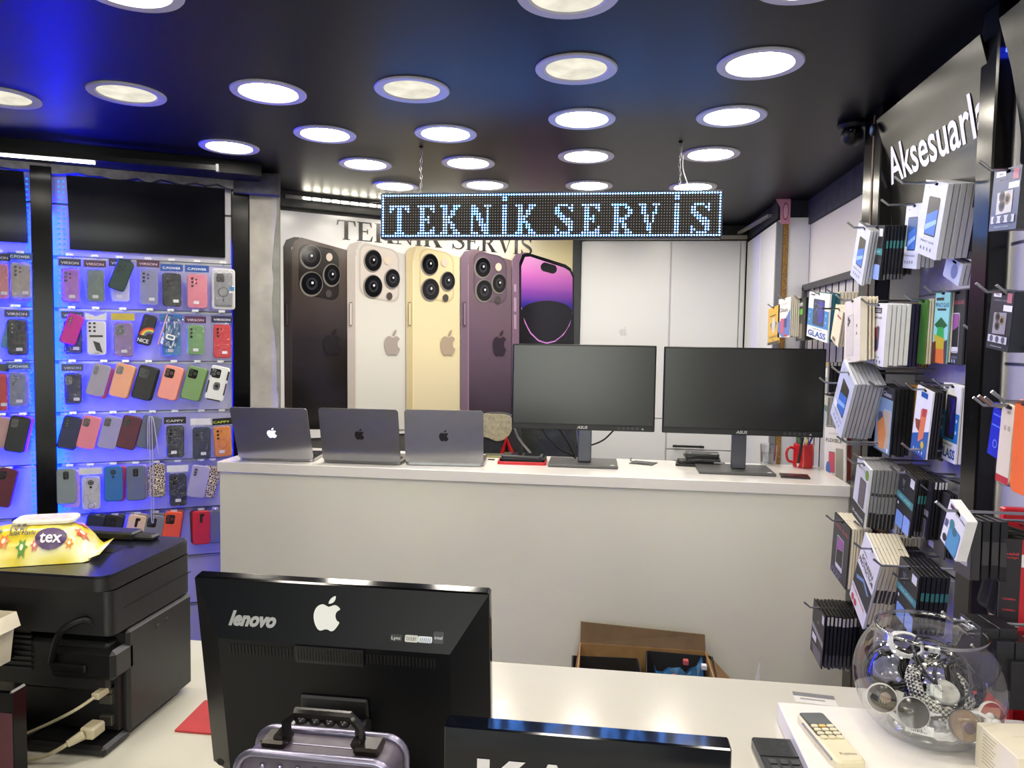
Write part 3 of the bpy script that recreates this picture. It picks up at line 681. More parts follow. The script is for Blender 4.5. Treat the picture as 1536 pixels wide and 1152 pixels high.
# ---- laptops
def laptop(bl, br, lean, H, lidc, logoc, glow, label, D=.22):
    A, B = onz(*bl, KZ+.004), onz(*br, KZ+.004); A.z = B.z = KZ; d = B-A; W = d.length; rz = math.atan2(d.y, d.x)
    t = thing('laptop', label, 'laptop', (A+B)/2, (0, 0, rz), 'open laptops on the counter')
    lm = mat(lidc, .27, metal=1., vary=.03)
    mb = MB(); 
    M = Matrix.Translation((0, .004, 0)) @ Matrix.Rotation(math.pi/2, 4, 'X')
    mb.prism(rrect(W, D, .014, 4, 0, D/2), -.014, -.002, M=Matrix.Translation((0, .004, .0)) @ Matrix(((1, 0, 0, 0), (0, 0, 1, 0), (0, -1, 0, 0), (0, 0, 0, 1))))
    b = build(mb, 'base', lm, t)
    build(MB().b2(-W*.43, W*.43, .03, .125, .0162, .0172), 'keyboard', BLACKM, t)
    Ml = Matrix.Translation((0, .006, .014)) @ Matrix.Rotation(math.radians(lean), 4, 'X')
    l = build(MB().prism(rrect(W, H, .012, 4, 0, H/2), -.0045, .0, M=Ml), 'lid', lm, t)
    build(MB().prism(rrect(W-.012, H-.014, .006, 3, 0, H/2), .0003, .0012, M=Ml), 'screen', BLACKG, t)
    mb = MB(); apple(mb, 0, H*.52, .047, -.0052, logoc, 1.0); mb2 = MB(); mb2.add(mb.v, mb.f, M=Ml)
    build(mb2, 'logo', logoc, l)
    mb = MB()
    for x in (-W*.4, W*.4):
        for y in (.03, D-.02): mb.lathe([(.006, 0), (.006, .002)], x, y+.004, 8, cap0=True)
    return t
glow = emit_mat('lit_logo', (225, 235, 255), 1.1); blk = mat((16, 16, 18), .15, vary=0)
laptop((358, 690), (470, 692), 24, .235, (176, 176, 182), glow, True, 'silver laptop with glowing white logo at the left end of the counter')
laptop((484, 693), (601, 697), 14, .222, (138, 139, 143), blk, False, 'grey laptop with black logo, middle of the three on the counter')
laptop((608, 696.5), (725, 699), 10, .218, (146, 147, 150), blk, False, 'grey laptop with black logo beside the stacked tablets')
# ---- monitors
def monitor(xa, xb, za, zb, yf, rz, base, pole, label, glare):
    cx = (xa+xb)/2; W = xb-xa; t = thing('monitor', label, 'monitor', (cx, yf, KZ), (0, 0, rz), 'monitors on the counter')
    z0, z1 = za-KZ, zb-KZ
    build(MB().bev(-W/2, W/2, 0, .022, z0, z1, .003).bev(-W*.32, W*.32, .021, .05, z0+.05, z1-.08, .01), 'housing', BLACKS, t)
    build(MB().b2(-W/2+.006, W/2-.006, -.0012, .001, z0+.024, z1-.006), 'screen', mat((17, 18, 17), .27, vary=.05, scale=3, spec=.7), t)
    bz = build(MB().b2(-W/2+.004, W/2-.004, -.003, .001, z0+.002, z0+.022), 'bezel', mat((24, 24, 25), .4), t)
    build(MB().text('ASUS', 0, z0+.012, .011, -.0036, mat((190, 190, 192), .3, vary=0), .025, .15, wide=.042), 'logo', None, bz)
    bm = mat((60, 60, 62), .4, vary=0)
    for i in range(5): build(MB().prism(rrect(.010, .010, .003, 2, W/2-.14+i*.018, z0+.012), -.0042, -.003), 'button', bm, bz)
    build(MB().flat([(W/2-.052, z0+.008), (W/2-.042, z0+.008), (W/2-.047, z0+.016)], -.0036, mat((170, 170, 170), .4, vary=0)), 'power_mark', None, bz)
    build(MB().bev(pole-.028, pole+.028, .075, .10, .012, z0+.18, .004), 'stand_pole', mat((96, 98, 106), .3, metal=.7, vary=.03), t)
    build(MB().b2(pole-.05, pole+.05, .048, .076, z0+.08, z0+.17), 'mount', BLACKS, t)
    build(MB().bev(base[0], base[1], .0, .20, 0, .012, .003), 'stand_base', mat((92, 92, 92), .42, metal=.4, vary=.05), t)
    build(MB().b2(base[1]-.03, base[1]-.014, .010, .024, .0121, .0126), 'sticker', PAPERW, t)
    return t
m1 = monitor(-.374, .195, 1.253, 1.595, 2.93, math.radians(1), (-.135, .145), .01, 'left dark monitor reflecting room light, beside the tablets', 1)
m2 = monitor(.222, .822, 1.256, 1.593, 2.90, math.radians(-1), (-.155, .135), .005, 'right dark monitor, next to the red mug', 0)
# cables hanging behind the monitors
def cable(label, pts, r=.0035, m=BLACKM, name='cable'):
    return tag(build(MB().tube(smooth_path(pts), r, 6), name, m, smooth=True), label, 'cable')
pp = lambda x, y, Y: tuple(ony(x, y, Y))
cable('black cable looping down behind the left monitor, left of its stand', [pp(812, 640, 3.0), pp(820, 655, 3.02), pp(838, 672, 3.05), pp(858, 683, 3.08), pp(866, 690, 3.1)])
cable('short black cable slanting behind the left monitor stand', [pp(836, 640, 3.0), pp(846, 655, 3.03), pp(855, 670, 3.06), pp(862, 684, 3.09)])
cable('black cable curving from the left monitor stand up to the right', [pp(864, 670, 3.04), pp(885, 668, 3.03), pp(905, 660, 3.02), pp(920, 646, 3.0)])
cable('grey cable hanging at the left edge of the left monitor', [pp(771, 640, 3.05), pp(777, 655, 3.1), pp(786, 668, 3.15), pp(796, 680, 3.2), pp(800, 690, 3.2)], .005, mat((120, 122, 122), .5))
# ---- red tablet stack
def slab(name, label, cat, cx, cy, z, w_, d_, h_, rz, m, extra=None, group=None, r=.012):
    t = thing(name, label, cat, (cx, cy, z), (0, 0, rz), group)
    Mx = Matrix(((1, 0, 0, 0), (0, 0, 1, 0), (0, -1, 0, 0), (0, 0, 0, 1)))
    build(MB().prism(rrect(w_, d_, r, 4), -h_, 0, M=Mx, bev=.0015), 'body', m, t)
    if extra: extra(t, w_, d_, h_)
    return t
def glass_top(c, inset=.006):
    def f(t, w_, d_, h_):
        Mx = Matrix(((1, 0, 0, 0), (0, 0, 1, 0), (0, -1, 0, 0), (0, 0, 0, 1)))
        build(MB().prism(rrect(w_-2*inset, d_-2*inset, .008, 3), -h_-.0012, -h_, M=Mx), 'screen', mat(c, .12, vary=.05), t)
    return f
c_ = onz(783, 695, KZ)
slab('tablet', 'tablet in a red cover under the black tablet beside the left monitor', 'tablet', c_.x, c_.y+.02, KZ, .20, .125, .012, .04, RED, glass_top((30, 24, 26)))
slab('tablet', 'black tablet lying on the red-covered tablet', 'tablet', c_.x+.003, c_.y+.03, KZ+.0135, .185, .12, .010, -.02, BLACKS, glass_top((18, 18, 20)))
slab('tablet', 'black phone lying topmost on the small tablet stack', 'phone', c_.x-.002, c_.y+.025, KZ+.025, .165, .085, .009, -.05, mat((90, 90, 94), .3, metal=.6), glass_top((12, 12, 14)))
# little card / connector left of stack
c_ = onz(737, 690, KZ)
mb = MB().bev(-.015, .015, -.006, .006, 0, .004, .001)
t = thing('phone_part', 'tiny phone connector part lying between laptop and tablets', 'phone part', (c_.x, c_.y, KZ)); build(mb, 'board', BLACKM, t); build(MB().b2(-.008, 0, -.004, .004, .0041, .006), 'chip', STEEL, t)
c_ = onz(754, 681, KZ)
slab('phone', 'phone with yellow rim lying behind the tablets and laptop', 'phone', c_.x-.01, 3.15, KZ, .12, .075, .008, .1, mat((150, 146, 92), .4), glass_top((60, 64, 60)))
# flat phone part between the monitors
c_ = onz(965, 695, KZ); t = thing('phone_part', 'flat black phone screen part with ribbon, between the monitors', 'phone part', (c_.x, c_.y, KZ), (0, 0, -.35))
build(MB().bev(-.05, .05, -.04, .04, 0, .003, .001), 'panel', mat((40, 40, 42), .35), t)
build(MB().tube([(-.05, .01, .002), (-.065, .02, .006), (-.06, .03, .014)], .002, 5), 'ribbon', BLACKM, t)
build(MB().b2(-.02, .03, -.03, -.01, .0031, .0045), 'foil', mat((80, 80, 84), .3, metal=.7), t)
# drives stacked by right monitor
c_ = onz(1050, 697, KZ); c_.y -= .02
slab('tablet', 'black tablet under the stack of drives left of the right monitor stand', 'tablet', c_.x, c_.y+.01, KZ, .20, .12, .009, -.12, BLACKS, glass_top((20, 20, 22)))
z = KZ+.011
for i, (dx, dy, rz, lb) in enumerate(((-.02, .015, .1, 'lowest'), (.012, .01, -.1, 'second lowest'), (.002, .016, .03, 'second highest'), (.006, .014, -.08, 'topmost'))):
    t = slab('hard_drive', 'black %s drive in the stack of four by the right monitor' % lb, 'drive', c_.x+dx, c_.y+dy, z, .135, .085, .0095, rz, mat((22, 22, 24), .35), None, 'stacked drives', .004)
    build(MB().b2(-.06, .03, -.038, .038, .0096, .0100), 'label', mat((44, 44, 46), .4), t)
    if i == 3: build(MB().b2(-.055, -.045, -.03, -.01, .0101, .0104).b2(.035, .06, -.036, -.02, .0096, .0100), 'print', mat((170, 170, 170), .4), t)
    z += .0105
# red mug with pens
c_ = onz(1203, 700, KZ); c_ = Vector((c_.x, c_.y-.01, KZ))
mug = thing('mug', 'red mug full of pens at the right end of the counter', 'mug', c_)
rm = mat((196, 24, 34), .2, vary=.04, coat=.4)
build(MB().lathe([(.0, .004), (.036, .0), (.040, .003), (.0405, .095), (.0385, .097), (.037, .094), (.036, .008), (0, .006)], seg=32), 'body', rm, mug, smooth='auto')
build(MB().tube(smooth_path([(-.038, -.0, .078), (-.058, -.005, .080), (-.068, -.006, .055), (-.060, -.005, .026), (-.038, 0, .020)]), .0055, 8), 'handle', rm, mug, smooth=True)
for i, (a_, tl_, cc, lb) in enumerate(((.5, .16, (20, 20, 22), 'black'), (2.2, .14, (200, 60, 110), 'pink'), (3.6, .15, (60, 150, 70), 'green'), (5.0, .145, (225, 210, 120), 'yellow'), (5.8, .135, (40, 60, 160), 'blue'), (1.3, .15, (230, 230, 230), 'white'))):
    b0 = c_+Vector((.012*math.cos(a_+3), .012*math.sin(a_+3), .009)); t0 = c_+Vector((.036*math.cos(a_), .036*math.sin(a_), tl_))
    b1 = b0+(t0-b0)*.97
    t = thing('pen', '%s pen standing in the red mug' % lb, 'pen', b0, group='pens in the red mug')
    build(MB().tube([(0, 0, 0), (b1-b0)*.85], .004, 8), 'barrel', mat(cc, .35), t); build(MB().tube([(b1-b0)*.85, (b1-b0)*.97, (b1-b0)], [.0042, .0042, .002], 8), 'cap', mat(tuple(int(v*.6) for v in cc), .35), t)
p0, p1 = ony(1192, 702, KY0+.09), ony(1207, 660, KY0+.15)
p0 = Vector((c_.x-.035, c_.y-.055, KZ+.006)); p1 = Vector((c_.x-.016, c_.y-.047, KZ+.13))
t = thing('pen', 'thick black pen leaning upright against the front of the red mug', 'pen', p0, group='pens in the red mug')
build(MB().tube([(p1-p0)*.14, (p1-p0)], .0055, 8), 'barrel', BLACKM, t); build(MB().tube([(0, 0, 0), (p1-p0)*.14], [.001, .005], 8), 'tip', PAPERW, t)
# drinking glass
c_ = onz(1152, 697, KZ); c_.z = KZ
g = thing('drinking_glass', 'clear drinking glass with water behind the right monitor base', 'glass', c_)
build(MB().lathe([(.0, .006), (.028, .006), (.031, .0), (.036, .088), (.034, .088), (.029, .010), (0, .009)], seg=28), 'tumbler', BOWLGLASS, g, smooth='auto')
build(MB().lathe([(0, .010), (.028, .010), (.031, .05), (0, .05)], seg=28), 'water', film_mat('water', (.93, .96, .95), .06, .03, 0, 1), g, smooth='auto')
# flat box bottom right
c_ = onz(1192, 716, KZ)
t = slab('flat_box', 'dark flat box with red emblem in front of the red mug', 'box', c_.x, c_.y+.005, KZ, .105, .072, .008, -.12, mat((36, 22, 24), .3), None, None, .003)
build(MB().prism(ell(0, 0, .018, .012, 12), -.0002, 0, M=Matrix.Translation((.0, 0, .0083)) @ Matrix(((1, 0, 0, 0), (0, 0, 1, 0), (0, -1, 0, 0), (0, 0, 0, 1)))), 'emblem', mat((120, 30, 30), .4), t)
# ---- chair behind the counter
ch = thing('office_chair', 'worn black and beige chair back rising behind the tablets', 'chair', (-.55, 3.65, 0))
cp = lambda x, y, Y=3.6: ony(x, y, Y)
o = [(cp(x, y).x+.55, cp(x, y).z) for x, y in ((700, 705), (722, 640), (724, 622), (740, 619), (765, 622), (779, 640), (776, 705))]
build(MB().prism(smooth_loop(o, 3), -.09, -.01, bev=.02), 'backrest', mat((38, 40, 44), .75, vary=.3, scale=40), ch, smooth='auto')
o = [(cp(x, y).x+.55, cp(x, y).z) for x, y in ((724, 622), (740, 620), (766, 623), (770, 640), (762, 655), (748, 660), (735, 655), (724, 650))]
build(MB().prism(smooth_loop(o, 3), -.095, -.085), 'worn_patch', mat((178, 170, 142), .9, vary=.2, scale=60, bump=.4), ch)
build(MB().tube([(cp(752, 690).x+.55, -.1, cp(752, 690).z), (cp(762, 657).x+.55, -.1, cp(762, 657).z), (cp(774, 676).x+.55, -.09, cp(774, 690).z)], .016, 6), 'red_bracket', RED, ch)
build(MB().bev(-.25, .25, -.1, .38, .44, .52, .02), 'seat', mat((30, 30, 33), .6), ch)
build(MB().tube([(0, .15, .06), (0, .15, .45)], .03, 10), 'gas_lift', BLACKS, ch)
for i in range(5):
    a_ = i*2*math.pi/5; build(MB().tube([(0, .15, .08), (.28*math.cos(a_), .15+.28*math.sin(a_), .05)], .022, 6).lathe([(0, .0), (.02, .0), (.026, .025), (.02, .05), (0, .05)], .28*math.cos(a_), .15+.28*math.sin(a_), 10), 'leg', BLACKS, ch)
bg = thing('leather_chair', 'black creased leather chair back behind the left monitor', 'chair', (.02, 3.95, 0))
o = [(cp(x, y, 3.9).x-.02, cp(x, y, 3.9).z) for x, y in ((768, 710), (772, 620), (800, 608), (835, 608), (858, 620), (862, 710))]
build(MB().prism(smooth_loop(o, 3), -.08, .02, bev=.025), 'backrest', mat((44, 48, 46), .45, vary=.25, scale=14, bump=.8), bg, smooth='auto')
build(MB().bev(-.22, .24, -.02, .40, .42, .52, .03), 'seat', mat((34, 36, 36), .45, bump=.5, scale=14), bg)
for sx in (-1, 1):
    for sy in (0, 1): build(MB().tube([(sx*.2, sy*.38, 0), (sx*.2, sy*.38, .43)], .015, 8), 'leg', STEEL, bg)
# ---- open carton on the floor in front of the counter
bx0, bx1 = ony(868, 1000, 2.58).x, ony(1066, 1000, 2.58).x; 
bt = ony(960, 960, 2.74).z
zb = ony(870, 990, 2.46).z
kraft = mat((158, 122, 76), .8, vary=.12, scale=20); kraftd = mat((104, 82, 56), .8, vary=.12, scale=20)
bz = ony(960, 968, 2.73).z
cb = thing('carton', 'open brown cardboard carton on the floor against the counter front', 'carton', ((bx0+bx1)/2, 2.57, 0))
hw = (bx1-bx0)/2; y0, y1 = -.16, .15
build(MB().b2(-hw, hw, y0, y1, 0, .006), 'bottom', kraft, cb)
build(MB().b2(-hw, hw, y1-.006, y1, .006, bz), 'back_wall', kraft, cb); build(MB().b2(-hw, hw, y0, y0+.006, .006, bz), 'front_wall', kraft, cb)
for s_ in (-1, 1): build(MB().b2(s_*hw-.003, s_*hw+.003, y0+.007, y1-.007, .006, bz), 'side_wall', kraft, cb)
zf = ony(1000, 945, 2.74).z
build(MB().add([(-hw, y1-.004, bz), (hw, y1-.004, bz), (hw+.0, y1+.022, zf-.01), (-hw, y1+.022, zf+.01), (-hw, y1, bz), (hw, y1, bz), (hw, y1+.026, zf-.01), (-hw, y1+.026, zf+.01)], [(0, 1, 2, 3), (7, 6, 5, 4), (3, 2, 6, 7), (0, 3, 7, 4), (1, 5, 6, 2)]), 'back_flap', kraftd, cb)
build(MB().add([(hw, y0, bz), (hw, y1, bz), (hw+.10, y1-.02, bz-.10), (hw+.10, y0+.02, bz-.10), (hw, y0, bz-.005), (hw, y1, bz-.005), (hw+.10, y1-.02, bz-.105), (hw+.10, y0+.02, bz-.105)], [(0, 3, 2, 1), (4, 5, 6, 7), (2, 3, 7, 6)]), 'side_flap', kraft, cb)
build(MB().add([(-hw, y0, bz), (-hw, y1, bz), (-hw-.02, y1-.02, bz-.12), (-hw-.02, y0+.02, bz-.12), (-hw-.004, y0, bz), (-hw-.004, y1, bz), (-hw-.024, y1-.02, bz-.12), (-hw-.024, y0+.02, bz-.12)], [(0, 1, 2, 3), (7, 6, 5, 4), (2, 6, 7, 3)]), 'side_flap', kraft, cb)
def tray(label, cx, cy, w_, d_, z0, h_, rz, c):
    t = thing('tray_box', label, 'box', (cx, cy, z0), (0, 0, rz)); m = mat(c, .6, vary=.15, scale=15)
    build(MB().b2(-w_/2, w_/2, -d_/2, d_/2, 0, .004), 'bottom', m, t)
    for s_ in (-1, 1):
        build(MB().b2(s_*w_/2-.002, s_*w_/2+.002, -d_/2, d_/2, .004, h_), 'side_wall', m, t); build(MB().b2(-w_/2+.003, w_/2-.003, s_*d_/2-.002, s_*d_/2+.002, .004, h_), 'end_wall', m, t)
    return t
tray('black tray box lying in the left of the carton', cb.location.x-.13, 2.555, .24, .24, .03, bz-.06, .06, (40, 37, 36))
tray('black tray box holding blue plastic in the right of the carton', cb.location.x+.125, 2.555, .235, .25, .03, bz-.03, -.05, (36, 34, 33))
mb = MB(); random.seed(3)
rings = []
for i in range(7):
    for j in range(9):
        rings.append((cb.location.x+.04+j*.021, 2.46+i*.032, bz-.055+.05*math.sin(i*.8)*math.sin(j*.5)+random.uniform(0, .03)))
Fc = [(i*9+j, i*9+j+1, (i+1)*9+j+1, (i+1)*9+j) for i in range(6) for j in range(8)]
V = rings+[(x, y, z-.03) for x, y, z in rings]
Fc2 = Fc+[tuple(q+63 for q in f[::-1]) for f in Fc]
edge = [j for j in range(9)]+[i*9+8 for i in range(1, 7)]+[54+j for j in range(7, -1, -1)]+[i*9 for i in range(5, 0, -1)]
for i in range(len(edge)): a_, b_ = edge[i], edge[(i+1) % len(edge)]; Fc2.append((b_, a_, a_+63, b_+63))
t = thing('plastic_bag', 'crumpled blue plastic bag inside the carton', 'bag'); build(MB().add(V, Fc2), 'film', mat((36, 84, 122), .12, vary=.35, scale=25), t)
for (dx, dy, c) in ((.05, .0, (190, 60, 70)), (.16, .1, (225, 225, 230)), (.1, .13, (200, 90, 90))): build(MB().bev(cb.location.x+.04+dx, cb.location.x+.058+dx, 2.48+dy, 2.50+dy, bz-.012, bz+.004, .001), 'tag', mat(c, .5), t)
c_ = ony(1138, 1010, 2.62)
t = thing('paper_scrap', 'folded white paper scrap standing by the counter, right of the carton', 'paper', (c_.x, 2.62, 0))
build(MB().add([(-.10, 0, 0), (.02, 0, 0), (.006, .02, c_.z+.03), (-.10, .003, 0), (.02, .003, 0), (.006, .023, c_.z+.03)], [(0, 1, 2), (5, 4, 3), (0, 2, 5, 3), (1, 4, 5, 2), (0, 3, 4, 1)]), 'sheet', PAPERW, t)
# ================================================================== PHONE CASES ON THE LEFT WALL
hook_m = mat((210, 210, 214), .3, metal=.6, vary=0)
_h = build(MB().tube([(0, 0, 0), (0, -.060, 0), (0, -.066, .006)], .0018, 5).b2(-.013, .013, -.064, -.061, .003, .013), 'hook', hook_m, wl); HOOKME = _h.data; bpy.data.objects.remove(_h)
def hook_at(s, z): link('hook', HOOKME, wl, (s, 0, z))
nth = ['top row', 'second row', 'third row', 'fourth row', 'fifth row', 'sixth row']
DK = (22, 22, 26)
def camera_art(mb, w_, h_, style, c, y):
    """camera window of a case, cut as dark recess with lens rings"""
    cx, cz = -w_*.24, h_*.5-.030; dk = mat((16, 16, 19), .15, vary=0); gl = mat((70, 74, 84), .1, vary=0); rim = mat(tuple(int(v*.75) for v in c), .4, vary=0)
    def lens(x, z, r): mb.prism(ell(x, z, r, n=12), y-.0012, y, rim); mb.prism(ell(x, z, r*.75, n=12), y-.0016, y-.0012, dk); mb.prism(ell(x, z, r*.3, n=8), y-.0019, y-.0016, gl)
    if style == 'win': mb.prism(rrect(.024, .034, .006, 3, cx, cz), y-.001, y, dk); lens(cx-.004, cz+.009, .005); lens(cx-.004, cz-.004, .005); lens(cx+.006, cz+.002, .004)
    elif style == 'big': mb.prism(rrect(.036, .040, .007, 3, cx+.006, cz-.004), y-.001, y, dk); [lens(cx+a, cz+b, .006) for a, b in ((-.003, .006), (-.003, -.010), (.013, -.002))]
    elif style == 'three': [lens(cx, cz+a, .0062) for a in (.010, -.006, -.022)]; lens(cx+.015, cz+.010, .003)
    elif style == 'five': [lens(cx, cz+a, .0062) for a in (.010, -.006, -.022)]; [lens(cx+.016, cz+a, .0045) for a in (.006, -.010)]
    elif style == 'bar': mb.prism(rrect(.016, .036, .006, 3, cx, cz), y-.001, y, rim); [lens(cx, cz+a, .005) for a in (.010, -.002, -.013)]
    elif style == 'mid': mb.prism(rrect(.020, .034, .006, 3, 0, cz), y-.001, y, dk); lens(0, cz+.009, .005); lens(0, cz-.004, .005); lens(0, cz-.014, .003)
    elif style == 'drop': mb.prism(ell(0, cz+.004, .011, n=14), y-.001, y, dk); lens(0, cz+.004, .007); lens(0, cz-.016, .006)
    elif style == 'slot': mb.prism(rrect(.011, .040, .004, 3, 0, cz-.002), y-.001, y, dk); mb.prism(rrect(.014, .012, .004, 3, .006, cz+.012), y-.001, y, dk)
def case_mesh(t, w_, h_, c, style, m=None, th=.011, y=0., extra=None, name='shell'):
    m = m or mat(c, .42, vary=.03, scale=18)
    b = build(MB().prism(rrect(w_, h_, .013, 5), y-th, y, bev=.003), name, m, t, smooth='auto')
    if style:
        mb = MB(); camera_art(mb, w_, h_, style, c, y-th); build(mb, 'camera_window', None, b)
    return b
def ring_art(mb, cz, r, y, m, tail=True):
    o = [(r*math.cos(2*math.pi*i/24), y, cz+r*math.sin(2*math.pi*i/24)) for i in range(24)]
    mb.tube(o, .0012, 4, m, closed=True)
    if tail: mb.b2(-.0012, .0012, y-.001, y, cz-r-.022, cz-r-.006, m)
def crumple(w_, h_, y, seed, amp=.003):
    rnd = random.Random(seed); nx, nz = 7, 12; V = []
    for j in range(nz+1):
        for i in range(nx+1):
            e = 0 if (i in (0, nx) or j in (0, nz)) else 1
            V.append((-w_/2+w_*i/nx, y-rnd.uniform(0, amp)*e, -h_/2+h_*j/nz))
    return MB().add(V, [(j*(nx+1)+i, j*(nx+1)+i+1, (j+1)*(nx+1)+i+1, (j+1)*(nx+1)+i) for j in range(nz) for i in range(nx)])
cnt = [0]
def case(row, cx, cy, wpx, hpx, tilt, c, label, style='win', bag=None, off=.05, extra=None, m=None, hook=True, behind=False, cat='phone case'):
    """bag = (header colour, header text, header text colour) for a case sold in a clear bag"""
    a, z = WL(cx, cy, off); w_ = WL(cx+wpx/2, cy, off)[0]-WL(cx-wpx/2, cy, off)[0]; h_ = WL(cx, cy-hpx/2, off)[1]-WL(cx, cy+hpx/2, off)[1]
    P = LW(a, z, off); cnt[0] += 1
    t = thing('phone_case', label, cat, P, (0, math.radians(tilt), LROT), 'phone cases on the left wall')
    b = case_mesh(t, w_, h_, c, style, m)
    if extra: extra(t, w_, h_)
    if bag:
        hc, ht, hcol = bag; bw = w_+.016; hz = h_/2+.008; hh = .030
        hd = build(MB().b2(-bw/2, bw/2, -.0125, -.0115, hz, hz+hh), 'header_card', mat(hc, .3, vary=.08, scale=30), t)
        if ht: build(MB().text(ht, 0, hz+hh*.45, .010, -.0131, mat(hcol, .4, vary=0), .01, wide=bw*.78), 'header_print', None, hd)
        build(crumple(bw, h_+.022, -.0135, cnt[0]), 'clear_bag', BAG, t)
        build(MB().prism(rrect(.022, .013, .002, 2, random.uniform(-.006, .016), -h_*.33), -.0125, -.0114), 'price_sticker', PAPERW, t)
    if hook: hook_at(a+math.sin(math.radians(tilt))*h_*.4, rails[row]-.002)
    return t
NV = ((30, 28, 64), 'VIRSON', (220, 220, 235)); PU = ((70, 26, 62), 'VIRSON', (215, 190, 215)); CP = ((24, 70, 150), 'C.POWER', (230, 240, 255)); BK = ((16, 16, 18), 'CAPPY', (210, 210, 210)); CL = ((205, 205, 212), '', (0, 0, 0))
R1 = 'right of the black post'
# ---- row 1
case(0, 106, 428, 27, 51, 0, (176, 110, 205), 'purple phone case in clear bag, top row, nearest the black post on its right', 'five', NV)
case(0, 143.5, 429, 27, 49, 0, (112, 132, 124), 'grey-green marbled phone case in clear bag, top row right of the post', None, PU)
case(0, 181, 428, 27, 50, 0, (205, 205, 220), 'pale lilac case in clear bag behind the tilted dark green case', None, NV, off=.035)
case(0, 182, 413, 26, 47, 20, (28, 58, 56), 'dark green phone case tilted over a bagged pale case, top row', 'five', off=.062, hook=False)
case(0, 223, 431, 28, 54, 0, (140, 142, 182), 'grey-lilac phone case in clear bag with purple header, top row', 'five', PU)
case(0, 258, 435, 28, 50, 0, (34, 36, 42), 'black phone case in clear bag with blue header, top row', 'five', CP)
case(0, 296, 437, 30, 51, 0, (222, 130, 150), 'pink phone case in clear bag with blue header, top row', 'five', CP)
def magbox(t, w_, h_):
    mb = MB(); ring_art(mb, -.012, .020, -.013, DKM); build(mb, 'magnet_ring', None, t)
    build(MB().prism(rrect(w_*.78, h_*.84, .01, 4, -.0, -.004), -.0118, -.0112, mat((150, 152, 158), .3, vary=.1)).prism(rrect(.034, .036, .008, 3, -.012, h_*.27), -.013, -.0118, mat((60, 60, 66), .2)), 'case_print', None, t)
    build(MB().b2(w_*.25, w_*.46, -.0124, -.0115, -.006, .012), 'blue_sticker', mat((40, 130, 190), .4), t); build(MB().b2(w_*.25, w_*.46, -.0124, -.0115, -.016, -.007), 'price_sticker', PAPERW, t)
    build(MB().text('MAGSAFE CASE', 0, -h_*.40, .007, -.0125, mat((70, 70, 76), .4, vary=0), wide=w_*.7), 'print', None, t)
    build(crumple(w_*.96, h_*.96, -.0142, 4, .001), 'clear_lid', CLEARP, t)
DKM = mat(DK, .3, vary=0)
case(0, 335, 434, 35, 61, 0, (214, 214, 218), 'clear boxed magnetic-ring case, top row right end', None, None, extra=magbox, cat='phone case')
# ---- row 2
case(1, 110, 506, 27, 50, 0, (40, 44, 96), 'dark blue bagged case behind the tilted magenta case, second row', None, NV, off=.035)
case(1, 108, 494, 25, 46, 18, (196, 26, 150), 'magenta phone case tilted on its peg, second row', 'bar', off=.062, hook=False)
def whitebox(t, w_, h_):
    k = mat((50, 50, 54), .4, vary=0); mb = MB()
    for j in range(3):
        for i in range(2): mb.prism(ell(-w_*.32+i*.017, h_*.42-j*.016, .005, n=10), -.0125, -.0112, k)
    mb.b2(-w_*.34, w_*.34, -.0122, -.0112, .004, .012, k); mb.flat([(-.012, -.012), (.012, -.02), (.024, -.062), (0, -.052)], -.0122, k)
    mb.text('CASE', 0, -h_*.44, .006, -.0124, k)
    build(mb, 'printed_front', None, t)
    build(MB().prism([(-w_*.55, h_*.5+.002), (w_*.55, h_*.5+.002), (w_*.56, h_*.5+.034), (.0, h_*.5+.018), (-w_*.56, h_*.5+.034)], -.012, -.0115), 'gathered_bag_top', mat((210, 210, 216), .25), t)
case(1, 145, 507, 29, 52, 0, (214, 214, 226), 'white printed case box with gathered bag top, second row', None, None, extra=whitebox)
case(1, 185.5, 509.5, 29, 52, 0, (146, 118, 172), 'purple phone case in clear bag with black and yellow header, second row', 'big', ((190, 170, 40), '', (0, 0, 0)))
def rainbow(t, w_, h_):
    mb = MB()
    for i, c in enumerate(((200, 50, 50), (225, 140, 60), (230, 210, 80), (60, 140, 120), (120, 60, 140))):
        r1, r0 = .040-i*.0055, .040-(i+1)*.0055; o = [(.016+r1*math.cos(math.radians(a)), -.026+r1*math.sin(math.radians(a))) for a in range(60, 181, 12)]+[(.016+r0*math.cos(math.radians(a)), -.026+r0*math.sin(math.radians(a))) for a in range(180, 59, -12)]
        o = [(min(p[0], w_*.49), p[1]) for p in o]; mb.prism(o, -.0122, -.0112, mat(c, .4, vary=0))
    mb.text('NICE', -.004, -h_*.36, .016, -.0124, mat((225, 225, 240), .4, vary=0), .02, wide=w_*.75)
    build(mb, 'rainbow_print', None, t)
case(1, 220.5, 495, 22, 46, 14, (24, 24, 28), 'black phone case with a rainbow print, second row', 'bar', extra=rainbow)
case(1, 257, 509.5, 28, 49, 0, (70, 140, 180), 'sky blue phone case in clear bag, second row', None, ((30, 100, 170), '', (0, 0, 0)), off=.035)
def keyring(t, w_, h_):
    mb = MB(); o = [(w_*.10+.009*math.cos(2*math.pi*i/14), -.014, h_*.36+.009*math.sin(2*math.pi*i/14)) for i in range(14)]; mb.tube(o, .0015, 5, closed=True); build(mb, 'key_ring', CHROME, t)
    build(MB().prism(rrect(.036, .022, .006, 4, .004, -h_*.16), -.0135, -.0118, PAPERW).prism(rrect(.024, .011, .003, 4, .004, -h_*.16), -.014, -.0135, mat((70, 110, 140), .3)), 'clip', None, t)
    build(MB().prism(rrect(.004, h_*.98, .0015, 2, -w_*.49, 0), -.0125, .0, mat((205, 150, 140), .3, metal=.6)), 'rose_rim', None, t)
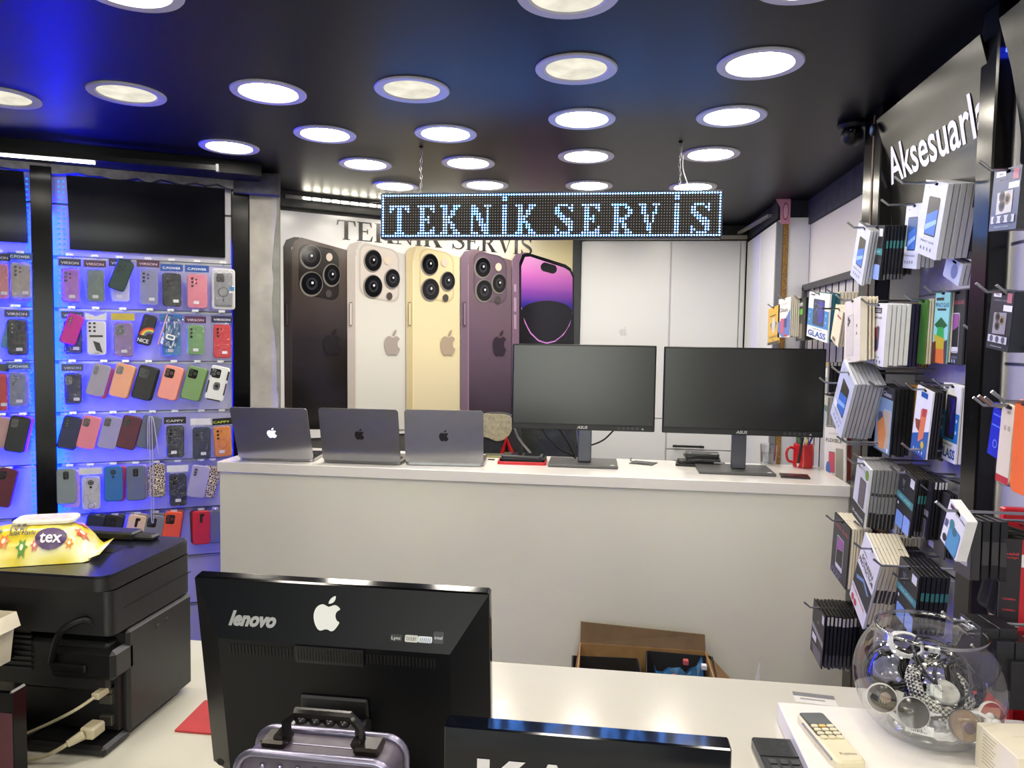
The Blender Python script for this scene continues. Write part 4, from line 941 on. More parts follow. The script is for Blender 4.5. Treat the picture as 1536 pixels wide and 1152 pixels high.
case(1, 257, 498, 27, 48, 16, (150, 165, 175), 'clear rose-rimmed case with keyring, tilted over the sky blue case', None, off=.064, extra=keyring, m=CLEARP, hook=False)
case(1, 293.5, 510, 26, 45, 0, (112, 158, 100), 'green phone case in clear bag with purple header, second row', 'three', PU)
case(1, 333, 512, 26, 50, 0, (205, 40, 52), 'red phone case in clear bag at the right end of the second row', 'three', NV)
# ---- row 3
case(2, 110, 583, 26, 47, 0, (30, 32, 66), 'navy phone case in clear bag nearest the post, third row', 'win', ((26, 26, 50), 'VIRSON', (180, 190, 255)))
case(2, 152, 573, 28, 48, 15, (214, 96, 62), 'orange phone case half hidden behind the tilted grey-lilac case', None, off=.036)
case(2, 147.5, 570, 28, 49, 15, (158, 152, 172), 'grey-lilac phone case tilted in front of an orange one', 'bar', off=.062, hook=False)
for cx, cy, c, nm, st in ((183, 571, (232, 166, 132), 'peach', 'win'), (217.5, 574, (24, 24, 27), 'matte black', 'big'), (255.5, 574, (232, 150, 134), 'salmon', 'big'), (290.5, 575, (112, 146, 92), 'olive green', 'big')):
    case(2, cx, cy, 29, 51, 15, c, '%s unwrapped phone case tilted in the third row' % nm, st, off=.06)
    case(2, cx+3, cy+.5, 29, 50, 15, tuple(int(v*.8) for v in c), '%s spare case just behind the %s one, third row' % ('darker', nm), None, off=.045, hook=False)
def armor(t, w_, h_):
    mb = MB(); k = DKM
    for (a, b, c, d) in ((-.49, -.3, -.42, .05), (.42, -.3, .49, .05), (-.49, .2, -.40, .4), (.40, .14, .49, .4), (-.35, -.5, .35, -.465)): mb.b2(a*w_, c*w_, -.0135, -.011, b*h_, d*h_, k)
    ring_art(mb, -.012, .013, -.014, k, False); mb.prism(rrect(.026, .036, .009, 4, 0, -.012), -.0125, -.011, mat((120, 122, 126), .3)); mb.prism(ell(0, -.012, .008), -.014, -.0125, k)
    build(mb, 'armour_trim', None, t)
case(2, 326, 575, 29, 52, 13, (212, 214, 216), 'white and black armoured case with finger ring, third row right end', 'big', extra=armor, off=.06)
# ---- row 4
for cx, cy, c, nm, st in ((105, 649, (26, 30, 74), 'navy blue', 'bar'), (133.5, 648.5, (222, 128, 146), 'rose pink', 'win'), (165, 648.5, (152, 146, 190), 'lilac', 'win'), (194, 648.5, (84, 24, 44), 'maroon', 'win'), (224, 648, (92, 98, 122), 'slate blue', None)):
    case(3, cx, cy, 29, 50, 14, c, '%s unwrapped phone case tilted in the fourth row' % nm, st, off=.055)
def mag(c):
    def f(t, w_, h_): mb = MB(); ring_art(mb, -.008, .019, -.0112, mat(c, .4, vary=0)); build(mb, 'magnet_ring', None, t)
    return f
case(3, 263, 662, 27, 48, 0, (46, 50, 58), 'black magnetic-ring case in bag with black CAPPY header, fourth row', 'three', BK, extra=mag((22, 22, 26)))
case(3, 302.5, 664, 27, 48, 0, (40, 48, 66), 'navy magnetic-ring case in clear-topped bag, fourth row', 'five', CL, extra=mag((20, 22, 30)))
case(3, 334, 662, 26, 45, -3, (226, 140, 56), 'orange magnetic-ring case in bag beside the first laptop', 'three', ((18, 18, 20), 'CAPPY', (190, 200, 60)), extra=mag((200, 90, 40)))
# lanyard case strap
a, z = WL(226, 640, .07)
t = thing('lanyard', 'long white-lilac phone lanyard hanging from the slate blue case', 'lanyard', LW(a, z, .075), (0, 0, LROT)); lm = mat((176, 170, 205), .5)
za = WL(226, 625, .07)[1]-z; zbm = WL(226, 778, .07)[1]-z
build(MB().tube(smooth_path([(-.012, 0, -.10), (-.010, 0, za*.6), (0, 0, za), (.012, 0, za*.5), (.030, 0, -.13)]), .0026, 6), 'loop', lm, t, smooth=True)
build(MB().tube(smooth_path([(-.004, 0, za), (-.004, 0, -.2), (-.001, -.002, zbm), (.008, -.002, zbm+.01), (.007, 0, -.2), (.004, 0, za)]), .0022, 6), 'strap', lm, t, smooth=True)
build(MB().prism(rrect(.05, .018, .006, 3, .028, zbm+.11), -.003, .0).prism(rrect(.036, .008, .003, 3, .028, zbm+.11), -.0035, -.003), 'buckle', CLEARP, t)
# ---- row 5
case(4, 107, 733, 27, 56, 0, (214, 178, 160), 'beige printed case behind the grey one, fifth row', None, off=.035)
case(4, 100, 729, 29, 54, 0, (128, 140, 140), 'grey phone case with centred camera window, fifth row nearest the post', 'mid', off=.06, hook=False)
def marble(t, w_, h_):
    mb = MB(); k = mat((110, 110, 112), .4, vary=0); rnd = random.Random(5)
    for i in range(5):
        x, z = rnd.uniform(-.4, .2)*w_, rnd.uniform(-.4, .3)*h_; P = [(x, -.0113, z)]
        for j in range(3): x += rnd.uniform(-.008, .014); z += rnd.uniform(.004, .02); x = max(-w_*.47, min(w_*.47, x)); P.append((x, -.0113, min(z, h_*.45)))
        mb.tube(P, .0007, 4, k)
    ring_art(mb, -h_*.38, .012, -.0118, k, False); build(mb, 'vein_print', None, t)
case(4, 137, 739, 28, 50, 0, (206, 204, 202), 'white marbled case in clear bag, fifth row', 'drop', CL, extra=marble)
case(4, 175, 725, 27, 53, 2, (206, 52, 54), 'red case peeking out behind the blue one, fifth row', None, off=.04, hook=False)
case(4, 170.5, 725, 28, 53, 0, (38, 104, 168), 'bright blue phone case with round camera hole, fifth row', 'drop', off=.06)
case(4, 207, 723, 29, 52, 0, (186, 166, 160), 'pinkish case hidden behind the slate grey one, fifth row', None, off=.04, hook=False)
case(4, 204, 724, 29, 52, 0, (92, 102, 126), 'slate grey phone case with centred camera window, fifth row', 'mid', off=.06)
case(4, 235, 720, 26, 50, 0, (150, 120, 80), 'leopard print case behind the lanyard, fifth row', None, m=LEOPARD)
case(4, 267, 734, 26, 48, 0, (30, 34, 52), 'dark navy phone case in clear-topped bag, fifth row', 'win', CL)
case(4, 314, 722, 26, 47, 14, (150, 120, 80), 'leopard print case half hidden by the counter end, fifth row', None, m=LEOPARD, off=.045)
case(4, 297.5, 722, 28, 48, 11, (160, 156, 182), 'lilac-grey phone case tilted, fifth row beside the counter', 'bar', off=.062)
# ---- row 6
for cx, cy, w_, h_, tl, c, nm, st in ((140, 797, 28, 50, 12, (28, 32, 56), 'dark navy', None), (168, 797, 28, 50, 12, (26, 24, 26), 'black', 'big'), (202, 797, 28, 50, 12, (214, 184, 156), 'beige', 'slot'), (230, 797, 28, 50, 10, (120, 122, 128), 'mid grey', 'big'), (258, 792, 27, 50, 8, (232, 84, 48), 'bright orange', 'big')):
    case(5, cx, cy, w_, h_, tl, c, '%s phone case in the lowest row above the printer' % nm, st, off=.06)
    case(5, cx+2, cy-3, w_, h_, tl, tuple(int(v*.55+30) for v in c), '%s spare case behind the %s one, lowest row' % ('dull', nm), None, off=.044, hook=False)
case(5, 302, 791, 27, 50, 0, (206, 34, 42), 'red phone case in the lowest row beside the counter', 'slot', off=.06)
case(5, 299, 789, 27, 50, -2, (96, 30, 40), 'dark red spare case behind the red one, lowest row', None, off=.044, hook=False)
case(5, 323, 790, 22, 48, 0, (110, 116, 116), 'grey case beside the counter end, lowest row', None, off=.05)
# ---- left of the post
case(0, 1, 422, 26, 54, 0, (222, 140, 152), 'pink phone case cut by the left edge, top row left of the post', None, NV)
case(0, 33, 424, 29, 56, 2, (196, 150, 110), 'tan case behind the beige one, top row left of the post', None, off=.035)
case(0, 32, 421, 31, 55, 0, (176, 166, 160), 'beige phone case in clear bag, top row left of the post', 'five', CP)
case(1, 20, 503, 28, 44, 14, (96, 160, 190), 'light blue case peeking out behind the black one, left of the post', None, off=.035)
case(1, 27.5, 506, 31, 54, 0, (26, 28, 32), 'black phone case in bag with dark header, left of the post', 'three', NV)
case(2, 0, 588, 24, 56, 0, (208, 60, 60), 'red phone case cut by the left edge, third row', None, ((24, 24, 28), '', (0, 0, 0)))
case(2, 29.5, 584, 31, 53, 0, (128, 134, 158), 'grey-blue phone case in clear bag, third row left of the post', 'five', CP)
case(3, 32, 650, 30, 53, 12, (226, 90, 120), 'pink case peeking out behind the black tilted one, left of the post', None, off=.04)
case(3, 27, 651, 31, 54, 12, (24, 24, 30), 'black unwrapped phone case tilted, fourth row left of the post', 'win', off=.06, hook=False)
case(3, 0, 648, 26, 48, 12, (190, 150, 150), 'clear pinkish case cut by the left edge, fourth row', None)
case(4, 8, 731, 30, 58, 13, (92, 22, 44), 'maroon phone case tilted at the left edge, fifth row', 'win', off=.06)
case(5, 33, 800, 28, 50, 0, (36, 44, 90), 'dark blue case low on the left, behind the wipes pack', None)
# ================================================================== PACKS ON THE RIGHT WALL
RROT = -math.pi/2
hm = mat((165, 168, 172), .28, metal=1., vary=.02)
def rhook(P, xw, tip, parent):
    """chrome peg: from the wall at x = xw out to tip, end bent up"""
    build(MB().tube([(xw, P.y, P.z+.004), (tip+.02, P.y, P.z+.004), (tip, P.y, P.z+.020)], .0032, 6), 'hook', hm, parent)
    build(MB().tube([(xw, P.y, P.z+.030), (tip+.09, P.y, P.z+.030)], .002, 5), 'hook_arm', hm, parent) if False else None
C_ = lambda *c: mat(c, .38, vary=.04, scale=25)
def art(mb, w_, h_, y, spec):
    """spec in face fractions: u -0.5..0.5, v 0 (top) .. 1 (bottom)"""
    X = lambda u: u*w_; Z = lambda v: -v*h_
    for i, e in enumerate(spec):
        yy = y-.0004-.00012*i; k = e[0]
        if k == 'r': mb.flat([(X(e[1]), Z(e[2])), (X(e[3]), Z(e[2])), (X(e[3]), Z(e[4])), (X(e[1]), Z(e[4]))], yy, C_(*e[5]))
        elif k == 'p': mb.flat([(X(a), Z(b)) for a, b in e[1]], yy, C_(*e[2]))
        elif k == 'c': mb.flat(ell(X(e[1]), Z(e[2]), e[3]*w_, n=12), yy, C_(*e[4]))
        elif k == 't': mb.text(e[1], X(e[2]), Z(e[3]), e[4]*h_, yy, mat(e[5], .4, vary=0), e[6] if len(e) > 6 else .01, wide=(e[7]*w_ if len(e) > 7 else None))
        elif k == 'ph':
            a, b, c, d = e[1:5]; mb.flat(rrect(X(c)-X(a), Z(b)-Z(d), .006, 3, (X(a)+X(c))/2, (Z(b)+Z(d))/2), yy, C_(*e[5]))
            mb.flat(rrect((X(c)-X(a))*.9, (Z(b)-Z(d))*.94, .005, 3, (X(a)+X(c))/2, (Z(b)+Z(d))/2), yy-.0001, C_(*e[6]))
        elif k == 'dots':
            for j in range(e[3]): mb.flat(rrect(.007, .009, .002, 2, X(e[1]+j*e[5]), Z(e[2])), yy, C_(*e[4]))
def pack(P, w_, h_, t_, tilt, body, spec, label, group=None, rnd=0., edge=None, name='screen_protector_pack', cat='package', rot=RROT, hole=True):
    o = thing(name, label, cat, P, (0, tilt, rot), group)
    r = max(rnd, .002); dz = .006
    b = build(MB().prism(rrect(w_, h_, r, 4 if rnd > .004 else 2, 0, -h_/2+dz), 0, t_, bev=min(.0008, t_*.2)), 'body', body, o)
    if hole: build(MB().prism(rrect(.022, .006, .0028, 3, 0, .0), -.0004, .0008), 'hang_hole', BLACKM, b)
    if spec:
        mb = MB(); art(mb, w_, h_, 0, spec); mb.v = [(x, y, z+dz) for x, y, z in mb.v]; build(mb, 'printed_front', None, o)
    if edge:
        for (v0, v1, c) in edge: build(MB().b2(w_/2, w_/2+.0004, 0.0006, t_-.0006, dz-v1*h_, dz-v0*h_), 'edge_print', C_(*c), o)
    return o
def stack(top, bot, wpx, xf, groups, label, spec, body, h=None, wall=wr, xw=.95, hook=True, tip=.05, rnd=0., edge=None, fan=.0, t0=.004, name='screen_protector_pack', rest=None, gapk=.0025):
    """front pack plus groups [(n, thickness, material, short words, edge print)] hanging behind it on the same peg"""
    T, B = onx(*top, xf), onx(*bot, xf); v = B-T; hh = v.length if h is None else h; tilt = math.atan2(v.y, -v.z)
    mx, my = (top[0]+bot[0])/2, (top[1]+bot[1])/2
    w_ = abs(onx(mx+wpx/2, my, xf).y-onx(mx-wpx/2, my, xf).y)
    hh = hh-.006 if h is None else hh
    pack(T, w_, hh, t0, tilt, body, spec, label, 'hanging packs on the right wall', rnd, edge, name)
    x = xf+t0+gapk; P = T.copy(); n_all = 0
    for (n, th, m, words_, ed) in groups:
        for i in range(n):
            if x+th > xw-.003: break
            n_all += 1; P2 = T.copy(); P2.x = x; P2.y += random.uniform(-.002, .002)
            pack(P2, w_*random.uniform(.97, 1.0), hh*random.uniform(.97, 1), th, tilt+random.uniform(-fan, fan)-.01, m, None, '%s hanging behind the %s' % (words_, rest or 'front pack'), 'packs behind the %s' % (rest or label), rnd, ed, name, hole=False)
            x += th+gapk
    if hook: rhook(T+Vector((0, 0, -.001)), xw, xf-tip, wall)
    return T
SIL = C_(205, 207, 216); SILE = mat((176, 178, 188), .35, vary=.03); BLKP = C_(20, 20, 22); WHP = C_(232, 232, 234); CRP = C_(228, 220, 200); YEL = C_(206, 150, 30); PUR = C_(34, 26, 62); NVY = C_(24, 30, 60)
silver_art = [('r', -.5, 0, .5, 1, (202, 208, 224)), ('ph', -.22, .2, .30, .72, (40, 38, 36), (70, 66, 50)), ('p', [(-.2, .45), (.26, .35), (.26, .70), (-.2, .70)], (70, 120, 205)), ('p', [(-.2, .58), (.26, .48), (.26, .54), (-.2, .66)], (150, 190, 240)), ('t', 'PRIVACY GLASS', 0, .8, .03, (110, 112, 122), .01, .6), ('dots', -.25, .90, 4, (120, 124, 140), .15), ('t', 'Lito', -.28, .08, .03, (90, 90, 96)), ('r', -.42, .66, -.2, .76, (240, 240, 240))]
teal_art = [('r', -.5, 0, .5, 1, (34, 34, 35)), ('r', .18, .06, .42, .2, (220, 222, 222)), ('p', [(-.3, .18), (-.08, .18), (-.19, .30)], (90, 92, 92)), ('t', '9D', -.15, .34, .03, (150, 150, 150)), ('r', -.5, .42, .5, .54, (70, 140, 138)), ('t', 'GLASS', 0, .48, .035, (180, 220, 216), .01, .7), ('c', -.36, .62, .04, (220, 220, 220)), ('ph', -.4, .74, .02, 1.0, (150, 180, 230), (120, 160, 220)), ('ph', .06, .72, .45, 1.0, (160, 180, 235), (140, 170, 230))]
white_art = [('r', -.5, 0, .5, 1, (228, 229, 233)), ('r', -.25, .07, .22, .16, (40, 40, 44)), ('t', 'LOOK', 0, .115, .05, (230, 230, 232), .02, .36), ('t', 'GoldPro3D', 0, .23, .035, (60, 60, 64), .01, .5), ('p', [(-.2, .42), (.12, .36), (.12, .76), (-.08, .8)], (150, 60, 70)), ('p', [(-.16, .60), (.1, .55), (.1, .74), (-.06, .77)], (70, 50, 100)), ('p', [(.02, .36), (.16, .38), (.16, .72), (.12, .76)], (90, 90, 96)), ('t', 'FULL GLUE', 0, .86, .025, (60, 60, 64), .01, .5), ('dots', -.34, .93, 5, (40, 40, 44), .16)]
super_art = [('r', -.5, 0, .5, 1, (40, 38, 44)), ('t', 'SUPER GLASS', 0, .16, .05, (176, 70, 90), .02, .85), ('ph', -.22, .3, .22, .84, (190, 190, 200), (20, 18, 26)), ('p', [(-.17, .33), (.17, .31), (.17, .48), (-.17, .54)], (150, 80, 150)), ('p', [(-.2, .76), (.2, .76), (.2, .82), (-.2, .82)], (214, 214, 220)), ('t', 'ANTI-STATIC', -.1, .90, .03, (150, 150, 190), .01, .6), ('dots', -.4, .95, 4, (150, 160, 210), .15)]
glassb_art = [('r', -.5, 0, .5, 1, (240, 242, 244)), ('r', -.5, .36, .5, .74, (40, 130, 200)), ('ph', -.24, .14, .30, .70, (40, 40, 46), (44, 50, 84)), ('p', [(.0, .16), (.24, .2), (.24, .6), (.05, .66)], (46, 40, 170)), ('p', [(-.2, .5), (-.05, .3), (.05, .45), (.15, .22), (.17, .24), (.06, .5), (-.05, .36), (-.19, .54)], (84, 96, 130)), ('t', 'TEMPERED', 0, .785, .02, (60, 90, 150), .01, .5), ('t', 'GLASS', 0, .89, .12, (36, 80, 170), .03, .86), ('r', -.38, .04, -.18, .07, (60, 60, 80)), ('dots', -.4, .45, 1, (220, 235, 250), .1), ('dots', -.4, .6, 1, (220, 235, 250), .1), ('dots', .4, .45, 1, (220, 235, 250), .1), ('dots', .4, .6, 1, (220, 235, 250), .1)]
edB = [(.28, .42, (60, 130, 128)), (.9, 1., (90, 90, 96))]
# ---- row under the header board
stack((1296.5, 343), (1282.5, 426), 19, .765, [(2, .006, SILE, 'silver box', None)], 'silver box at the far peg of the top row, left of the teal-banded black pack', silver_art, SIL, rest='far silver box', t0=.008)
stack((1316, 341), (1307.6, 424), 22, .79, [(6, .007, BLKP, 'thin black pack', edB)], 'black pack with teal band, far end of the top row', teal_art, BLKP, rest='far teal-banded pack', t0=.006)
stack((1352, 335), (1346, 420), 18, .90, [(2, .006, BLKP, 'thin black pack', edB)], 'black teal-banded pack half hidden behind the blue-phone box, top row', teal_art, BLKP, rest='half hidden teal-banded pack', t0=.004)
stack((1372, 309), (1362, 409), 24, .85, [(3, .009, SILE, 'silver box', None)], 'silver box showing a blue phone, left of the biggest silver box', [e if not (e[0] == 'ph') else ('ph', -.3, .2, .3, .72, (46, 60, 80), (56, 90, 140)) for e in silver_art], SIL, rest='silver blue-phone box', t0=.009, tip=.09)
stack((1405, 276), (1386, 391), 34, .80, [(4, .012, SILE, 'silver box', None), (4, .009, BLKP, 'thin black pack', edB)], 'biggest silver box, front of the top row nearest the right black post', silver_art, SIL, rest='biggest silver box', fan=.01, t0=.012, tip=.10)
stack((1432, 393), (1424, 428), 26, .86, [(2, .008, SILE, 'silver box', None)], 'pale blue-white box wedged under the biggest silver box', [('r', -.5, 0, .5, 1, (200, 212, 232)), ('c', .1, .5, .2, (120, 140, 190))], SIL, rest='wedged pale box', t0=.008, hook=False)
# ---- second row
stack((1279, 452), (1277.5, 549), 23, .745, [(3, .004, CRP, 'thin cream pack', None)], 'cream box outlining a phone back, left end of the second row', [('r', -.5, 0, .5, 1, (226, 219, 205)), ('ph', -.36, .24, .10, .90, (200, 190, 178), (214, 206, 196)), ('c', -.24, .30, .05, (50, 46, 44)), ('c', -.16, .34, .05, (50, 46, 44)), ('c', -.24, .38, .05, (50, 46, 44)), ('t', 'COVER', -.15, .95, .02, (120, 110, 100)), ('dots', .3, .44, 1, (90, 84, 80), .1), ('dots', .3, .56, 1, (90, 84, 80), .1)], CRP, rest='cream phone-back box', t0=.02, gapk=.006)
stack((1318, 458), (1311, 553), 26, .79, [(4, .010, WHP, 'white box', None), (3, .008, PUR, 'purple-black pack', None), (3, .005, YEL, 'yellow-edged pack', [(.8, 1, (20, 20, 20))])], 'white LOOK box with a red phone, centre of the second row', white_art, WHP, rest='white LOOK box', t0=.012, gapk=.003)
stack((1385, 452), (1378, 552), 14, .88, [(2, .004, CRP, 'cream-edged pack', None), (3, .004, YEL, 'yellow pack', [(.85, 1, (20, 20, 20))]), (3, .004, CRP, 'cream pack', None)], 'green-edged thin pack between the white boxes and PRIVACY GLASS pack', [('r', -.5, 0, .5, 1, (60, 110, 40))], C_(90, 140, 50), rest='green-edged thin pack', t0=.003)
stack((1415, 440), (1407, 551), 22, .895, [(2, .004, CRP, 'cream pack', None)], 'PRIVACY GLASS pack with green and gold figure, second row', [('r', -.5, 0, .5, 1, (140, 205, 205)), ('r', -.42, .09, .1, .13, (30, 40, 40)), ('t', 'PRIVACY GLASS', 0, .19, .06, (30, 80, 130), .02, .9), ('r', -.3, .24, .3, .27, (30, 50, 60)), ('p', [(-.44, .47), (0, .36), (.44, .47), (.2, .52), (-.2, .52)], (24, 90, 44)), ('p', [(-.2, .5), (.2, .5), (.26, .66), (0, .72), (-.26, .66)], (40, 170, 80)), ('p', [(-.4, .60), (.34, .66), (.3, .82), (-.3, .82)], (190, 170, 40)), ('p', [(-.5, .72), (-.25, .70), (-.2, 1), (-.5, 1)], (90, 30, 30)), ('p', [(-.2, .8), (.3, .8), (.4, 1), (-.2, 1)], (214, 110, 40)), ('p', [(.3, .7), (.5, .66), (.5, 1), (.38, 1)], (70, 50, 70))], C_(140, 200, 200), rest='PRIVACY GLASS pack')
stack((1437, 439), (1430, 554), 24, .905, [(2, .004, BLKP, 'thin black pack', None)], 'dark SUPER GLASS pack beside the right black post, second row', super_art, C_(40, 38, 44), rest='second-row SUPER GLASS pack')
# ---- third row
stack((1273, 560), (1252, 643), 21, .735, [(7, .009, SILE, 'silver box', None)], 'silver box at the left end of the third row beside the right monitor', silver_art, SIL, rest='third-row silver box', t0=.009, fan=.01)
for i, (dx, xx) in enumerate(((0, .84), (7, .855), (13, .875))):
    stack((1308+dx, 577+i*.5), (1286+dx, 668), 22, xx, [], 'white rounded phone cover pack, %s in the third row' % ('leftmost', 'middle', 'rightmost')[i], [('r', -.28, .35, .05, .9, (60, 62, 66))] if i == 0 else None, WHP, rnd=.018, t0=.009, name='cover_pack', hook=(i == 0), tip=.16)
stack((1329.5, 582), (1321.5, 684), 25, .82, [(4, .009, BLKP, 'thin black pack', None)], 'Glass pack showing a pale phone and orange fish, third row', [('r', -.5, 0, .5, 1, (40, 42, 46)), ('t', 'Glass', .1, .11, .07, (200, 205, 210), .005, .5), ('r', -.46, .18, .46, .98, (128, 160, 186)), ('ph', -.05, .34, .42, .92, (170, 190, 205), (190, 176, 150)), ('c', -.2, .5, .16, (80, 80, 90)), ('p', [(-.4, .6), (.0, .45), (.2, .7), (.1, .95), (-.2, .95)], (216, 140, 70)), ('c', .34, .93, .05, (240, 240, 240))], BLKP, rest='third-row Glass pack')
stack((1366, 582), (1358.6, 676), 14, .87, [(8, .005, YEL, 'thin yellow pack', [(.0, .1, (30, 30, 30))])], 'foremost thin black and yellow pack in the third row', [('r', -.5, 0, .5, 1, (30, 28, 26))], C_(150, 110, 30), rest='thin black and yellow pack')
stack((1388, 586), (1376, 688), 24, .85, [(3, .005, BLKP, 'thin dark pack', None)], 'white pack with orange phone above a blue wave, third row', [('r', -.5, 0, .5, 1, (232, 234, 238)), ('r', -.2, .06, .22, .14, (40, 90, 170)), ('p', [(-.5, .74), (.5, .58), (.5, 1), (-.5, 1)], (50, 96, 170)), ('p', [(-.1, .32), (.28, .28), (.2, .72), (-.1, .82)], (226, 130, 90)), ('p', [(-.02, .30), (.26, .28), (.22, .40), (0, .42)], (190, 70, 80)), ('p', [(-.4, .5), (-.05, .48), (-.1, .66), (-.3, .62)], (150, 80, 60)), ('c', .2, .82, .1, (210, 190, 60)), ('dots', -.3, .94, 4, (200, 215, 240), .18)], WHP, rest='blue wave pack')
stack((1410, 584), (1402, 694), 20, .905, [], 'dark pack with green leaf print between the blue wave and GLASS packs', [('r', -.5, 0, .5, 1, (30, 32, 26)), ('t', 'Anti', .0, .2, .05, (120, 170, 70)), ('p', [(-.3, .3), (.3, .26), (.4, .5), (0, .6), (-.3, .5)], (70, 120, 50)), ('p', [(-.4, .6), (.2, .55), (.3, .9), (-.3, .95)], (96, 60, 44))], C_(30, 32, 26))
stack((1429, 580), (1419, 697), 27, .905, [(2, .005, WHP, 'white pack', None)], 'blue and white GLASS pack in the third row beside the right post', glassb_art, WHP, rest='third-row GLASS pack')
# ---- fourth row
stack((1296, 697), (1285, 786), 20, .765, [(8, .008, C_(140, 142, 144), 'grey and black pack', [(.74, 1, (20, 20, 22)), (.4, .45, (60, 60, 62))])], 'MATTE pack with green seal at the left of the fourth row', [('r', -.5, 0, .5, .74, (205, 206, 206)), ('r', -.5, .74, .5, 1, (34, 34, 36)), ('t', 'MATTE', -.05, .12, .05, (120, 120, 40), .01, .6), ('c', .32, .14, .14, (110, 150, 60)), ('ph', -.12, .26, .34, .72, (60, 58, 58), (96, 90, 90)), ('t', 'X-smooth', 0, .9, .06, (220, 220, 222), .01, .85)], WHP, rest='MATTE pack', t0=.007)
stack((1342, 714), (1333, 798), 18, .85, [(2, .006, SILE, 'silver pack', None)], 'narrow silver pack with dark phone, fourth row', silver_art, SIL, rest='narrow silver pack')
stack((1363, 711), (1351, 800), 25, .83, [(5, .006, BLKP, 'thin black pack', edB)], 'black pack with teal band and blue phones, fourth row', teal_art, BLKP, rest='fourth-row teal pack', t0=.006)
stack((1386, 718), (1376, 806), 24, .86, [(4, .006, BLKP, 'thin black pack', [(0, .12, (220, 220, 220))])], 'black pack with grey band and diamond mark, fourth row', [('r', -.5, 0, .5, 1, (44, 44, 45)), ('p', [(-.3, .18), (.0, .18), (-.15, .34)], (150, 150, 150)), ('r', -.5, .5, .5, .6, (140, 142, 142)), ('r', -.42, .76, -.1, .86, (225, 225, 225)), ('ph', -.1, .66, .4, 1.0, (150, 150, 156), (96, 90, 96))], BLKP, rest='grey-banded pack', t0=.006)
stack((1410, 738), (1402, 836), 27, .89, [(2, .006, BLKP, 'thin black pack', None)], 'plain dark grey pack beside the right post, fourth row', [('r', -.5, 0, .5, 1, (58, 58, 58)), ('r', -.4, .85, -.1, .95, (224, 224, 224))], C_(58, 58, 58), rest='plain dark grey pack')
# ---- fifth row
stack((1263.5, 783), (1256, 874), 24, .75, [(7, .006, CRP, 'cream-edged pack', None)], 'dark SUPER GLASS pack at the left end of the fifth row by the counter', super_art, C_(44, 42, 46), rest='fifth-row SUPER GLASS pack', t0=.004)
stack((1306, 792), (1298, 880), 18, .82, [(5, .007, C_(190, 140, 50), 'gold-topped pack', [(.1, 1, (26, 26, 28))])], 'black and gold pack behind the white SCREEN PROTECTOR pack', [('r', -.5, 0, .5, 1, (30, 30, 30)), ('p', [(-.5, .2), (.5, .5), (.5, .6), (-.5, .3)], (190, 150, 50)), ('r', .1, .3, .4, .42, (225, 225, 225))], C_(40, 34, 26), rest='black and gold pack')
stack((1342, 800), (1334, 880), 18, .86, [(6, .006, CRP, 'cream-topped pack', None)], 'cream-topped pack in the middle of the fifth row', [('r', -.5, 0, .5, 1, (200, 196, 190))], CRP, rest='cream-topped pack')
# ---- sixth row
stack((1308, 825), (1283, 921), 26, .76, [(8, .008, CRP, 'cream-edged pack', [(.38, .58, (50, 50, 50)), (.93, .97, (30, 30, 30))])], 'white SCREEN PROTECTOR pack with red print, tilted', [('r', -.5, 0, .5, .46, (230, 229, 226)), ('r', -.5, .46, .5, .76, (36, 38, 44)), ('r', -.5, .76, .5, 1, (228, 226, 222)), ('t', 'NANO', -.22, .2, .035, (120, 120, 120)), ('t', 'SCREEN', .0, .28, .06, (40, 40, 42), .02, .7), ('t', 'PROTECTOR', .0, .36, .06, (40, 40, 42), .02, .9), ('p', [(-.4, .6), (.0, .48), (.4, .54), (.3, .58), (0, .53), (-.35, .64)], (110, 140, 180)), ('t', 'Flexible Smooth', -.05, .80, .035, (190, 50, 50), .01, .8), ('c', -.32, .93, .08, (200, 50, 60)), ('c', -.14, .93, .08, (200, 50, 60))], WHP, rest='SCREEN PROTECTOR pack', t0=.006, fan=.012)
stack((1344, 834), (1330, 936), 24, .83, [(6, .009, BLKP, 'thick black pack', [(.3, .75, (34, 34, 36))])], 'plain black pack right of the SCREEN PROTECTOR stack', [('r', -.5, 0, .5, 1, (22, 22, 24)), ('t', 'CERAMIC', .2, .4, .03, (140, 140, 140))], BLKP, rest='plain black pack', t0=.008)
stack((1364, 852), (1354, 942), 30, .80, [(6, .009, BLKP, 'thin black pack', edB)], 'large black pack with slanted teal band above the glass bowl', teal_art, BLKP, rest='large teal-banded pack', t0=.006, tip=.09)
stack((1405, 873), (1399, 952), 25, .87, [], 'grey PRIVACY pack beside the right post above the glass bowl', [('r', -.5, 0, .5, 1, (178, 180, 190)), ('ph', -.35, .35, .15, 1.0, (30, 30, 36), (40, 34, 60)), ('t', 'PRI', .34, .2, .08, (140, 142, 152)), ('t', 'VA', .34, .45, .08, (140, 142, 152)), ('t', 'CY', .34, .7, .08, (140, 142, 152))], SIL, t0=.008, tip=.11)
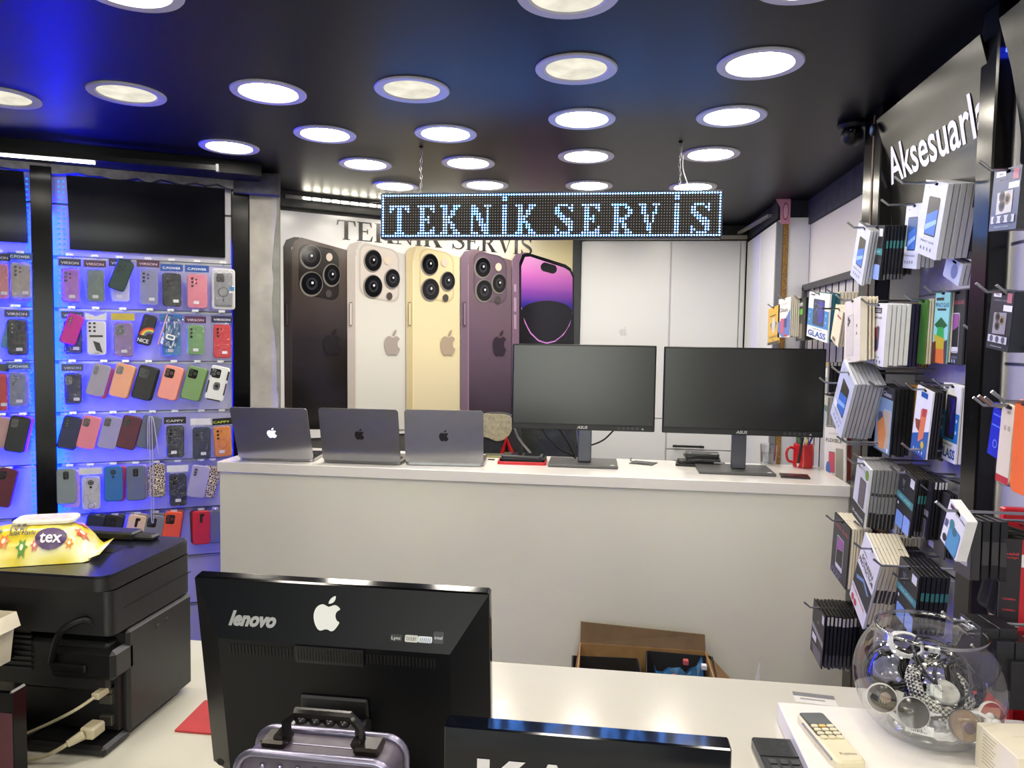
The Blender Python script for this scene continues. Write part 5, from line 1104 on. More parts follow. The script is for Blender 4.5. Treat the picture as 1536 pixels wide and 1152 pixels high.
# ---- lowest packs by the counter
stack((1229, 913), (1223, 993), 18, .72, [(9, .008, BLKP, 'thin black pack', [(0.02, .18, (200, 200, 200)), (.74, .98, (70, 70, 76))])], 'black pack with grey band, lowest left stack beside the counter', [('r', -.5, 0, .5, 1, (44, 44, 46)), ('p', [(-.5, .42), (.5, .52), (.5, .62), (-.5, .52)], (150, 150, 148)), ('t', '9H', .0, .3, .05, (200, 200, 200)), ('r', -.4, .6, -.05, .72, (225, 225, 225)), ('p', [(-.4, .78), (.4, .74), (.4, 1), (-.2, 1)], (110, 104, 104)), ('r', .3, .04, .46, .2, (215, 215, 215))], BLKP, rest='lowest black pack', gapk=.004, fan=.03, t0=.003)
def arrow_pack(top, bot, xf, label):
    T, B = onx(*top, xf), onx(*bot, xf); h_ = (T-B).length; o = thing('arrow_box', label, 'box', T, (0, 0, RROT), 'cream boxes with black arrows')
    build(MB().bev(-.045, .045, 0, .024, -h_, 0, .001), 'body', CRP, o); build(MB().b2(-.03, .03, .011, .013, .0, .03), 'hang_tab', CRP, o)
    mb = MB()
    for k in range(3):
        z = -.012-k*h_*.36; mb.v += []; 
        P = [(.002, z-.0), (.012, z+.018 if k else z), (.022, z), (.022, z-.028), (.012, z-.046), (.002, z-.028)]
        if k == 2: P = [(.002, max(z, -h_+.004)), (.012, max(z+.02, -h_+.02)), (.022, max(z, -h_+.004))]
        mb.add([(.0453, a, max(b, -h_)) for a, b in P], [tuple(range(len(P)))])
    build(mb, 'arrow_print', BLKP, o)
for i in range(3): arrow_pack((1266.5, 915), (1268, 1004), .81+i*.027, 'cream box with black arrow print, %s of three beside the lowest black packs' % ('leftmost', 'middle', 'rightmost')[i])
T = onx(1300, 940, .86)
t = thing('earphone_box', 'dark blank box hanging low between arrow boxes and glass bowl', 'box', T, (0, .5, RROT)); build(MB().bev(-.035, .035, 0, .03, -.08, 0, .004), 'body', C_(30, 30, 32), t)
# ---- packs on the wire grid (far right)
GX = .985
def gstack(top, bot, wpx, xf, groups, label, spec, body, **k): return stack(top, bot, wpx, xf, groups, label, spec, body, wall=gr, xw=GX, **k)
gstack((1161, 462), (1159.6, 520), 17, .80, [], 'yellow NANO glass pack, farthest pack on the wire grid', [('r', -.5, 0, .5, 1, (222, 176, 50)), ('t', 'NANO', 0, .80, .07, (60, 40, 20), .02, .7), ('t', 'Glass', 0, .88, .05, (60, 40, 20)), ('p', [(-.3, .45), (0, .36), (.3, .45), (.15, .62), (-.15, .62)], (90, 84, 84)), ('c', 0, .5, .16, (210, 205, 200)), ('r', -.5, .93, .5, 1, (50, 40, 30)), ('r', -.3, .22, .2, .25, (70, 50, 20))], C_(222, 176, 50), tip=.03)
gstack((1177, 449), (1174.7, 510), 18, .80, [(4, .006, CRP, 'cream-edged pack', None)], 'white Glass pack with blue wave beside the yellow NANO pack', [('r', -.5, 0, .5, 1, (236, 232, 226)), ('t', 'nopal', -.05, .14, .06, (190, 180, 190), 0, .5), ('t', 'Glass', -.05, .3, .1, (50, 46, 50), .015, .7), ('p', [(.5, .3), (.5, .95), (-.1, 1), (-.5, .85), (-.5, .6), (.1, .55)], (90, 120, 190)), ('ph', -.25, .52, .02, .9, (196, 60, 100), (206, 80, 120)), ('ph', .02, .52, .26, .75, (50, 40, 90), (60, 50, 120)), ('r', .05, .92, .3, .98, (190, 40, 40))], WHP, rest='white Glass pack', tip=.03)
gstack((1202, 450), (1200, 515), 13, .84, [(3, .012, BLKP, 'dark pack', None)], 'dark pack with green sticker on the wire grid', [('r', -.5, 0, .5, 1, (52, 54, 52)), ('r', -.3, .25, .2, .38, (110, 200, 70)), ('r', -.4, .6, .2, .95, (140, 130, 110)), ('r', -.3, .1, .2, .18, (200, 200, 200))], C_(52, 54, 52), rest='dark grid pack', tip=.03)
gstack((1229, 441.5), (1224, 513.5), 31, .80, [(2, .012, C_(30, 90, 110), 'teal pack', None)], 'blue and white GLASS pack on the wire grid', glassb_art, WHP, rest='grid GLASS pack', tip=.03, t0=.006)
gstack((1252, 441), (1249, 505), 14, .87, [(6, .010, CRP, 'cream pack', None)], 'cream pack right of the GLASS pack on the wire grid', [('r', -.5, 0, .5, 1, (228, 220, 192)), ('dots', -.2, .1, 2, (120, 110, 90), .3)], CRP, rest='grid cream pack', tip=.03)
gstack((1259, 464.5), (1250.5, 519), 12, .80, [(3, .006, CRP, 'cream tag pack', None)], 'slim cream tag pack hanging tilted in front of the wire grid', [('r', -.5, 0, .5, 1, (228, 219, 190)), ('r', -.1, .2, .4, .25, (190, 60, 50)), ('r', -.3, .86, .1, .96, (110, 100, 80))], CRP, rest='slim cream tag', tip=.08)
gstack((1236, 545), (1234, 592), 14, .86, [(6, .011, BLKP, 'thin black pack', [(.0, .12, (210, 210, 210))])], 'grey pack heading a row of black ones right of the right monitor', [('r', -.5, 0, .5, 1, (150, 152, 154)), ('r', .05, .2, .4, .5, (225, 225, 225)), ('r', -.4, .0, .5, .12, (190, 160, 90))], C_(150, 150, 152), rest='grey grid pack', tip=.04)
gstack((1236, 595), (1233, 640), 12, .86, [(4, .012, C_(190, 190, 190), 'pale pack', None)], 'pale blue-phone pack right of the right monitor edge', [('r', -.5, 0, .5, 1, (205, 205, 205)), ('p', [(-.5, .3), (.5, .3), (.5, .5), (-.5, .5)], (70, 120, 120)), ('ph', -.3, .5, .3, 1, (150, 170, 210), (140, 165, 215))], C_(200, 200, 200), rest='pale grid pack', tip=.05)
gstack((1252, 577), (1249, 615), 12, .90, [(3, .012, CRP, 'cream pack', None)], 'small cream and red pack on the grid above the FLEXIBLE pack', [('r', -.5, 0, .5, 1, (226, 218, 200)), ('r', -.1, .1, .4, .6, (170, 50, 50))], CRP, rest='small cream and red pack', tip=.03)
gstack((1252.5, 641), (1251.5, 722), 32, .955, [(2, .006, C_(120, 40, 40), 'dark red pack', None)], 'white FLEXIBLE pack with red phone behind the counter end', [('r', -.5, 0, .5, 1, (232, 230, 226)), ('t', 'nopal', -.05, .14, .05, (170, 165, 170), 0, .45), ('t', 'FLEXIBLE', -.05, .28, .07, (40, 40, 42), .02, .75), ('ph', -.28, .5, .02, .9, (50, 60, 130), (206, 60, 90)), ('ph', .06, .42, .4, 1, (150, 150, 150), (160, 160, 150)), ('c', -.3, .85, .12, (60, 100, 180))], WHP, rest='FLEXIBLE pack')
# extra bare pegs
for (px, py, xf) in ((1255, 664, .70), (1262, 668, .72), (1280, 690, .74), (1352, 676, .80), (1310, 555, .78), (1445, 500, .86)):
    P = onx(px, py, xf); rhook(P, .95 if P.y < P1a else GX, xf, wr)
# ---- near section, right of the black post
def near(top, bot, wpx, xf, groups, label, spec, body, **k): return stack(top, bot, wpx, xf, groups, label, spec, body, wall=wr2, xw=.868, **k)
def lens_spec(bg, fg): return [('r', -.5, 0, .5, 1, bg), ('r', -.4, .03, -.05, .12, (226, 226, 228)), ('t', 'Wiwu', -.22, .075, .04, (60, 60, 64)), ('r', .22, .04, .42, .2, (190, 120, 130)), ('t', 'CAMERA LENS', -.06, .17, .03, (150, 150, 158), .01, .6), ('r', .1, .24, .48, .34, (232, 234, 238)), ('p', [(-.28, .38), (.28, .36), (.28, .72), (-.28, .74)], fg), ('c', -.1, .45, .11, (90, 80, 70)), ('c', .1, .50, .11, (150, 130, 90)), ('c', -.08, .60, .11, (90, 80, 70)), ('c', -.1, .45, .06, (30, 30, 34)), ('c', .1, .50, .06, (30, 30, 34)), ('c', -.08, .60, .06, (30, 30, 34)), ('r', -.42, .76, .42, .88, (206, 206, 212)), ('c', -.26, .82, .08, (90, 96, 110)), ('c', .0, .82, .08, (90, 96, 110)), ('c', .26, .82, .08, (90, 96, 110)), ('t', 'Extreme clarity', 0, .94, .022, (190, 200, 220), .01, .5)]
near((1512, 257), (1502, 355), 41, .735, [(1, .028, BLKP, 'dark lens box', None)], 'grey-blue camera lens box at the upper right edge', lens_spec((92, 98, 116), (200, 198, 190)), C_(60, 60, 64), rest='grey-blue lens box', t0=.03, name='lens_box')
near((1505, 440), (1494, 534), 34, .75, [], 'black camera lens box with white label at the right edge', lens_spec((46, 46, 50), (150, 150, 156)), C_(34, 38, 48), t0=.03, name='lens_box')
near((1536, 443), (1527, 536), 34, .78, [], 'second black camera lens box cut by the right edge', lens_spec((44, 44, 48), (150, 150, 156)), C_(34, 36, 44), t0=.03, name='lens_box')
near((1499, 611), (1487, 692), 16, .79, [], 'glossy blue pack left of the cream tag packs at the right edge', [('r', -.5, 0, .5, 1, (24, 40, 190)), ('r', -.4, .2, .4, .23, (90, 120, 240)), ('r', -.4, .4, .4, .43, (90, 120, 240)), ('c', .1, .75, .22, (120, 140, 230)), ('c', .1, .75, .16, (24, 40, 190))], C_(24, 40, 180))
for i, (dx, xx) in enumerate(((0, .70), (8, .72))):
    near((1513+dx, 611+i*2), (1501+dx, 735), 19, xx, [], 'cream rounded tag pack with red foot, %s of two' % ('left', 'right')[i], [('r', -.5, .07, .5, .92, (226, 216, 192)), ('r', -.5, .90, .5, .99, (190, 40, 50)), ('t', 'XO', .1, .1, .04, (50, 46, 46)), ('dots', -.1, .3, 2, (180, 170, 150), .3)], C_(226, 214, 190), rnd=.012, t0=.003, name='cable_pack', tip=.05)
near((1537, 606), (1527, 752), 30, .665, [(4, .006, C_(232, 104, 40), 'orange rounded pack', None)], 'front orange rounded pack at the right edge', [('c', .1, .1, .1, (250, 240, 230))], C_(236, 108, 42), rest='front orange pack', rnd=.014, t0=.004, name='cable_pack', gapk=.005)
near((1437, 769), (1420, 832), 28, .66, [], 'white earphone pack showing teal earbuds, left of the black packs', [('r', -.5, 0, .5, 1, (230, 230, 232)), ('r', -.4, .05, -.15, .14, (90, 50, 70)), ('t', 'SAVE LIVING', .2, .12, .05, (40, 40, 44), .01, .55), ('ph', -.2, .42, .42, 1.0, (60, 110, 160), (80, 150, 190)), ('c', -.1, .42, .14, (50, 130, 140)), ('c', .1, .5, .12, (46, 110, 130)), ('p', [(-.46, .45), (-.3, .42), (-.3, .6), (-.46, .62)], (90, 90, 130)), ('c', -.3, .85, .11, (30, 30, 40))], WHP, t0=.018, name='earphone_pack', tip=.04)
near((1446, 780), (1442, 872), 26, .70, [(3, .013, BLKP, 'deep black box', [(.35, .75, (60, 60, 62))])], 'dark box with small lens pictures behind the white earphone pack', [('r', -.5, 0, .5, 1, (60, 58, 56)), ('r', -.35, .62, .3, .8, (180, 170, 176)), ('c', -.2, .71, .1, (60, 60, 66)), ('c', .05, .71, .1, (60, 60, 66))], C_(50, 50, 50), rest='lens picture box', t0=.016, name='lens_box', gapk=.003, tip=.03)
for i, (px, py) in enumerate(((1455, 935), (1478, 955), (1500, 985))):
    near((px, py), (px-3, py+75), 34, .69+i*.02, [(1, .03, C_(30, 30, 34), 'small black box', None)], 'small black box with white brand label, %s of three behind the bowl' % ('leftmost', 'middle', 'rightmost')[i], [('r', -.5, 0, .5, 1, (40, 38, 46)), ('r', -.42, .05, .0, .2, (226, 226, 230)), ('t', 'Wiwu', -.21, .125, .07, (50, 50, 56)), ('t', 'CAMERA LENS', -.1, .3, .05, (140, 140, 160), .01, .6)], C_(30, 30, 34), rest=('leftmost', 'middle', 'rightmost')[i]+' small labelled box', t0=.03, name='lens_box')
# ---- red stand with big blister packs at the right edge
redm = mat((186, 20, 32), .3, vary=.04)
A = onz(1492, 1075, .87); RSY = 1.53; RSX = ony(1494, 1000, RSY+.03).x
t = thing('display_stand', 'red display stand at the right edge behind the bowl', 'stand', (RSX, RSY, .85))
zt_ = ony(1510, 752, RSY+.1).z-.85
build(MB().bev(0, .065, .03, .05, 0, zt_, .003), 'back_panel', redm, t); build(MB().bev(.0, .065, -.03, .12, -.0, .02, .003), 'foot', redm, t); build(MB().bev(0, .012, -.02, .03, .02, zt_*.55, .003), 'side_panel', redm, t)
build(MB().tube([(.04, .03, .16), (.04, -.05, .16), (.04, -.06, .172)], .003, 6), 'hook', hm, t)
build(MB().tube([(.03, .03, zt_-.03), (.03, -.07, zt_-.03), (.03, -.08, zt_-.018)], .003, 6), 'hook', hm, t)
P = ony(1543, 815, RSY-.05)
def blister(P, rz, label, dark_only=False, w_=.10, h_=.175):
    sp = [('r', -.5, 0, .5, 1, (190, 26, 40)), ('r', -.5, 0, -.16, 1, (36, 32, 38)), ('t', 'bold', -.33, .16, .03, (200, 50, 60), .02, .24), ('t', 'design', -.33, .20, .022, (200, 50, 60), .01, .24), ('t', '100MB/s', -.33, .66, .02, (200, 50, 60), .01, .22), ('t', '128MB/s', -.33, .78, .02, (200, 50, 60), .01, .22), ('r', -.16, .16, .5, .30, (230, 226, 228)), ('t', 'SMART', .24, .22, .05, (60, 50, 60), .02, .4), ('t', '64', .24, .44, .12, (236, 226, 228), .02, .4), ('r', .0, .66, .5, .84, (226, 220, 224)), ('r', .04, .69, .5, .81, (40, 44, 60)), ('dots', -.42, .94, 3, (160, 150, 160), .12)]
    o = pack(P, w_, h_, .004, 0, C_(38, 34, 40), sp, label, None, .012, None, 'memory_card_pack', 'package', rz); return o
blister(Vector((P.x+.005, RSY-.052, P.z)), math.radians(-8), 'black and red memory pack with bold lettering at the right edge')
for i in range(3):
    pack(Vector((P.x+.012-.006*i, RSY-.03+.010*i, P.z-.004+.008*i)), .065, .175, .003, math.radians(7+2*i), C_(52, 50, 50), [('r', -.44, .05, .44, .95, (34, 33, 36))], 'dark rounded blister card, %s behind the bold memory pack' % ('first', 'second', 'third')[i], 'dark blister cards', .014, None, 'memory_card_pack', 'package', math.radians(-40))
# ---- dome camera and pink paper
P = onz(1291, 180, CEIL)
cm = thing('security_camera', 'black dome security camera at the ceiling beside the header board', 'camera', (P.x-.02, P.y+.02, CEIL))
build(MB().lathe([(.0, 0), (.045, 0), (.047, -.012), (.04, -.024), (0, -.024)], seg=24), 'base', BLACKS, cm, smooth='auto')
Mh = Matrix.Translation((0, -.005, -.045)) @ Matrix.Rotation(math.radians(60), 4, 'X')
build(MB().lathe([(0, .034), (.018, .030), (.031, .018), (.036, 0), (.032, -.018), (.018, -.031), (0, -.036)], seg=24, M=Mh), 'eyeball', BLACKS, cm, smooth=True)
build(MB().lathe([(0, .041), (.012, .040), (.017, .036), (.02, .028)], seg=20, M=Mh), 'lens', BLACKG, cm, smooth='auto')
P = onz(1316, 185, 2.27)
t = thing('sensor', 'small round black sensor at the header board corner', 'sensor', (.80, 2.415, 2.268), (0, 0, RROT)); Mx = Matrix.Rotation(math.pi/2, 4, 'X')
build(MB().lathe([(0, .010), (.014, .010), (.018, .006), (.018, 0)], seg=20, M=Mx), 'body', BLACKS, t); build(MB().lathe([(0, .011), (.010, .011), (.012, .010)], seg=20, M=Mx), 'ring', mat((60, 90, 130), .3), t)
a, b = ony(1166, 291, RY-.04), ony(1185, 336, RY-.04)
t = thing('pink_banknote', 'pink printed paper strip stuck above the chipboard edge', 'paper', ((a.x+b.x)/2, RY-.04, b.z))
W_ = b.x-a.x; H_ = a.z-b.z
o = [(-W_*.2, 0), (W_*.5, 0), (W_*.5, H_*1.05), (-W_*.6, H_*.85), (-W_*.25, H_*.55)]
build(MB().prism(o, 0, .001), 'paper', mat((206, 140, 160), .5, vary=.15, scale=60), t)
build(MB().prism(ell(W_*.15, H_*.42, W_*.22, H_*.3, 18), -.0008, 0, mat((150, 80, 110), .5)).prism(ell(W_*.15, H_*.42, W_*.16, H_*.24, 18), -.0012, -.0008, mat((222, 170, 185), .5)), 'print', None, t)
# ================================================================== FRONT DESK
DZ = .85; DY1 = 1.667
ds = thing('front_desk', 'glossy white front desk carrying printer, computer and fishbowl', 'desk')
build(MB().bev(-1.75, .80, .55, DY1, DZ-.035, DZ, .002), 'desktop', DESKW, ds)
build(MB().b2(-1.73, .78, DY1-.05, DY1-.03, 0, DZ-.036), 'front_panel', COUNTER, ds)
for x in (-1.73, .76): build(MB().b2(x, x+.02, .6, DY1-.051, 0, DZ-.036), 'side_panel', COUNTER, ds)
# ---- all-in-one computer seen from behind
AY = 1.075
xa, xb = ony(292, 868, AY).x, ony(733, 889, AY).x; zt = ony(292, 866, AY).z; lean = math.radians(9)
zb_ = ony(318, 1145, AY+.045).z
W, H = xb-xa, (zt-zb_)/math.cos(lean)
ai = thing('all_in_one_computer', 'black all-in-one computer seen from behind with lenovo and apple marks', 'computer', ((xa+xb)/2, AY+H*math.sin(lean), DZ), (0, 0, 0))
ML = Matrix.Translation((0, 0, zb_-DZ)) @ Matrix.Rotation(lean, 4, 'X')
shell = mat((10, 12, 18), .36, vary=.1, scale=6, spec=.25); shell2 = mat((9, 10, 14), .45, vary=.1, scale=6, spec=.25)
mg, vt, vb, D = .112*W, .235*H, .05*H, .04
out = [(-W/2, 0), (W/2, 0), (W/2, H), (-W/2, H)]; inn = [(-W/2+mg, vb), (W/2-mg, vb), (W/2-mg, H-vt), (-W/2+mg, H-vt)]
V = [(x, 0, z) for x, z in out]+[(x, -D, z) for x, z in inn]
build(MB().add(V, [(4, 5, 6, 7), (0, 1, 5, 4), (1, 2, 6, 5), (2, 3, 7, 6), (3, 0, 4, 7)], M=ML), 'back_shell', shell, ai)
build(MB().bev(-W/2-.001, W/2+.001, .0, .022, -.001, H+.002, .003, M=ML), 'bezel', mat((10, 10, 12), .1), ai)
build(MB().box(0, .0228, H*.55, W-.03, .001, H*.82, M=ML), 'screen', BLACKG, ai)
# frame of the sloping upper face, for the marks
a0 = math.atan2(D, vt)
MU = ML @ Matrix.Translation((0, 0, H)) @ Matrix.Rotation(-a0, 4, 'X')   # local: z down the slope is negative, front -y
slope = math.hypot(D, vt)
def up(px, py):
    n = (MU.to_3x3() @ Vector((0, -1, 0))); p0 = ai.location + MU @ Vector((0, 0, 0)); p = onpl(px, py, p0, n)
    q = MU.inverted() @ (p-ai.location); return q.x, q.z
sil = mat((196, 198, 200), .3, metal=.5, vary=0)
def onM(mb, M): r = MB(); r.v = [tuple(M @ Vector(p)) for p in mb.v]; r.f = mb.f; r.mi = mb.mi; r.mats = mb.mats; return r
q0, q1 = up(345, 924), up(415, 930); mb = MB().text('lenovo', (q0[0]+q1[0])/2, (q0[1]+q1[1])/2-.001, .021, -.0012, sil, .05, .25, wide=q1[0]-q0[0])
build(onM(mb, MU), 'maker_mark', None, ai)
q = up(492, 920); qt = up(492, 892)[1]-up(492, 945)[1]; mb = MB(); apple(mb, q[0], q[1], qt, -.0012, mat((226, 228, 228), .4, vary=0), 1.0); build(onM(mb, MU), 'apple_sticker', None, ai)
for (x0, x1, y0, y1, c, tx, tc) in ((586, 603, 951, 962, (22, 22, 24), 'Lync', (220, 220, 220)), (608, 627, 952, 964, (200, 200, 196), 'DOLBY', (40, 40, 40)), (628, 648, 954, 965, (214, 222, 232), '||||||', (60, 70, 90)), (651, 665, 947, 966, (26, 26, 30), 'intel', (210, 210, 215))):
    A, B = up(x0, y0), up(x1, y1); mb = MB().prism(rrect(abs(B[0]-A[0]), abs(A[1]-B[1]), .002, 2, (A[0]+B[0])/2, (A[1]+B[1])/2), -.0010, -.0004, mat(c, .35, vary=0))
    mb.text(tx, (A[0]+B[0])/2, (A[1]+B[1])/2, .005, -.0014, mat(tc, .4, vary=0), .0, wide=abs(B[0]-A[0])*.75); build(onM(mb, MU), 'sticker', None, ai)
# vents along the fold
vm_ = mat((4, 4, 5), .6, vary=0); zv = H-vt-.012
mb = MB(); x = -W/2+mg+.02
while x < W/2-mg-.02:
    if abs(x+.003) > .055: mb.box(x, -D-.0006, zv-.004, .0024, .001, .016)
    x += .0055
tag(build(onM(mb, ML), 'vent_slot', vm_, ai), kind='stuff')
mb = MB().box(-.003, -D-.002, zv-.004, .108, .004, .026); build(onM(mb, ML), 'vent_grille', mat((26, 26, 28), .4), ai)
mb = MB()
for i in range(22): mb.box(-.052+i*.0047, -D-.0045, zv-.002, .002, .001, .02)
tag(build(onM(mb, ML), 'grille_slot', vm_, ai), kind='stuff')
# stand: plate, hinge barrel, chrome caps, leg, foot
hinge_m = mat((24, 25, 29), .38, vary=.08)
build(onM(MB().bev(-.055, .055, -D-.006, -D+.002, .122, .172, .003), ML), 'stand_plate', hinge_m, ai)
hz = .122
build(onM(MB().tube([(-.052, -D-.022, hz), (.052, -D-.022, hz)], .024, 20), ML), 'hinge_barrel', hinge_m, ai, smooth='auto')
for sx in (-1, 1): build(onM(MB().tube([(sx*.052, -D-.022, hz), (sx*.057, -D-.022, hz)], .025, 20), ML), 'hinge_cap', STEEL, ai, smooth='auto')
hp = ML @ Vector((0, -D-.022, hz))
build(MB().add([(-.05, hp.y, hp.z), (.05, hp.y, hp.z), (.05, hp.y-.035, .012), (-.05, hp.y-.035, .012), (-.05, hp.y+.012, hp.z), (.05, hp.y+.012, hp.z), (.05, hp.y-.02, .012), (-.05, hp.y-.02, .012)], [(0, 3, 2, 1), (4, 5, 6, 7), (0, 4, 7, 3), (1, 2, 6, 5), (0, 1, 5, 4), (3, 7, 6, 2)]), 'stand_leg', shell2, ai)
build(MB().bev(-.12, .12, hp.y-.036, hp.y+.13, 0, .012, .004), 'stand_foot', shell2, ai)
# port row
build(onM(MB().bev(.06, W/2-mg-.01, -D-.012, -D, .0, .045, .002), ML), 'port_block', BLACKM, ai)
for i, (x, c) in enumerate(((.072, (170, 40, 40)), (.105, (70, 70, 72)), (.125, (70, 70, 72)), (.150, (50, 50, 54)), (.175, (190, 180, 150)))):
    build(onM(MB().bev(x-.006, x+.006, -D-.024, -D-.012, .012, .034, .002), ML), 'plug', mat(c, .4), ai)
for sx in (-1, 1):
    x = sx*(W/2-mg*.5); build(onM(MB().add([(x-.012, -D*.5-.001, .10), (x+.012, -D*.5-.001+.0, .10), (x+.012, -D*.5-.001, .17), (x-.012, -D*.5-.001, .17)], [(0, 1, 2, 3)]), ML), 'side_slot', vm_, ai) if False else None
build(onM(MB().lathe([(.0, 0), (.007, 0)], seg=14, M=Matrix.Translation((-W/2+mg*.62, -.033, .028)) @ Matrix.Rotation(math.pi/2, 4, 'X')), ML), 'lock_hole', vm_, ai)
# ---- red mouse pad
P = [onz(262, 1098, DZ), onz(420, 1112, DZ), onz(452, 1062, DZ), onz(307, 1053, DZ)]
V = [(p.x, p.y, DZ+.0005) for p in P]+[(p.x, p.y, DZ+.004) for p in P]
tag(build(MB().add(V, [(0, 3, 2, 1), (4, 5, 6, 7), (0, 1, 5, 4), (1, 2, 6, 5), (2, 3, 7, 6), (3, 0, 4, 7)]), 'mouse_pad', mat((178, 52, 56), .7, vary=.06)), 'red mouse pad sticking out between printer and computer', 'mouse pad')
# ---- printer
XR = (onz(187, 1114, DZ).x+onz(291, 1032, DZ).x)/2; YF, YN = onz(291, 1032, DZ).y+.0, onz(187, 1114, DZ).y-.02
zTop = (onx(175, 860, XR).z+onx(294, 802, XR).z)/2; zS = (onx(163, 957, XR).z+onx(287, 886, XR).z)/2
zL = (onx(176, 880, XR).z+onx(292, 824, XR).z)/2
prn = thing('printer', 'black multifunction laser printer on the desk, back towards the viewer', 'printer', (XR-.22, YN, DZ))
pm = mat((24, 24, 26), .42, vary=.12, scale=30, bump=.04); pm2 = mat((17, 17, 19), .35, vary=.1, scale=12)
w2 = .44; dep = YF-YN; X1 = .22; X0 = X1-w2
z = lambda a: a-DZ
# body
build(MB().bev(X0, X1, .03, dep, .012, z(zS)-.006, .006).bev(X0+.02, X1-.02, 0, .035, .10, z(zS)-.02, .006), 'body', pm, prn)
build(MB().bev(X1-.16, X1-.004, -.035, .04, .0, .02, .006), 'rear_foot', pm2, prn)
build(MB().bev(X0, X1-.17, -.03, .04, .0, .02, .006), 'rear_foot', pm2, prn)
# connector recess
build(MB().b2(X1-.12, X1-.012, .016, .031, .025, .125), 'connector_recess', mat((8, 8, 9), .5), prn)
for zz in (.105, .085, .045): build(MB().bev(X1-.045, X1-.02, .008, .017, zz-.009, zz+.009, .001), 'socket', mat((60, 58, 52), .4), prn)
# vents
for i in range(8): build(MB().b2(X0+.12, X1-.17, -.003, .001, .135+i*.010, .140+i*.010), 'vent_slat', mat((48, 48, 50), .5), prn)
# rear cover, latch
build(MB().bev(X1-.13, X1, -.012, .05, .128, z(zS)-.03, .008), 'corner_housing', pm2, prn)
build(MB().bev(X0+.17, X0+.235, -.03, .01, z(zS)-.06, z(zS)+.03, .005).tube([(X0+.17, -.03, z(zS)+.035), (X0+.24, -.03, z(zS)+.035)], .008, 8), 'rear_latch', pm2, prn)
build(MB().tube(smooth_path([(X1-.12, -.015, z(zS)-.055), (X1-.085, -.035, z(zS)+.01), (X1-.05, -.02, z(zS)+.03), (X1-.035, -.01, z(zS)+.015)]), .006, 8).bev(X1-.12, X1-.05, -.02, .0, z(zS)-.07, z(zS)-.055, .003), 'hinge_arm', BLACKS, prn, smooth='auto')
# scanner unit with rounded plan
def plan(x0, x1, y0, y1, r, n=6):
    return [(p[0]+(x0+x1)/2, p[1]+(y0+y1)/2) for p in rrect(x1-x0, y1-y0, r, n)]
def slabz(mb, o, za, zb): 
    M = Matrix(((1, 0, 0, 0), (0, 0, 1, 0), (0, 1, 0, 0), (0, 0, 0, 1))); n = len(o)
    return mb.add([(p[0], p[1], za) for p in o]+[(p[0], p[1], zb) for p in o], [tuple(range(n))[::-1], tuple(range(n, 2*n))]+[(i, (i+1) % n, (i+1) % n+n, i+n) for i in range(n)])
build(slabz(MB(), plan(X0, X1, -.015, dep, .018), z(zS), z(zL)-.004), 'scanner_base', pm, prn, smooth='auto')
lid = build(slabz(MB(), plan(X0-.002, X1+.002, -.03, dep+.002, .028), z(zL), z(zTop)-.004), 'scanner_lid', pm, prn, smooth='auto')
top_m = mat((24, 26, 40), .22, vary=.15, scale=10)
build(slabz(MB(), plan(X0, X1, -.028, dep, .028), z(zTop)-.004, z(zTop)), 'lid_top', top_m, prn, smooth='auto')
for (x0, x1, y0, y1) in ((X1-.17, X1-.12, .04, .075), (X1-.15, X1-.085, .11, .16), (X1-.26, X1-.19, .0, .03)): build(MB().b2(x0, x1, y0, y1, z(zTop)-.001, z(zTop)+.0006), 'lid_recess', mat((6, 6, 7), .4), prn)
build(MB().bev(X0+.1, X1-.1, dep-.05, dep-.01, z(zTop), z(zTop)+.018, .004).bev(X1-.13, X1-.06, dep-.045, dep-.015, z(zTop), z(zTop)+.012, .004), 'feeder_hinge', pm, prn)
build(MB().b2(X1+.0002, X1+.0012, .02, dep-.004, z(zL)-.045, z(zL)-.043), 'seam_line', BLACKM, prn)
for (y_, zz) in ((.12, .18), (.15, .182)): build(MB().lathe([(0, .001), (.005, .001), (.006, 0)], seg=14, M=Matrix.Translation((X1, y_, zz)) @ Matrix.Rotation(math.pi/2, 4, 'Y')), 'screw_plug', pm2, prn)
mb = MB()
for i in range(6):
    M = Matrix.Translation((X1-.33+i*.022, .008+i*.001, z(zTop)+.0006)) @ Matrix.Rotation(-math.pi/2, 4, 'X') if False else Matrix(((1, 0, 0, X1-.33+i*.022), (0, 0, 1, .012), (0, -1, 0, z(zTop)+.0008), (0, 0, 0, 1)))
    mb.add([(p[0], 0, p[1]) for p in ell(0, 0, .006, n=10)], [tuple(range(10))], M=M)
tag(build(mb, 'button_symbols', mat((150, 152, 160), .4), prn), kind='stuff')
# printer cables
PL = prn.location
bg_ = mat((176, 166, 138), .45)
s0_ = Vector((XR-.03, YN+.008, DZ+.105)); e0_ = onz(45, 1112, DZ+.02)
t = thing('usb_cable', 'beige USB cable running from the printer socket down to the left', 'cable', s0_)
build(MB().bev(-.008, .008, -.03, .0, -.006, .006, .002), 'plug', bg_, t)
build(MB().tube(smooth_path([(0, -.03, 0), (-.03, -.05, -.02), Vector((e0_.x-s0_.x, e0_.y-s0_.y+.01, -.07)), Vector((e0_.x-s0_.x-.06, e0_.y-s0_.y, -.095))]), .003, 6), 'lead', bg_, t, smooth=True)
s1_ = Vector((XR-.035, YN-.005, DZ+.045))
t = thing('power_cable', 'beige mains cable plugged low into the printer', 'cable', s1_)
build(MB().bev(-.014, .014, -.035, .0, -.011, .011, .004), 'plug', bg_, t); build(MB().tube([(-.004, -.035, 0), (-.02, -.055, -.008)], [.009, .006], 8), 'strain_relief', bg_, t)
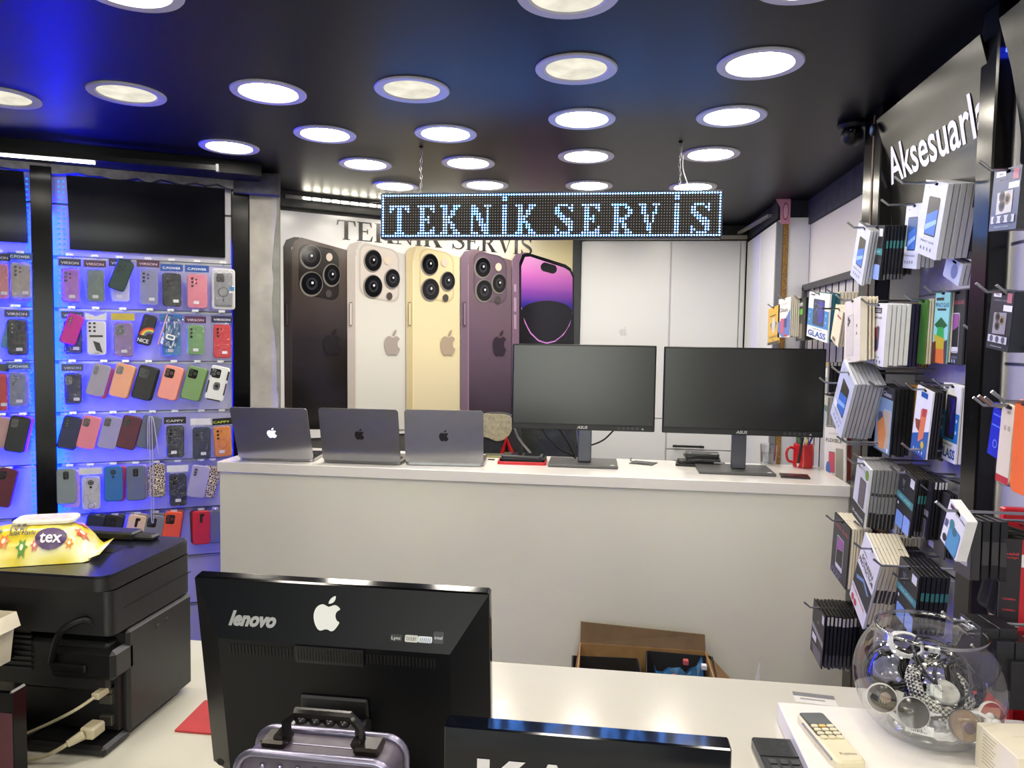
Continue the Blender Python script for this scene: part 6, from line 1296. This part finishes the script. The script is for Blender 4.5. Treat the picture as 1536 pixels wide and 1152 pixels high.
build(MB().tube(smooth_path([(-.02, -.055, -.008), (-.06, -.06, -.03), (-.12, -.07, -.039), (-.2, -.09, -.039)]), .004, 6), 'lead', bg_, t, smooth=True)
# ---- wet wipes pack on the printer
WA = onz(-12, 838, zTop); WB = onz(148, 818, zTop)
wp = thing('wet_wipes_pack', 'yellow floral wet wipes pack lying on the printer', 'wipes pack', (0, 0, 0))
cxw = onz(62, 812, zTop+.03); wp.location = (cxw.x-.01, cxw.y, zTop+.001); wp.rotation_euler = (0, 0, math.radians(24))
nx, ny = 22, 12; Lw, Dw, Hw = .205, .13, .066; V = []; rnd = random.Random(11)
def wz(u, v): return Hw*(1-abs(u)**3.5)**.55*(1-abs(v)**2.4)**.75
for s_ in (1, -1):
    for j in range(ny+1):
        for i in range(nx+1):
            u, v = -1+2*i/nx, -1+2*j/ny; h_ = wz(u, v)
            V.append((u*Lw/2*(1.0), v*Dw/2, (Hw*.0+h_ if s_ > 0 else .0)+(rnd.uniform(-.0015, .0015) if s_ > 0 and 0 < i < nx and 0 < j < ny else 0)))
n1 = (nx+1)*(ny+1); Fc = []
for j in range(ny):
    for i in range(nx): a = j*(nx+1)+i; Fc += [(a, a+1, a+nx+2, a+nx+1), (n1+a+nx+1, n1+a+nx+2, n1+a+1, n1+a)]
wm = bpy.data.materials.new('wipes_film'); wm.use_nodes = True; nt = wm.node_tree; b = nt.nodes['Principled BSDF']; b.inputs['Roughness'].default_value = .22
tc = nt.nodes.new('ShaderNodeTexCoord'); nz = nt.nodes.new('ShaderNodeTexNoise'); nz.inputs['Scale'].default_value = 14; nz.inputs['Detail'].default_value = 1
rp = nt.nodes.new('ShaderNodeValToRGB'); rp.color_ramp.elements[0].color = (*lin((226, 205, 60)), 1); rp.color_ramp.elements[0].position = .42; rp.color_ramp.elements[1].color = (*lin((240, 232, 150)), 1); rp.color_ramp.elements[1].position = .6
e = rp.color_ramp.elements.new(.75); e.color = (*lin((240, 238, 225)), 1)
nt.links.new(tc.outputs['Object'], nz.inputs['Vector']); nt.links.new(nz.outputs['Fac'], rp.inputs[0]); nt.links.new(rp.outputs[0], b.inputs['Base Color'])
build(MB().add(V, Fc), 'film_pack', wm, wp, smooth=True)
for s_ in (-1, 1): build(MB().add([(s_*Lw/2*.98, -Dw*.42, .004), (s_*Lw/2*.98, Dw*.42, .004), (s_*(Lw/2+.018), Dw*.46, .012), (s_*(Lw/2+.018), -Dw*.46, .012)], [(0, 1, 2, 3)]), 'crimped_end', wm, wp)
MZ = Matrix(((1, 0, 0, 0), (0, 0, 1, 0), (0, -1, 0, 0), (0, 0, 0, 1)))
ld = build(MB().prism(rrect(.105, .062, .014, 5), -.007, 0, M=Matrix.Translation((.015, .012, Hw-.001)) @ MZ, bev=.002), 'flip_lid', mat((236, 232, 214), .35), wp, smooth='auto')
build(MB().prism(rrect(.085, .045, .008, 4), -.0006, 0, M=Matrix.Translation((.018, .014, Hw+.006)) @ MZ), 'lid_print', mat((222, 205, 195), .4, vary=.2, scale=60), wp)
def wpos(u, v, k=.001): 
    p = Vector((u*Lw/2, v*Dw/2, wz(u, v))); du = Vector(((u+.01)*Lw/2, v*Dw/2, wz(u+.01, v)))-p; dv = Vector((u*Lw/2, (v+.01)*Dw/2, wz(u, v+.01)))-p
    n = du.cross(dv).normalized(); return p+n*(k+.0012), du.normalized(), dv.normalized(), n
def decal(name, u, v, outline, m, k=.001):
    """small print that follows the pillow surface"""
    mb = MB(); pts = []
    for (a, b_) in outline:
        q, *_ = wpos(max(-.97, min(.97, u+a/(Lw/2))), max(-.985, min(.97, v+b_/(Dw/2))), k); pts.append(tuple(q))
    cq, *_ = wpos(u, v, k+.0006); mb.add([tuple(cq)]+pts, [(0, i+1, (i+1) % len(pts)+1) for i in range(len(pts))]); return build(mb, name, m, wp)
def flower(r1, r2, n): return [((r1 if i % 2 else r2)*math.cos(math.pi*i/n), (r1 if i % 2 else r2)*math.sin(math.pi*i/n)) for i in range(2*n)]
for (u, v, c, r) in ((-.78, -.35, (226, 96, 110), .015), (-.38, -.70, (226, 130, 70), .011), (.80, -.35, (222, 84, 50), .014), (-.08, -.82, (90, 150, 60), .010), (-.62, -.82, (70, 150, 60), .011), (.12, -.8, (226, 120, 130), .007), (.72, .25, (224, 110, 120), .014), (-.85, .3, (226, 120, 140), .014), (-.5, -.45, (60, 110, 150), .007), (.66, -.75, (226, 150, 60), .008)):
    f = decal('flower_print', u, v, flower(r*.5, r, 6), mat(c, .3, vary=0)); decal('flower_centre', u, v, ell(0, 0, r*.3, n=8), mat((245, 235, 200), .3, vary=0), .002)
decal('brand_oval', .36, -.66, ell(0, 0, .026, .014, 16), mat((70, 40, 96), .3, vary=0), .0018)
def ptext(s, u, v, h_, m, k=.003, wide=None):
    V, Fc_, (x0, x1, y0, y1) = text_geo(s, .02, 0); sc = h_/.72; kx = wide/(x1-x0) if wide else sc; W_ = []
    for p in V:
        q, *_ = wpos(max(-.97, min(.97, u+((p[0]-(x0+x1)/2)*kx)/(Lw/2))), max(-.985, min(.97, v+((p[1]-.36)*sc)/(Dw/2))), k); W_.append(tuple(q))
    return build(MB().add(W_, Fc_), 'print', m, wp)
ptext('tex', .36, -.66, .014, mat((235, 230, 240), .3, vary=0), wide=.036); ptext('100', -.2, -.38, .014, mat((60, 56, 60), .3, vary=0)); ptext('Islak Havlu', -.1, -.56, .007, mat((70, 66, 70), .3, vary=0))
# ---- dark box and cream carton at the left edge
P = ony(17, 1038, 1.02)
t = thing('black_box', 'glossy black box at the lower left corner', 'box', (P.x-.10, 1.02, DZ)); build(MB().bev(-.10, .10, 0, .032, 0, P.z-DZ, .003), 'body', BLACKG, t); build(MB().b2(.055, .1005, -.0006, 0, .06, P.z-DZ-.035), 'red_panel', mat((70, 20, 36), .25), t)
P0 = ony(6, 925, 1.10); zb0 = P.z
t = thing('cream_carton', 'cream open carton end at the left edge above the black box', 'carton', (P0.x-.08, 1.09, zb0))
hh = P0.z-zb0
build(MB().add([(-.08, -.04, 0), (.072, -.04, 0), (.08, -.045, hh), (-.08, -.045, hh), (-.08, .03, 0), (.072, .03, 0), (.08, .035, hh), (-.08, .035, hh)], [(0, 1, 2, 3), (1, 5, 6, 2), (5, 4, 7, 6), (4, 0, 3, 7), (0, 4, 5, 1)]), 'sleeve', mat((214, 206, 186), .6), t)
build(MB().add([(.08, -.045, hh), (.08, .035, hh), (.092, .03, hh-.022), (.092, -.04, hh-.022), (.0815, -.045, hh), (.0815, .035, hh), (.0935, .03, hh-.022), (.0935, -.04, hh-.022)], [(0, 1, 2, 3), (7, 6, 5, 4), (2, 1, 5, 6), (0, 3, 7, 4)]), 'flap', mat((222, 214, 196), .6), t)
# ---- tool case with handle
CT = 1.10
ca, cb_ = onz(337, 1150, CT), onz(592, 1140, CT); yb, yf = onz(480, 1097, CT).y, onz(480, 1143, CT).y
cwx = (onz(345, 1143, CT).x+onz(590, 1143, CT).x)/2; cw = onz(590, 1143, CT).x-onz(345, 1143, CT).x
tcse = thing('tool_case', 'mauve-grey hard case with a black carry handle at the bottom of view', 'case', (cwx, (yb+yf)/2, DZ)); ch_ = CT-DZ; cd = yb-yf
caseM = mat((92, 84, 98), .45, vary=.22, scale=60); alu = mat((150, 146, 170), .3, metal=.8, vary=.03)
build(MB().prism(rrect(cw, ch_, .022, 6, 0, ch_/2), -cd/2+.006, cd/2-.006), 'shell', caseM, tcse, smooth='auto')
for y in (-cd/2, cd/2-.008):
    o = rrect(cw+.004, ch_+.004, .024, 6, 0, ch_/2); build(MB().tube([(p[0], y+.004, p[1]) for p in o], .005, 8, closed=True), 'edge_trim', alu, tcse, smooth=True)
build(MB().b2(-cw/2+.02, cw/2-.02, -.0008, .0008, ch_, ch_+.0006), 'lid_seam', alu, tcse)
brn = mat((40, 34, 30), .25, metal=.4, vary=.3, scale=40)
hx = .047; hh_ = .040
hd = [(-hx, 0, ch_+.004), (-hx, 0, ch_+hh_-.012), (-hx+.012, 0, ch_+hh_), (hx-.012, 0, ch_+hh_), (hx, 0, ch_+hh_-.012), (hx, 0, ch_+.004)]
build(MB().tube(hd, .0065, 8), 'handle', mat((22, 20, 20), .22, vary=.15), tcse, smooth='auto')
mb = MB()
for i in range(4): mb.lathe([(0, .006), (.008, .004), (.0095, 0), (.008, -.004), (0, -.006)], seg=12, M=Matrix.Translation((-.027+i*.018, 0, ch_+hh_-.007)))
for i in range(4): build(MB().lathe([(0, .006), (.008, .004), (.0095, 0), (.008, -.004), (0, -.006)], seg=12, M=Matrix.Translation((-.027+i*.018, 0, ch_+hh_-.007))), 'grip_bump', mat((22, 20, 20), .22, vary=.15), tcse, smooth=True)
for sx in (-1, 1): build(MB().bev(sx*(hx+.012)-.016, sx*(hx+.012)+.016, -.016, .016, ch_, ch_+.010, .003).tube([(sx*(hx+.002)-.004, -.012, ch_+.012), (sx*(hx+.002)-.004, .012, ch_+.012)], .006, 8), 'handle_bracket', brn, tcse)
mb = MB()
for i in range(9): mb.lathe([(0, .003), (.003, .002), (.004, 0)], seg=8, M=Matrix.Translation((-cw/2+.03+i*.022, -cd/2+.005, ch_-.014)) @ Matrix.Rotation(math.pi/2, 4, 'X'))
tag(build(mb, 'rivet', alu, tcse), kind='stuff')
# ---- KASA sign block
ST = 1.09
f0, f1 = onz(665, 1091, ST), onz(1097, 1121, ST); b0, b1 = onz(690, 1074, ST), onz(1093, 1103, ST)
yfs, ybs = (f0.y+f1.y)/2, (b0.y+b1.y)/2; xl, xr = f0.x, f1.x
sgn = thing('desk_sign', 'glossy black desk sign block lettered KASA in white', 'sign', ((xl+xr)/2, yfs, DZ))
wS = xr-xl; build(MB().bev(-wS/2, wS/2, 0, ybs-yfs, 0, ST-DZ, .002), 'block', mat((9, 12, 22), .08, vary=.15, scale=5), sgn)
k0 = ony(716, 1136, yfs)
build(MB().text('KASA', k0.x-(xl+xr)/2, k0.z-DZ-.035, .07, -.0012, mat((226, 222, 226), .4, vary=0), .03, 0, align='l', wide=.26), 'lettering', None, sgn)
# ---- black card terminal
P = onz(1160, 1128, DZ+.02)
a, b = onz(1134, 1104, DZ+.022), onz(1200, 1150, DZ+.022)
t = thing('card_terminal', 'black handheld device lying left of the remote control', 'device', ((a.x+b.x)/2+.002, a.y-.06, DZ), (0, 0, .05))
build(MB().bev(-.036, .036, -.075, .06, 0, .022, .003), 'body', mat((40, 42, 42), .35), t); build(MB().b2(-.030, .030, -.002, .054, .0221, .0228), 'screen', mat((52, 54, 54), .25), t); build(MB().b2(-.036, .036, -.006, -.003, .0221, .0235), 'seam', BLACKM, t)
for i in range(3):
    for j in range(2): build(MB().bev(-.026+i*.019, -.012+i*.019, -.03-j*.02, -.016-j*.02, .0221, .0245, .001), 'key', mat((60, 62, 62), .4), t)
# ---- white platform box, business card
BX0 = .355; BY1 = onz(1171, 1053, .89).y
t = thing('white_box', 'shallow white box lying under the remote control and glass bowl', 'box', (BX0, BY1, DZ)); build(MB().bev(0, .455, -.42, 0, 0, .04, .002), 'body', mat((234, 230, 222), .3, vary=.02), t)
PZ = DZ+.04
a = onz(1222, 1049, DZ)
t = thing('business_card', 'small business card lying behind the white box', 'card', (a.x, a.y, DZ), (0, 0, -.1)); build(MB().b2(-.042, .042, -.024, .024, .0002, .0010), 'card', mat((214, 212, 206), .5), t); build(MB().b2(-.042, .042, .006, .024, .0010, .0013), 'band', mat((120, 120, 122), .5), t); build(MB().b2(-.03, .02, -.008, -.002, .0010, .0013), 'text_line', mat((150, 150, 150), .5), t)
# ---- remote control
a, b = onz(1214, 1066, PZ+.02), onz(1296, 1160, PZ+.02); d = a-b; Lr = .165; rz = math.atan2(d.y, d.x)-math.pi/2
rc_ = thing('remote_control', 'cream air conditioner remote control lying on the white box', 'remote control', a-d.normalized()*Lr/2, (0, 0, rz)); rc_.location.z = PZ
rm_ = mat((226, 216, 184), .35, vary=.03)
build(MB().prism(rrect(.052, Lr, .01, 4), -.018, 0, M=MZ, bev=.004), 'body', rm_, rc_, smooth='auto')
build(MB().prism(rrect(.046, Lr*.50, .006, 4, 0, Lr*.22), -.0186, -.018, M=MZ), 'face_plate', mat((66, 64, 58), .35), rc_)
build(MB().prism(rrect(.042, .042, .004, 4, 0, Lr*.5-.027), -.0192, -.0186, M=MZ), 'display', mat((96, 100, 98), .15, vary=.05), rc_)
for j in range(4):
    for i in range(3):
        c = (222, 186, 110) if (j == 0 and i == 1) else (224, 216, 186)
        build(MB().prism(rrect(.0125, .0085, .003, 3, -.0145+i*.0145, Lr*.17-j*.0125), -.0212, -.0186, M=MZ, bev=.0008), 'button', mat(c, .4), rc_)
mb = MB().text('Fujitsu', .004, -Lr*.36, .008, 0, mat((120, 112, 96), .4, vary=0)); build(onM(mb, Matrix.Translation((0, 0, .0184)) @ MZ), 'maker_mark', None, rc_)
build(MB().tube([(-.0268, Lr*.3, .012), (-.0275, 0, .012), (-.0268, -Lr*.4, .012)], .0022, 6), 'side_rail', STEEL, rc_)
# ---- fishbowl
bc = onz(1388, 1098, PZ); BR = .127
bw = thing('fishbowl', 'round clear glass fishbowl filled with earphones, cables and phone grips', 'bowl', (bc.x, bc.y, PZ+.0005))
prof = [(0, .004), (.045, .004), (.058, .0)]; zc_ = .102
prof += [(BR*math.cos(math.radians(a_)), zc_+BR*.97*math.sin(math.radians(a_))) for a_ in range(-52, 49, 6)]
rimr, rimz = prof[-1]; prof += [(rimr+.003, rimz+.008), (rimr+.001, rimz+.010), (rimr-.002, rimz+.006)]
inner = [(max(r-.003, 0), z_) for r, z_ in prof[3:-3]][::-1]+[(.05, .016), (0, .016)]
build(MB().lathe(prof, seg=56), 'glass_wall', BOWLGLASS, bw, smooth=True)
build(MB().tube([(rimr*math.cos(2*math.pi*i/48), rimr*math.sin(2*math.pi*i/48), rimz+.006) for i in range(48)], .0028, 8, closed=True), 'rim', film_mat('rim_glass', (.85, .87, .87), .25, .04, 0, 1), bw, smooth=True)
build(MB().lathe([(0, .005), (.055, .004), (.064, .010), (.05, .015), (0, .016)], seg=40), 'thick_base', film_mat('base_glass', (.86, .9, .9), .12, .03, .0, 1), bw, smooth=True)
O = Vector((bc.x, bc.y, PZ))
def loop_cable(label, c, r, turns, tr, m, tx, ty, sq=.0, wob=.004, seg=6, name='earphone_cable', cat='cable'):
    pts = []; n = int(26*turns); rnd = random.Random(hash(label) % 1000 if False else len(label)*7)
    R_ = Matrix.Rotation(tx, 3, 'X') @ Matrix.Rotation(ty, 3, 'Y')
    for i in range(n+1):
        a_ = 2*math.pi*turns*i/n; rr_ = r*(1+sq*math.cos(2*a_))+rnd.uniform(-wob, wob)*.4-(i/n)*tr*turns*.8
        pts.append(R_ @ Vector((rr_*math.cos(a_), rr_*math.sin(a_), tr*1.0*(i/n)*turns*.8+rnd.uniform(-wob, wob)*.3)))
    t = thing(name, label, cat, O+Vector(c), group='contents of the fishbowl'); build(MB().tube(pts, tr, seg), 'coil', m, t, smooth=True); return t, pts
wc = mat((226, 226, 230), .35, vary=.03); gc = mat((60, 60, 66), .45)
bt_, _ = loop_cable('black and white braided cable coiled in the middle of the fishbowl', (.012, -.02, .088), .058, 5, .0042, BRAID, math.radians(42), math.radians(8), name='braided_cable', seg=8)
for i, (lb, c, r, tn, tx, ty) in enumerate((('white earphone lead coiled at the bottom left of the fishbowl', (-.03, -.045, .045), .034, 3, .5, .3), ('white earphone lead coiled at the bottom right of the fishbowl', (.045, -.04, .042), .034, 3, .4, -.4), ('white earphone lead coiled at the bottom centre of the fishbowl', (.004, -.06, .04), .028, 3, .7, 0), ('white charging cable coiled at the top left inside the fishbowl', (-.03, .03, .150), .030, 4, .9, .2), ('white lead coiled at the back of the fishbowl', (.02, .05, .07), .05, 3, .2, .1))):
    t, pts = loop_cable(lb, c, r, tn, .0021, wc, tx, ty, .15)
    for s_, q in ((-1, pts[0]), (1, pts[-1])):
        if i < 3: build(MB().lathe([(0, .008), (.005, .007), (.0075, .002), (.006, -.004), (.003, -.010), (0, -.011)], seg=12, M=Matrix.Translation(q+Vector((s_*.006, -.006, .004))) @ Matrix.Rotation(s_*.9+.4, 4, 'Y')), 'earbud', wc, t, smooth=True)
for i, (lb, c, r, tn, tx, ty) in enumerate((('white lead looping low at the front of the fishbowl', (-.012, -.072, .050), .026, 3, .9, .2), ('white lead looping low at the front right of the fishbowl', (.05, -.062, .052), .026, 3, 1.0, -.3), ('white lead looping low at the far left of the fishbowl', (-.055, -.02, .040), .030, 3, .3, .5))):
    t, pts = loop_cable(lb, c, r, tn, .0024, wc, tx, ty, .2)
    for s_, q in ((-1, pts[0]), (1, pts[-1])): build(MB().lathe([(0, .009), (.006, .008), (.009, .002), (.007, -.004), (.004, -.012), (0, -.013)], seg=12, M=Matrix.Translation(q+Vector((s_*.006, -.006, .004))) @ Matrix.Rotation(s_*.9+.4, 4, 'Y')), 'earbud', wc, t, smooth=True)
kc = mat((18, 18, 20), .35)
for i, (lb, c, r, tn, tx, ty) in enumerate((('black lead coiled behind the braided cable in the fishbowl', (.02, .035, .10), .055, 5, 1.0, .2), ('black lead coiled at the left back of the fishbowl', (-.05, .02, .105), .045, 5, .8, -.5), ('black lead coiled at the right of the fishbowl', (.065, .01, .095), .042, 5, .9, .6), ('black lead coiled under the silver grip of the fishbowl', (.0, -.03, .07), .045, 5, .4, .0))):
    loop_cable(lb, c, r, tn, .0030, kc, tx, ty, .15, .008)
for i, (lb, c, r, tn, tx, ty) in enumerate((('dark thin lead along the left side of the fishbowl', (-.02, .0, .11), .075, 2, .9, -.3), ('dark thin lead along the right side of the fishbowl', (.03, .0, .12), .07, 2, .7, .6), ('grey lead rising at the right rim of the fishbowl', (.05, -.01, .10), .055, 2, 1.2, .5))):
    loop_cable(lb, c, r, tn, .0017, gc, tx, ty, .2, .01)
def grip(label, c, r, tx, ty, rim_c, face_c, extra=None):
    t = thing('phone_grip', label, 'phone grip', O+Vector(c), (tx, ty, 0), 'contents of the fishbowl')
    build(MB().lathe([(0, -.008), (r*.6, -.008), (r*.62, -.002), (r, -.001), (r, .003), (r*.93, .0045)], seg=28), 'socket', mat(rim_c, .35), t, smooth='auto')
    build(MB().lathe([(r*.93, .0045), (r*.6, .0066), (0, .0078)], seg=28), 'face', mat(face_c, .12, vary=.3, scale=60), t, smooth=True)
    if extra: build(MB().lathe([(0, .0084), (r*.35, .0078), (r*.38, .0072)], seg=16, M=Matrix.Translation((r*.2, -r*.1, 0))), 'print', mat(extra, .2), t)
grip('white-rimmed black phone grip at the left side of the fishbowl', (-.092, -.035, .075), .026, math.radians(70), math.radians(-50), (224, 222, 216), (26, 24, 26), (120, 90, 70))
grip('glossy black domed phone grip in the lower left of the fishbowl', (-.052, -.070, .068), .027, math.radians(62), math.radians(-22), (180, 180, 182), (18, 18, 20))
grip('silver phone grip in the centre of the braided coil', (.01, -.045, .098), .024, math.radians(35), 0, (150, 150, 150), (178, 176, 168))
grip('brown and gold phone grip in the lower right of the fishbowl', (.028, -.082, .058), .027, math.radians(64), math.radians(12), (60, 58, 62), (120, 96, 70), (70, 50, 80))
grip('red and white phone grip at the right side of the fishbowl', (.088, -.045, .060), .026, math.radians(68), math.radians(48), (224, 222, 218), (170, 40, 40), (20, 18, 20))
grip('pale bluish phone grip at the back left of the fishbowl', (-.055, .045, .10), .024, math.radians(40), math.radians(-30), (190, 190, 200), (150, 150, 170))
t = thing('label_tag', 'white barcode tag at the bottom left inside the fishbowl', 'tag', O+Vector((-.045, -.082, .045)), (math.radians(-12), 0, -.4), 'contents of the fishbowl'); build(MB().b2(-.022, .022, 0, .0008, -.008, .008), 'paper', PAPERW, t)
mb = MB()
for i in range(9): mb.b2(-.012+i*.0028, -.0108+i*.0028+(.0006 if i % 2 else 0), -.0006, -.0001, -.005, .004)
tag(build(mb, 'barcode', BLACKM, t), kind='stuff')
t = thing('plastic_sachet', 'crumpled clear sachet sticking up at the back of the fishbowl', 'sachet', O+Vector((.03, .02, .155)), (.3, .2, .3), 'contents of the fishbowl'); build(crumple(.05, .08, 0, 77, .012), 'film', CLEARP, t); build(MB().bev(-.012, .012, .002, .008, -.03, -.02, .002), 'insert', BLACKM, t)
# ---- white-cream carton bottom right
a, b = onz(1465, 1083, PZ+.075), onz(1512, 1124, PZ+.075); d = b-a; rz = math.atan2(d.y, d.x)+math.pi/2
t = thing('cream_box', 'cream white product box at the lower right corner', 'box', (a.x, a.y, PZ), (0, 0, rz)); Lb = .11
build(MB().bev(0, .11, -Lb, 0, 0, .075, .001), 'body', mat((232, 224, 200), .4, vary=.02), t)
mb = MB()
for i in range(9): mb.b2(-.0006, -.0001, -.055+(i % 3)*.004, -.02, .066-i*.006, .0672-i*.006)
tag(build(mb, 'fine_print', mat((180, 172, 150), .5), t), kind='stuff')
mb = MB().text('Only Lithium Battery', .055, -.045, .004, 0, mat((200, 190, 160), .5, vary=0)); build(onM(mb, Matrix.Translation((0, 0, .0755)) @ MZ), 'print', None, t)
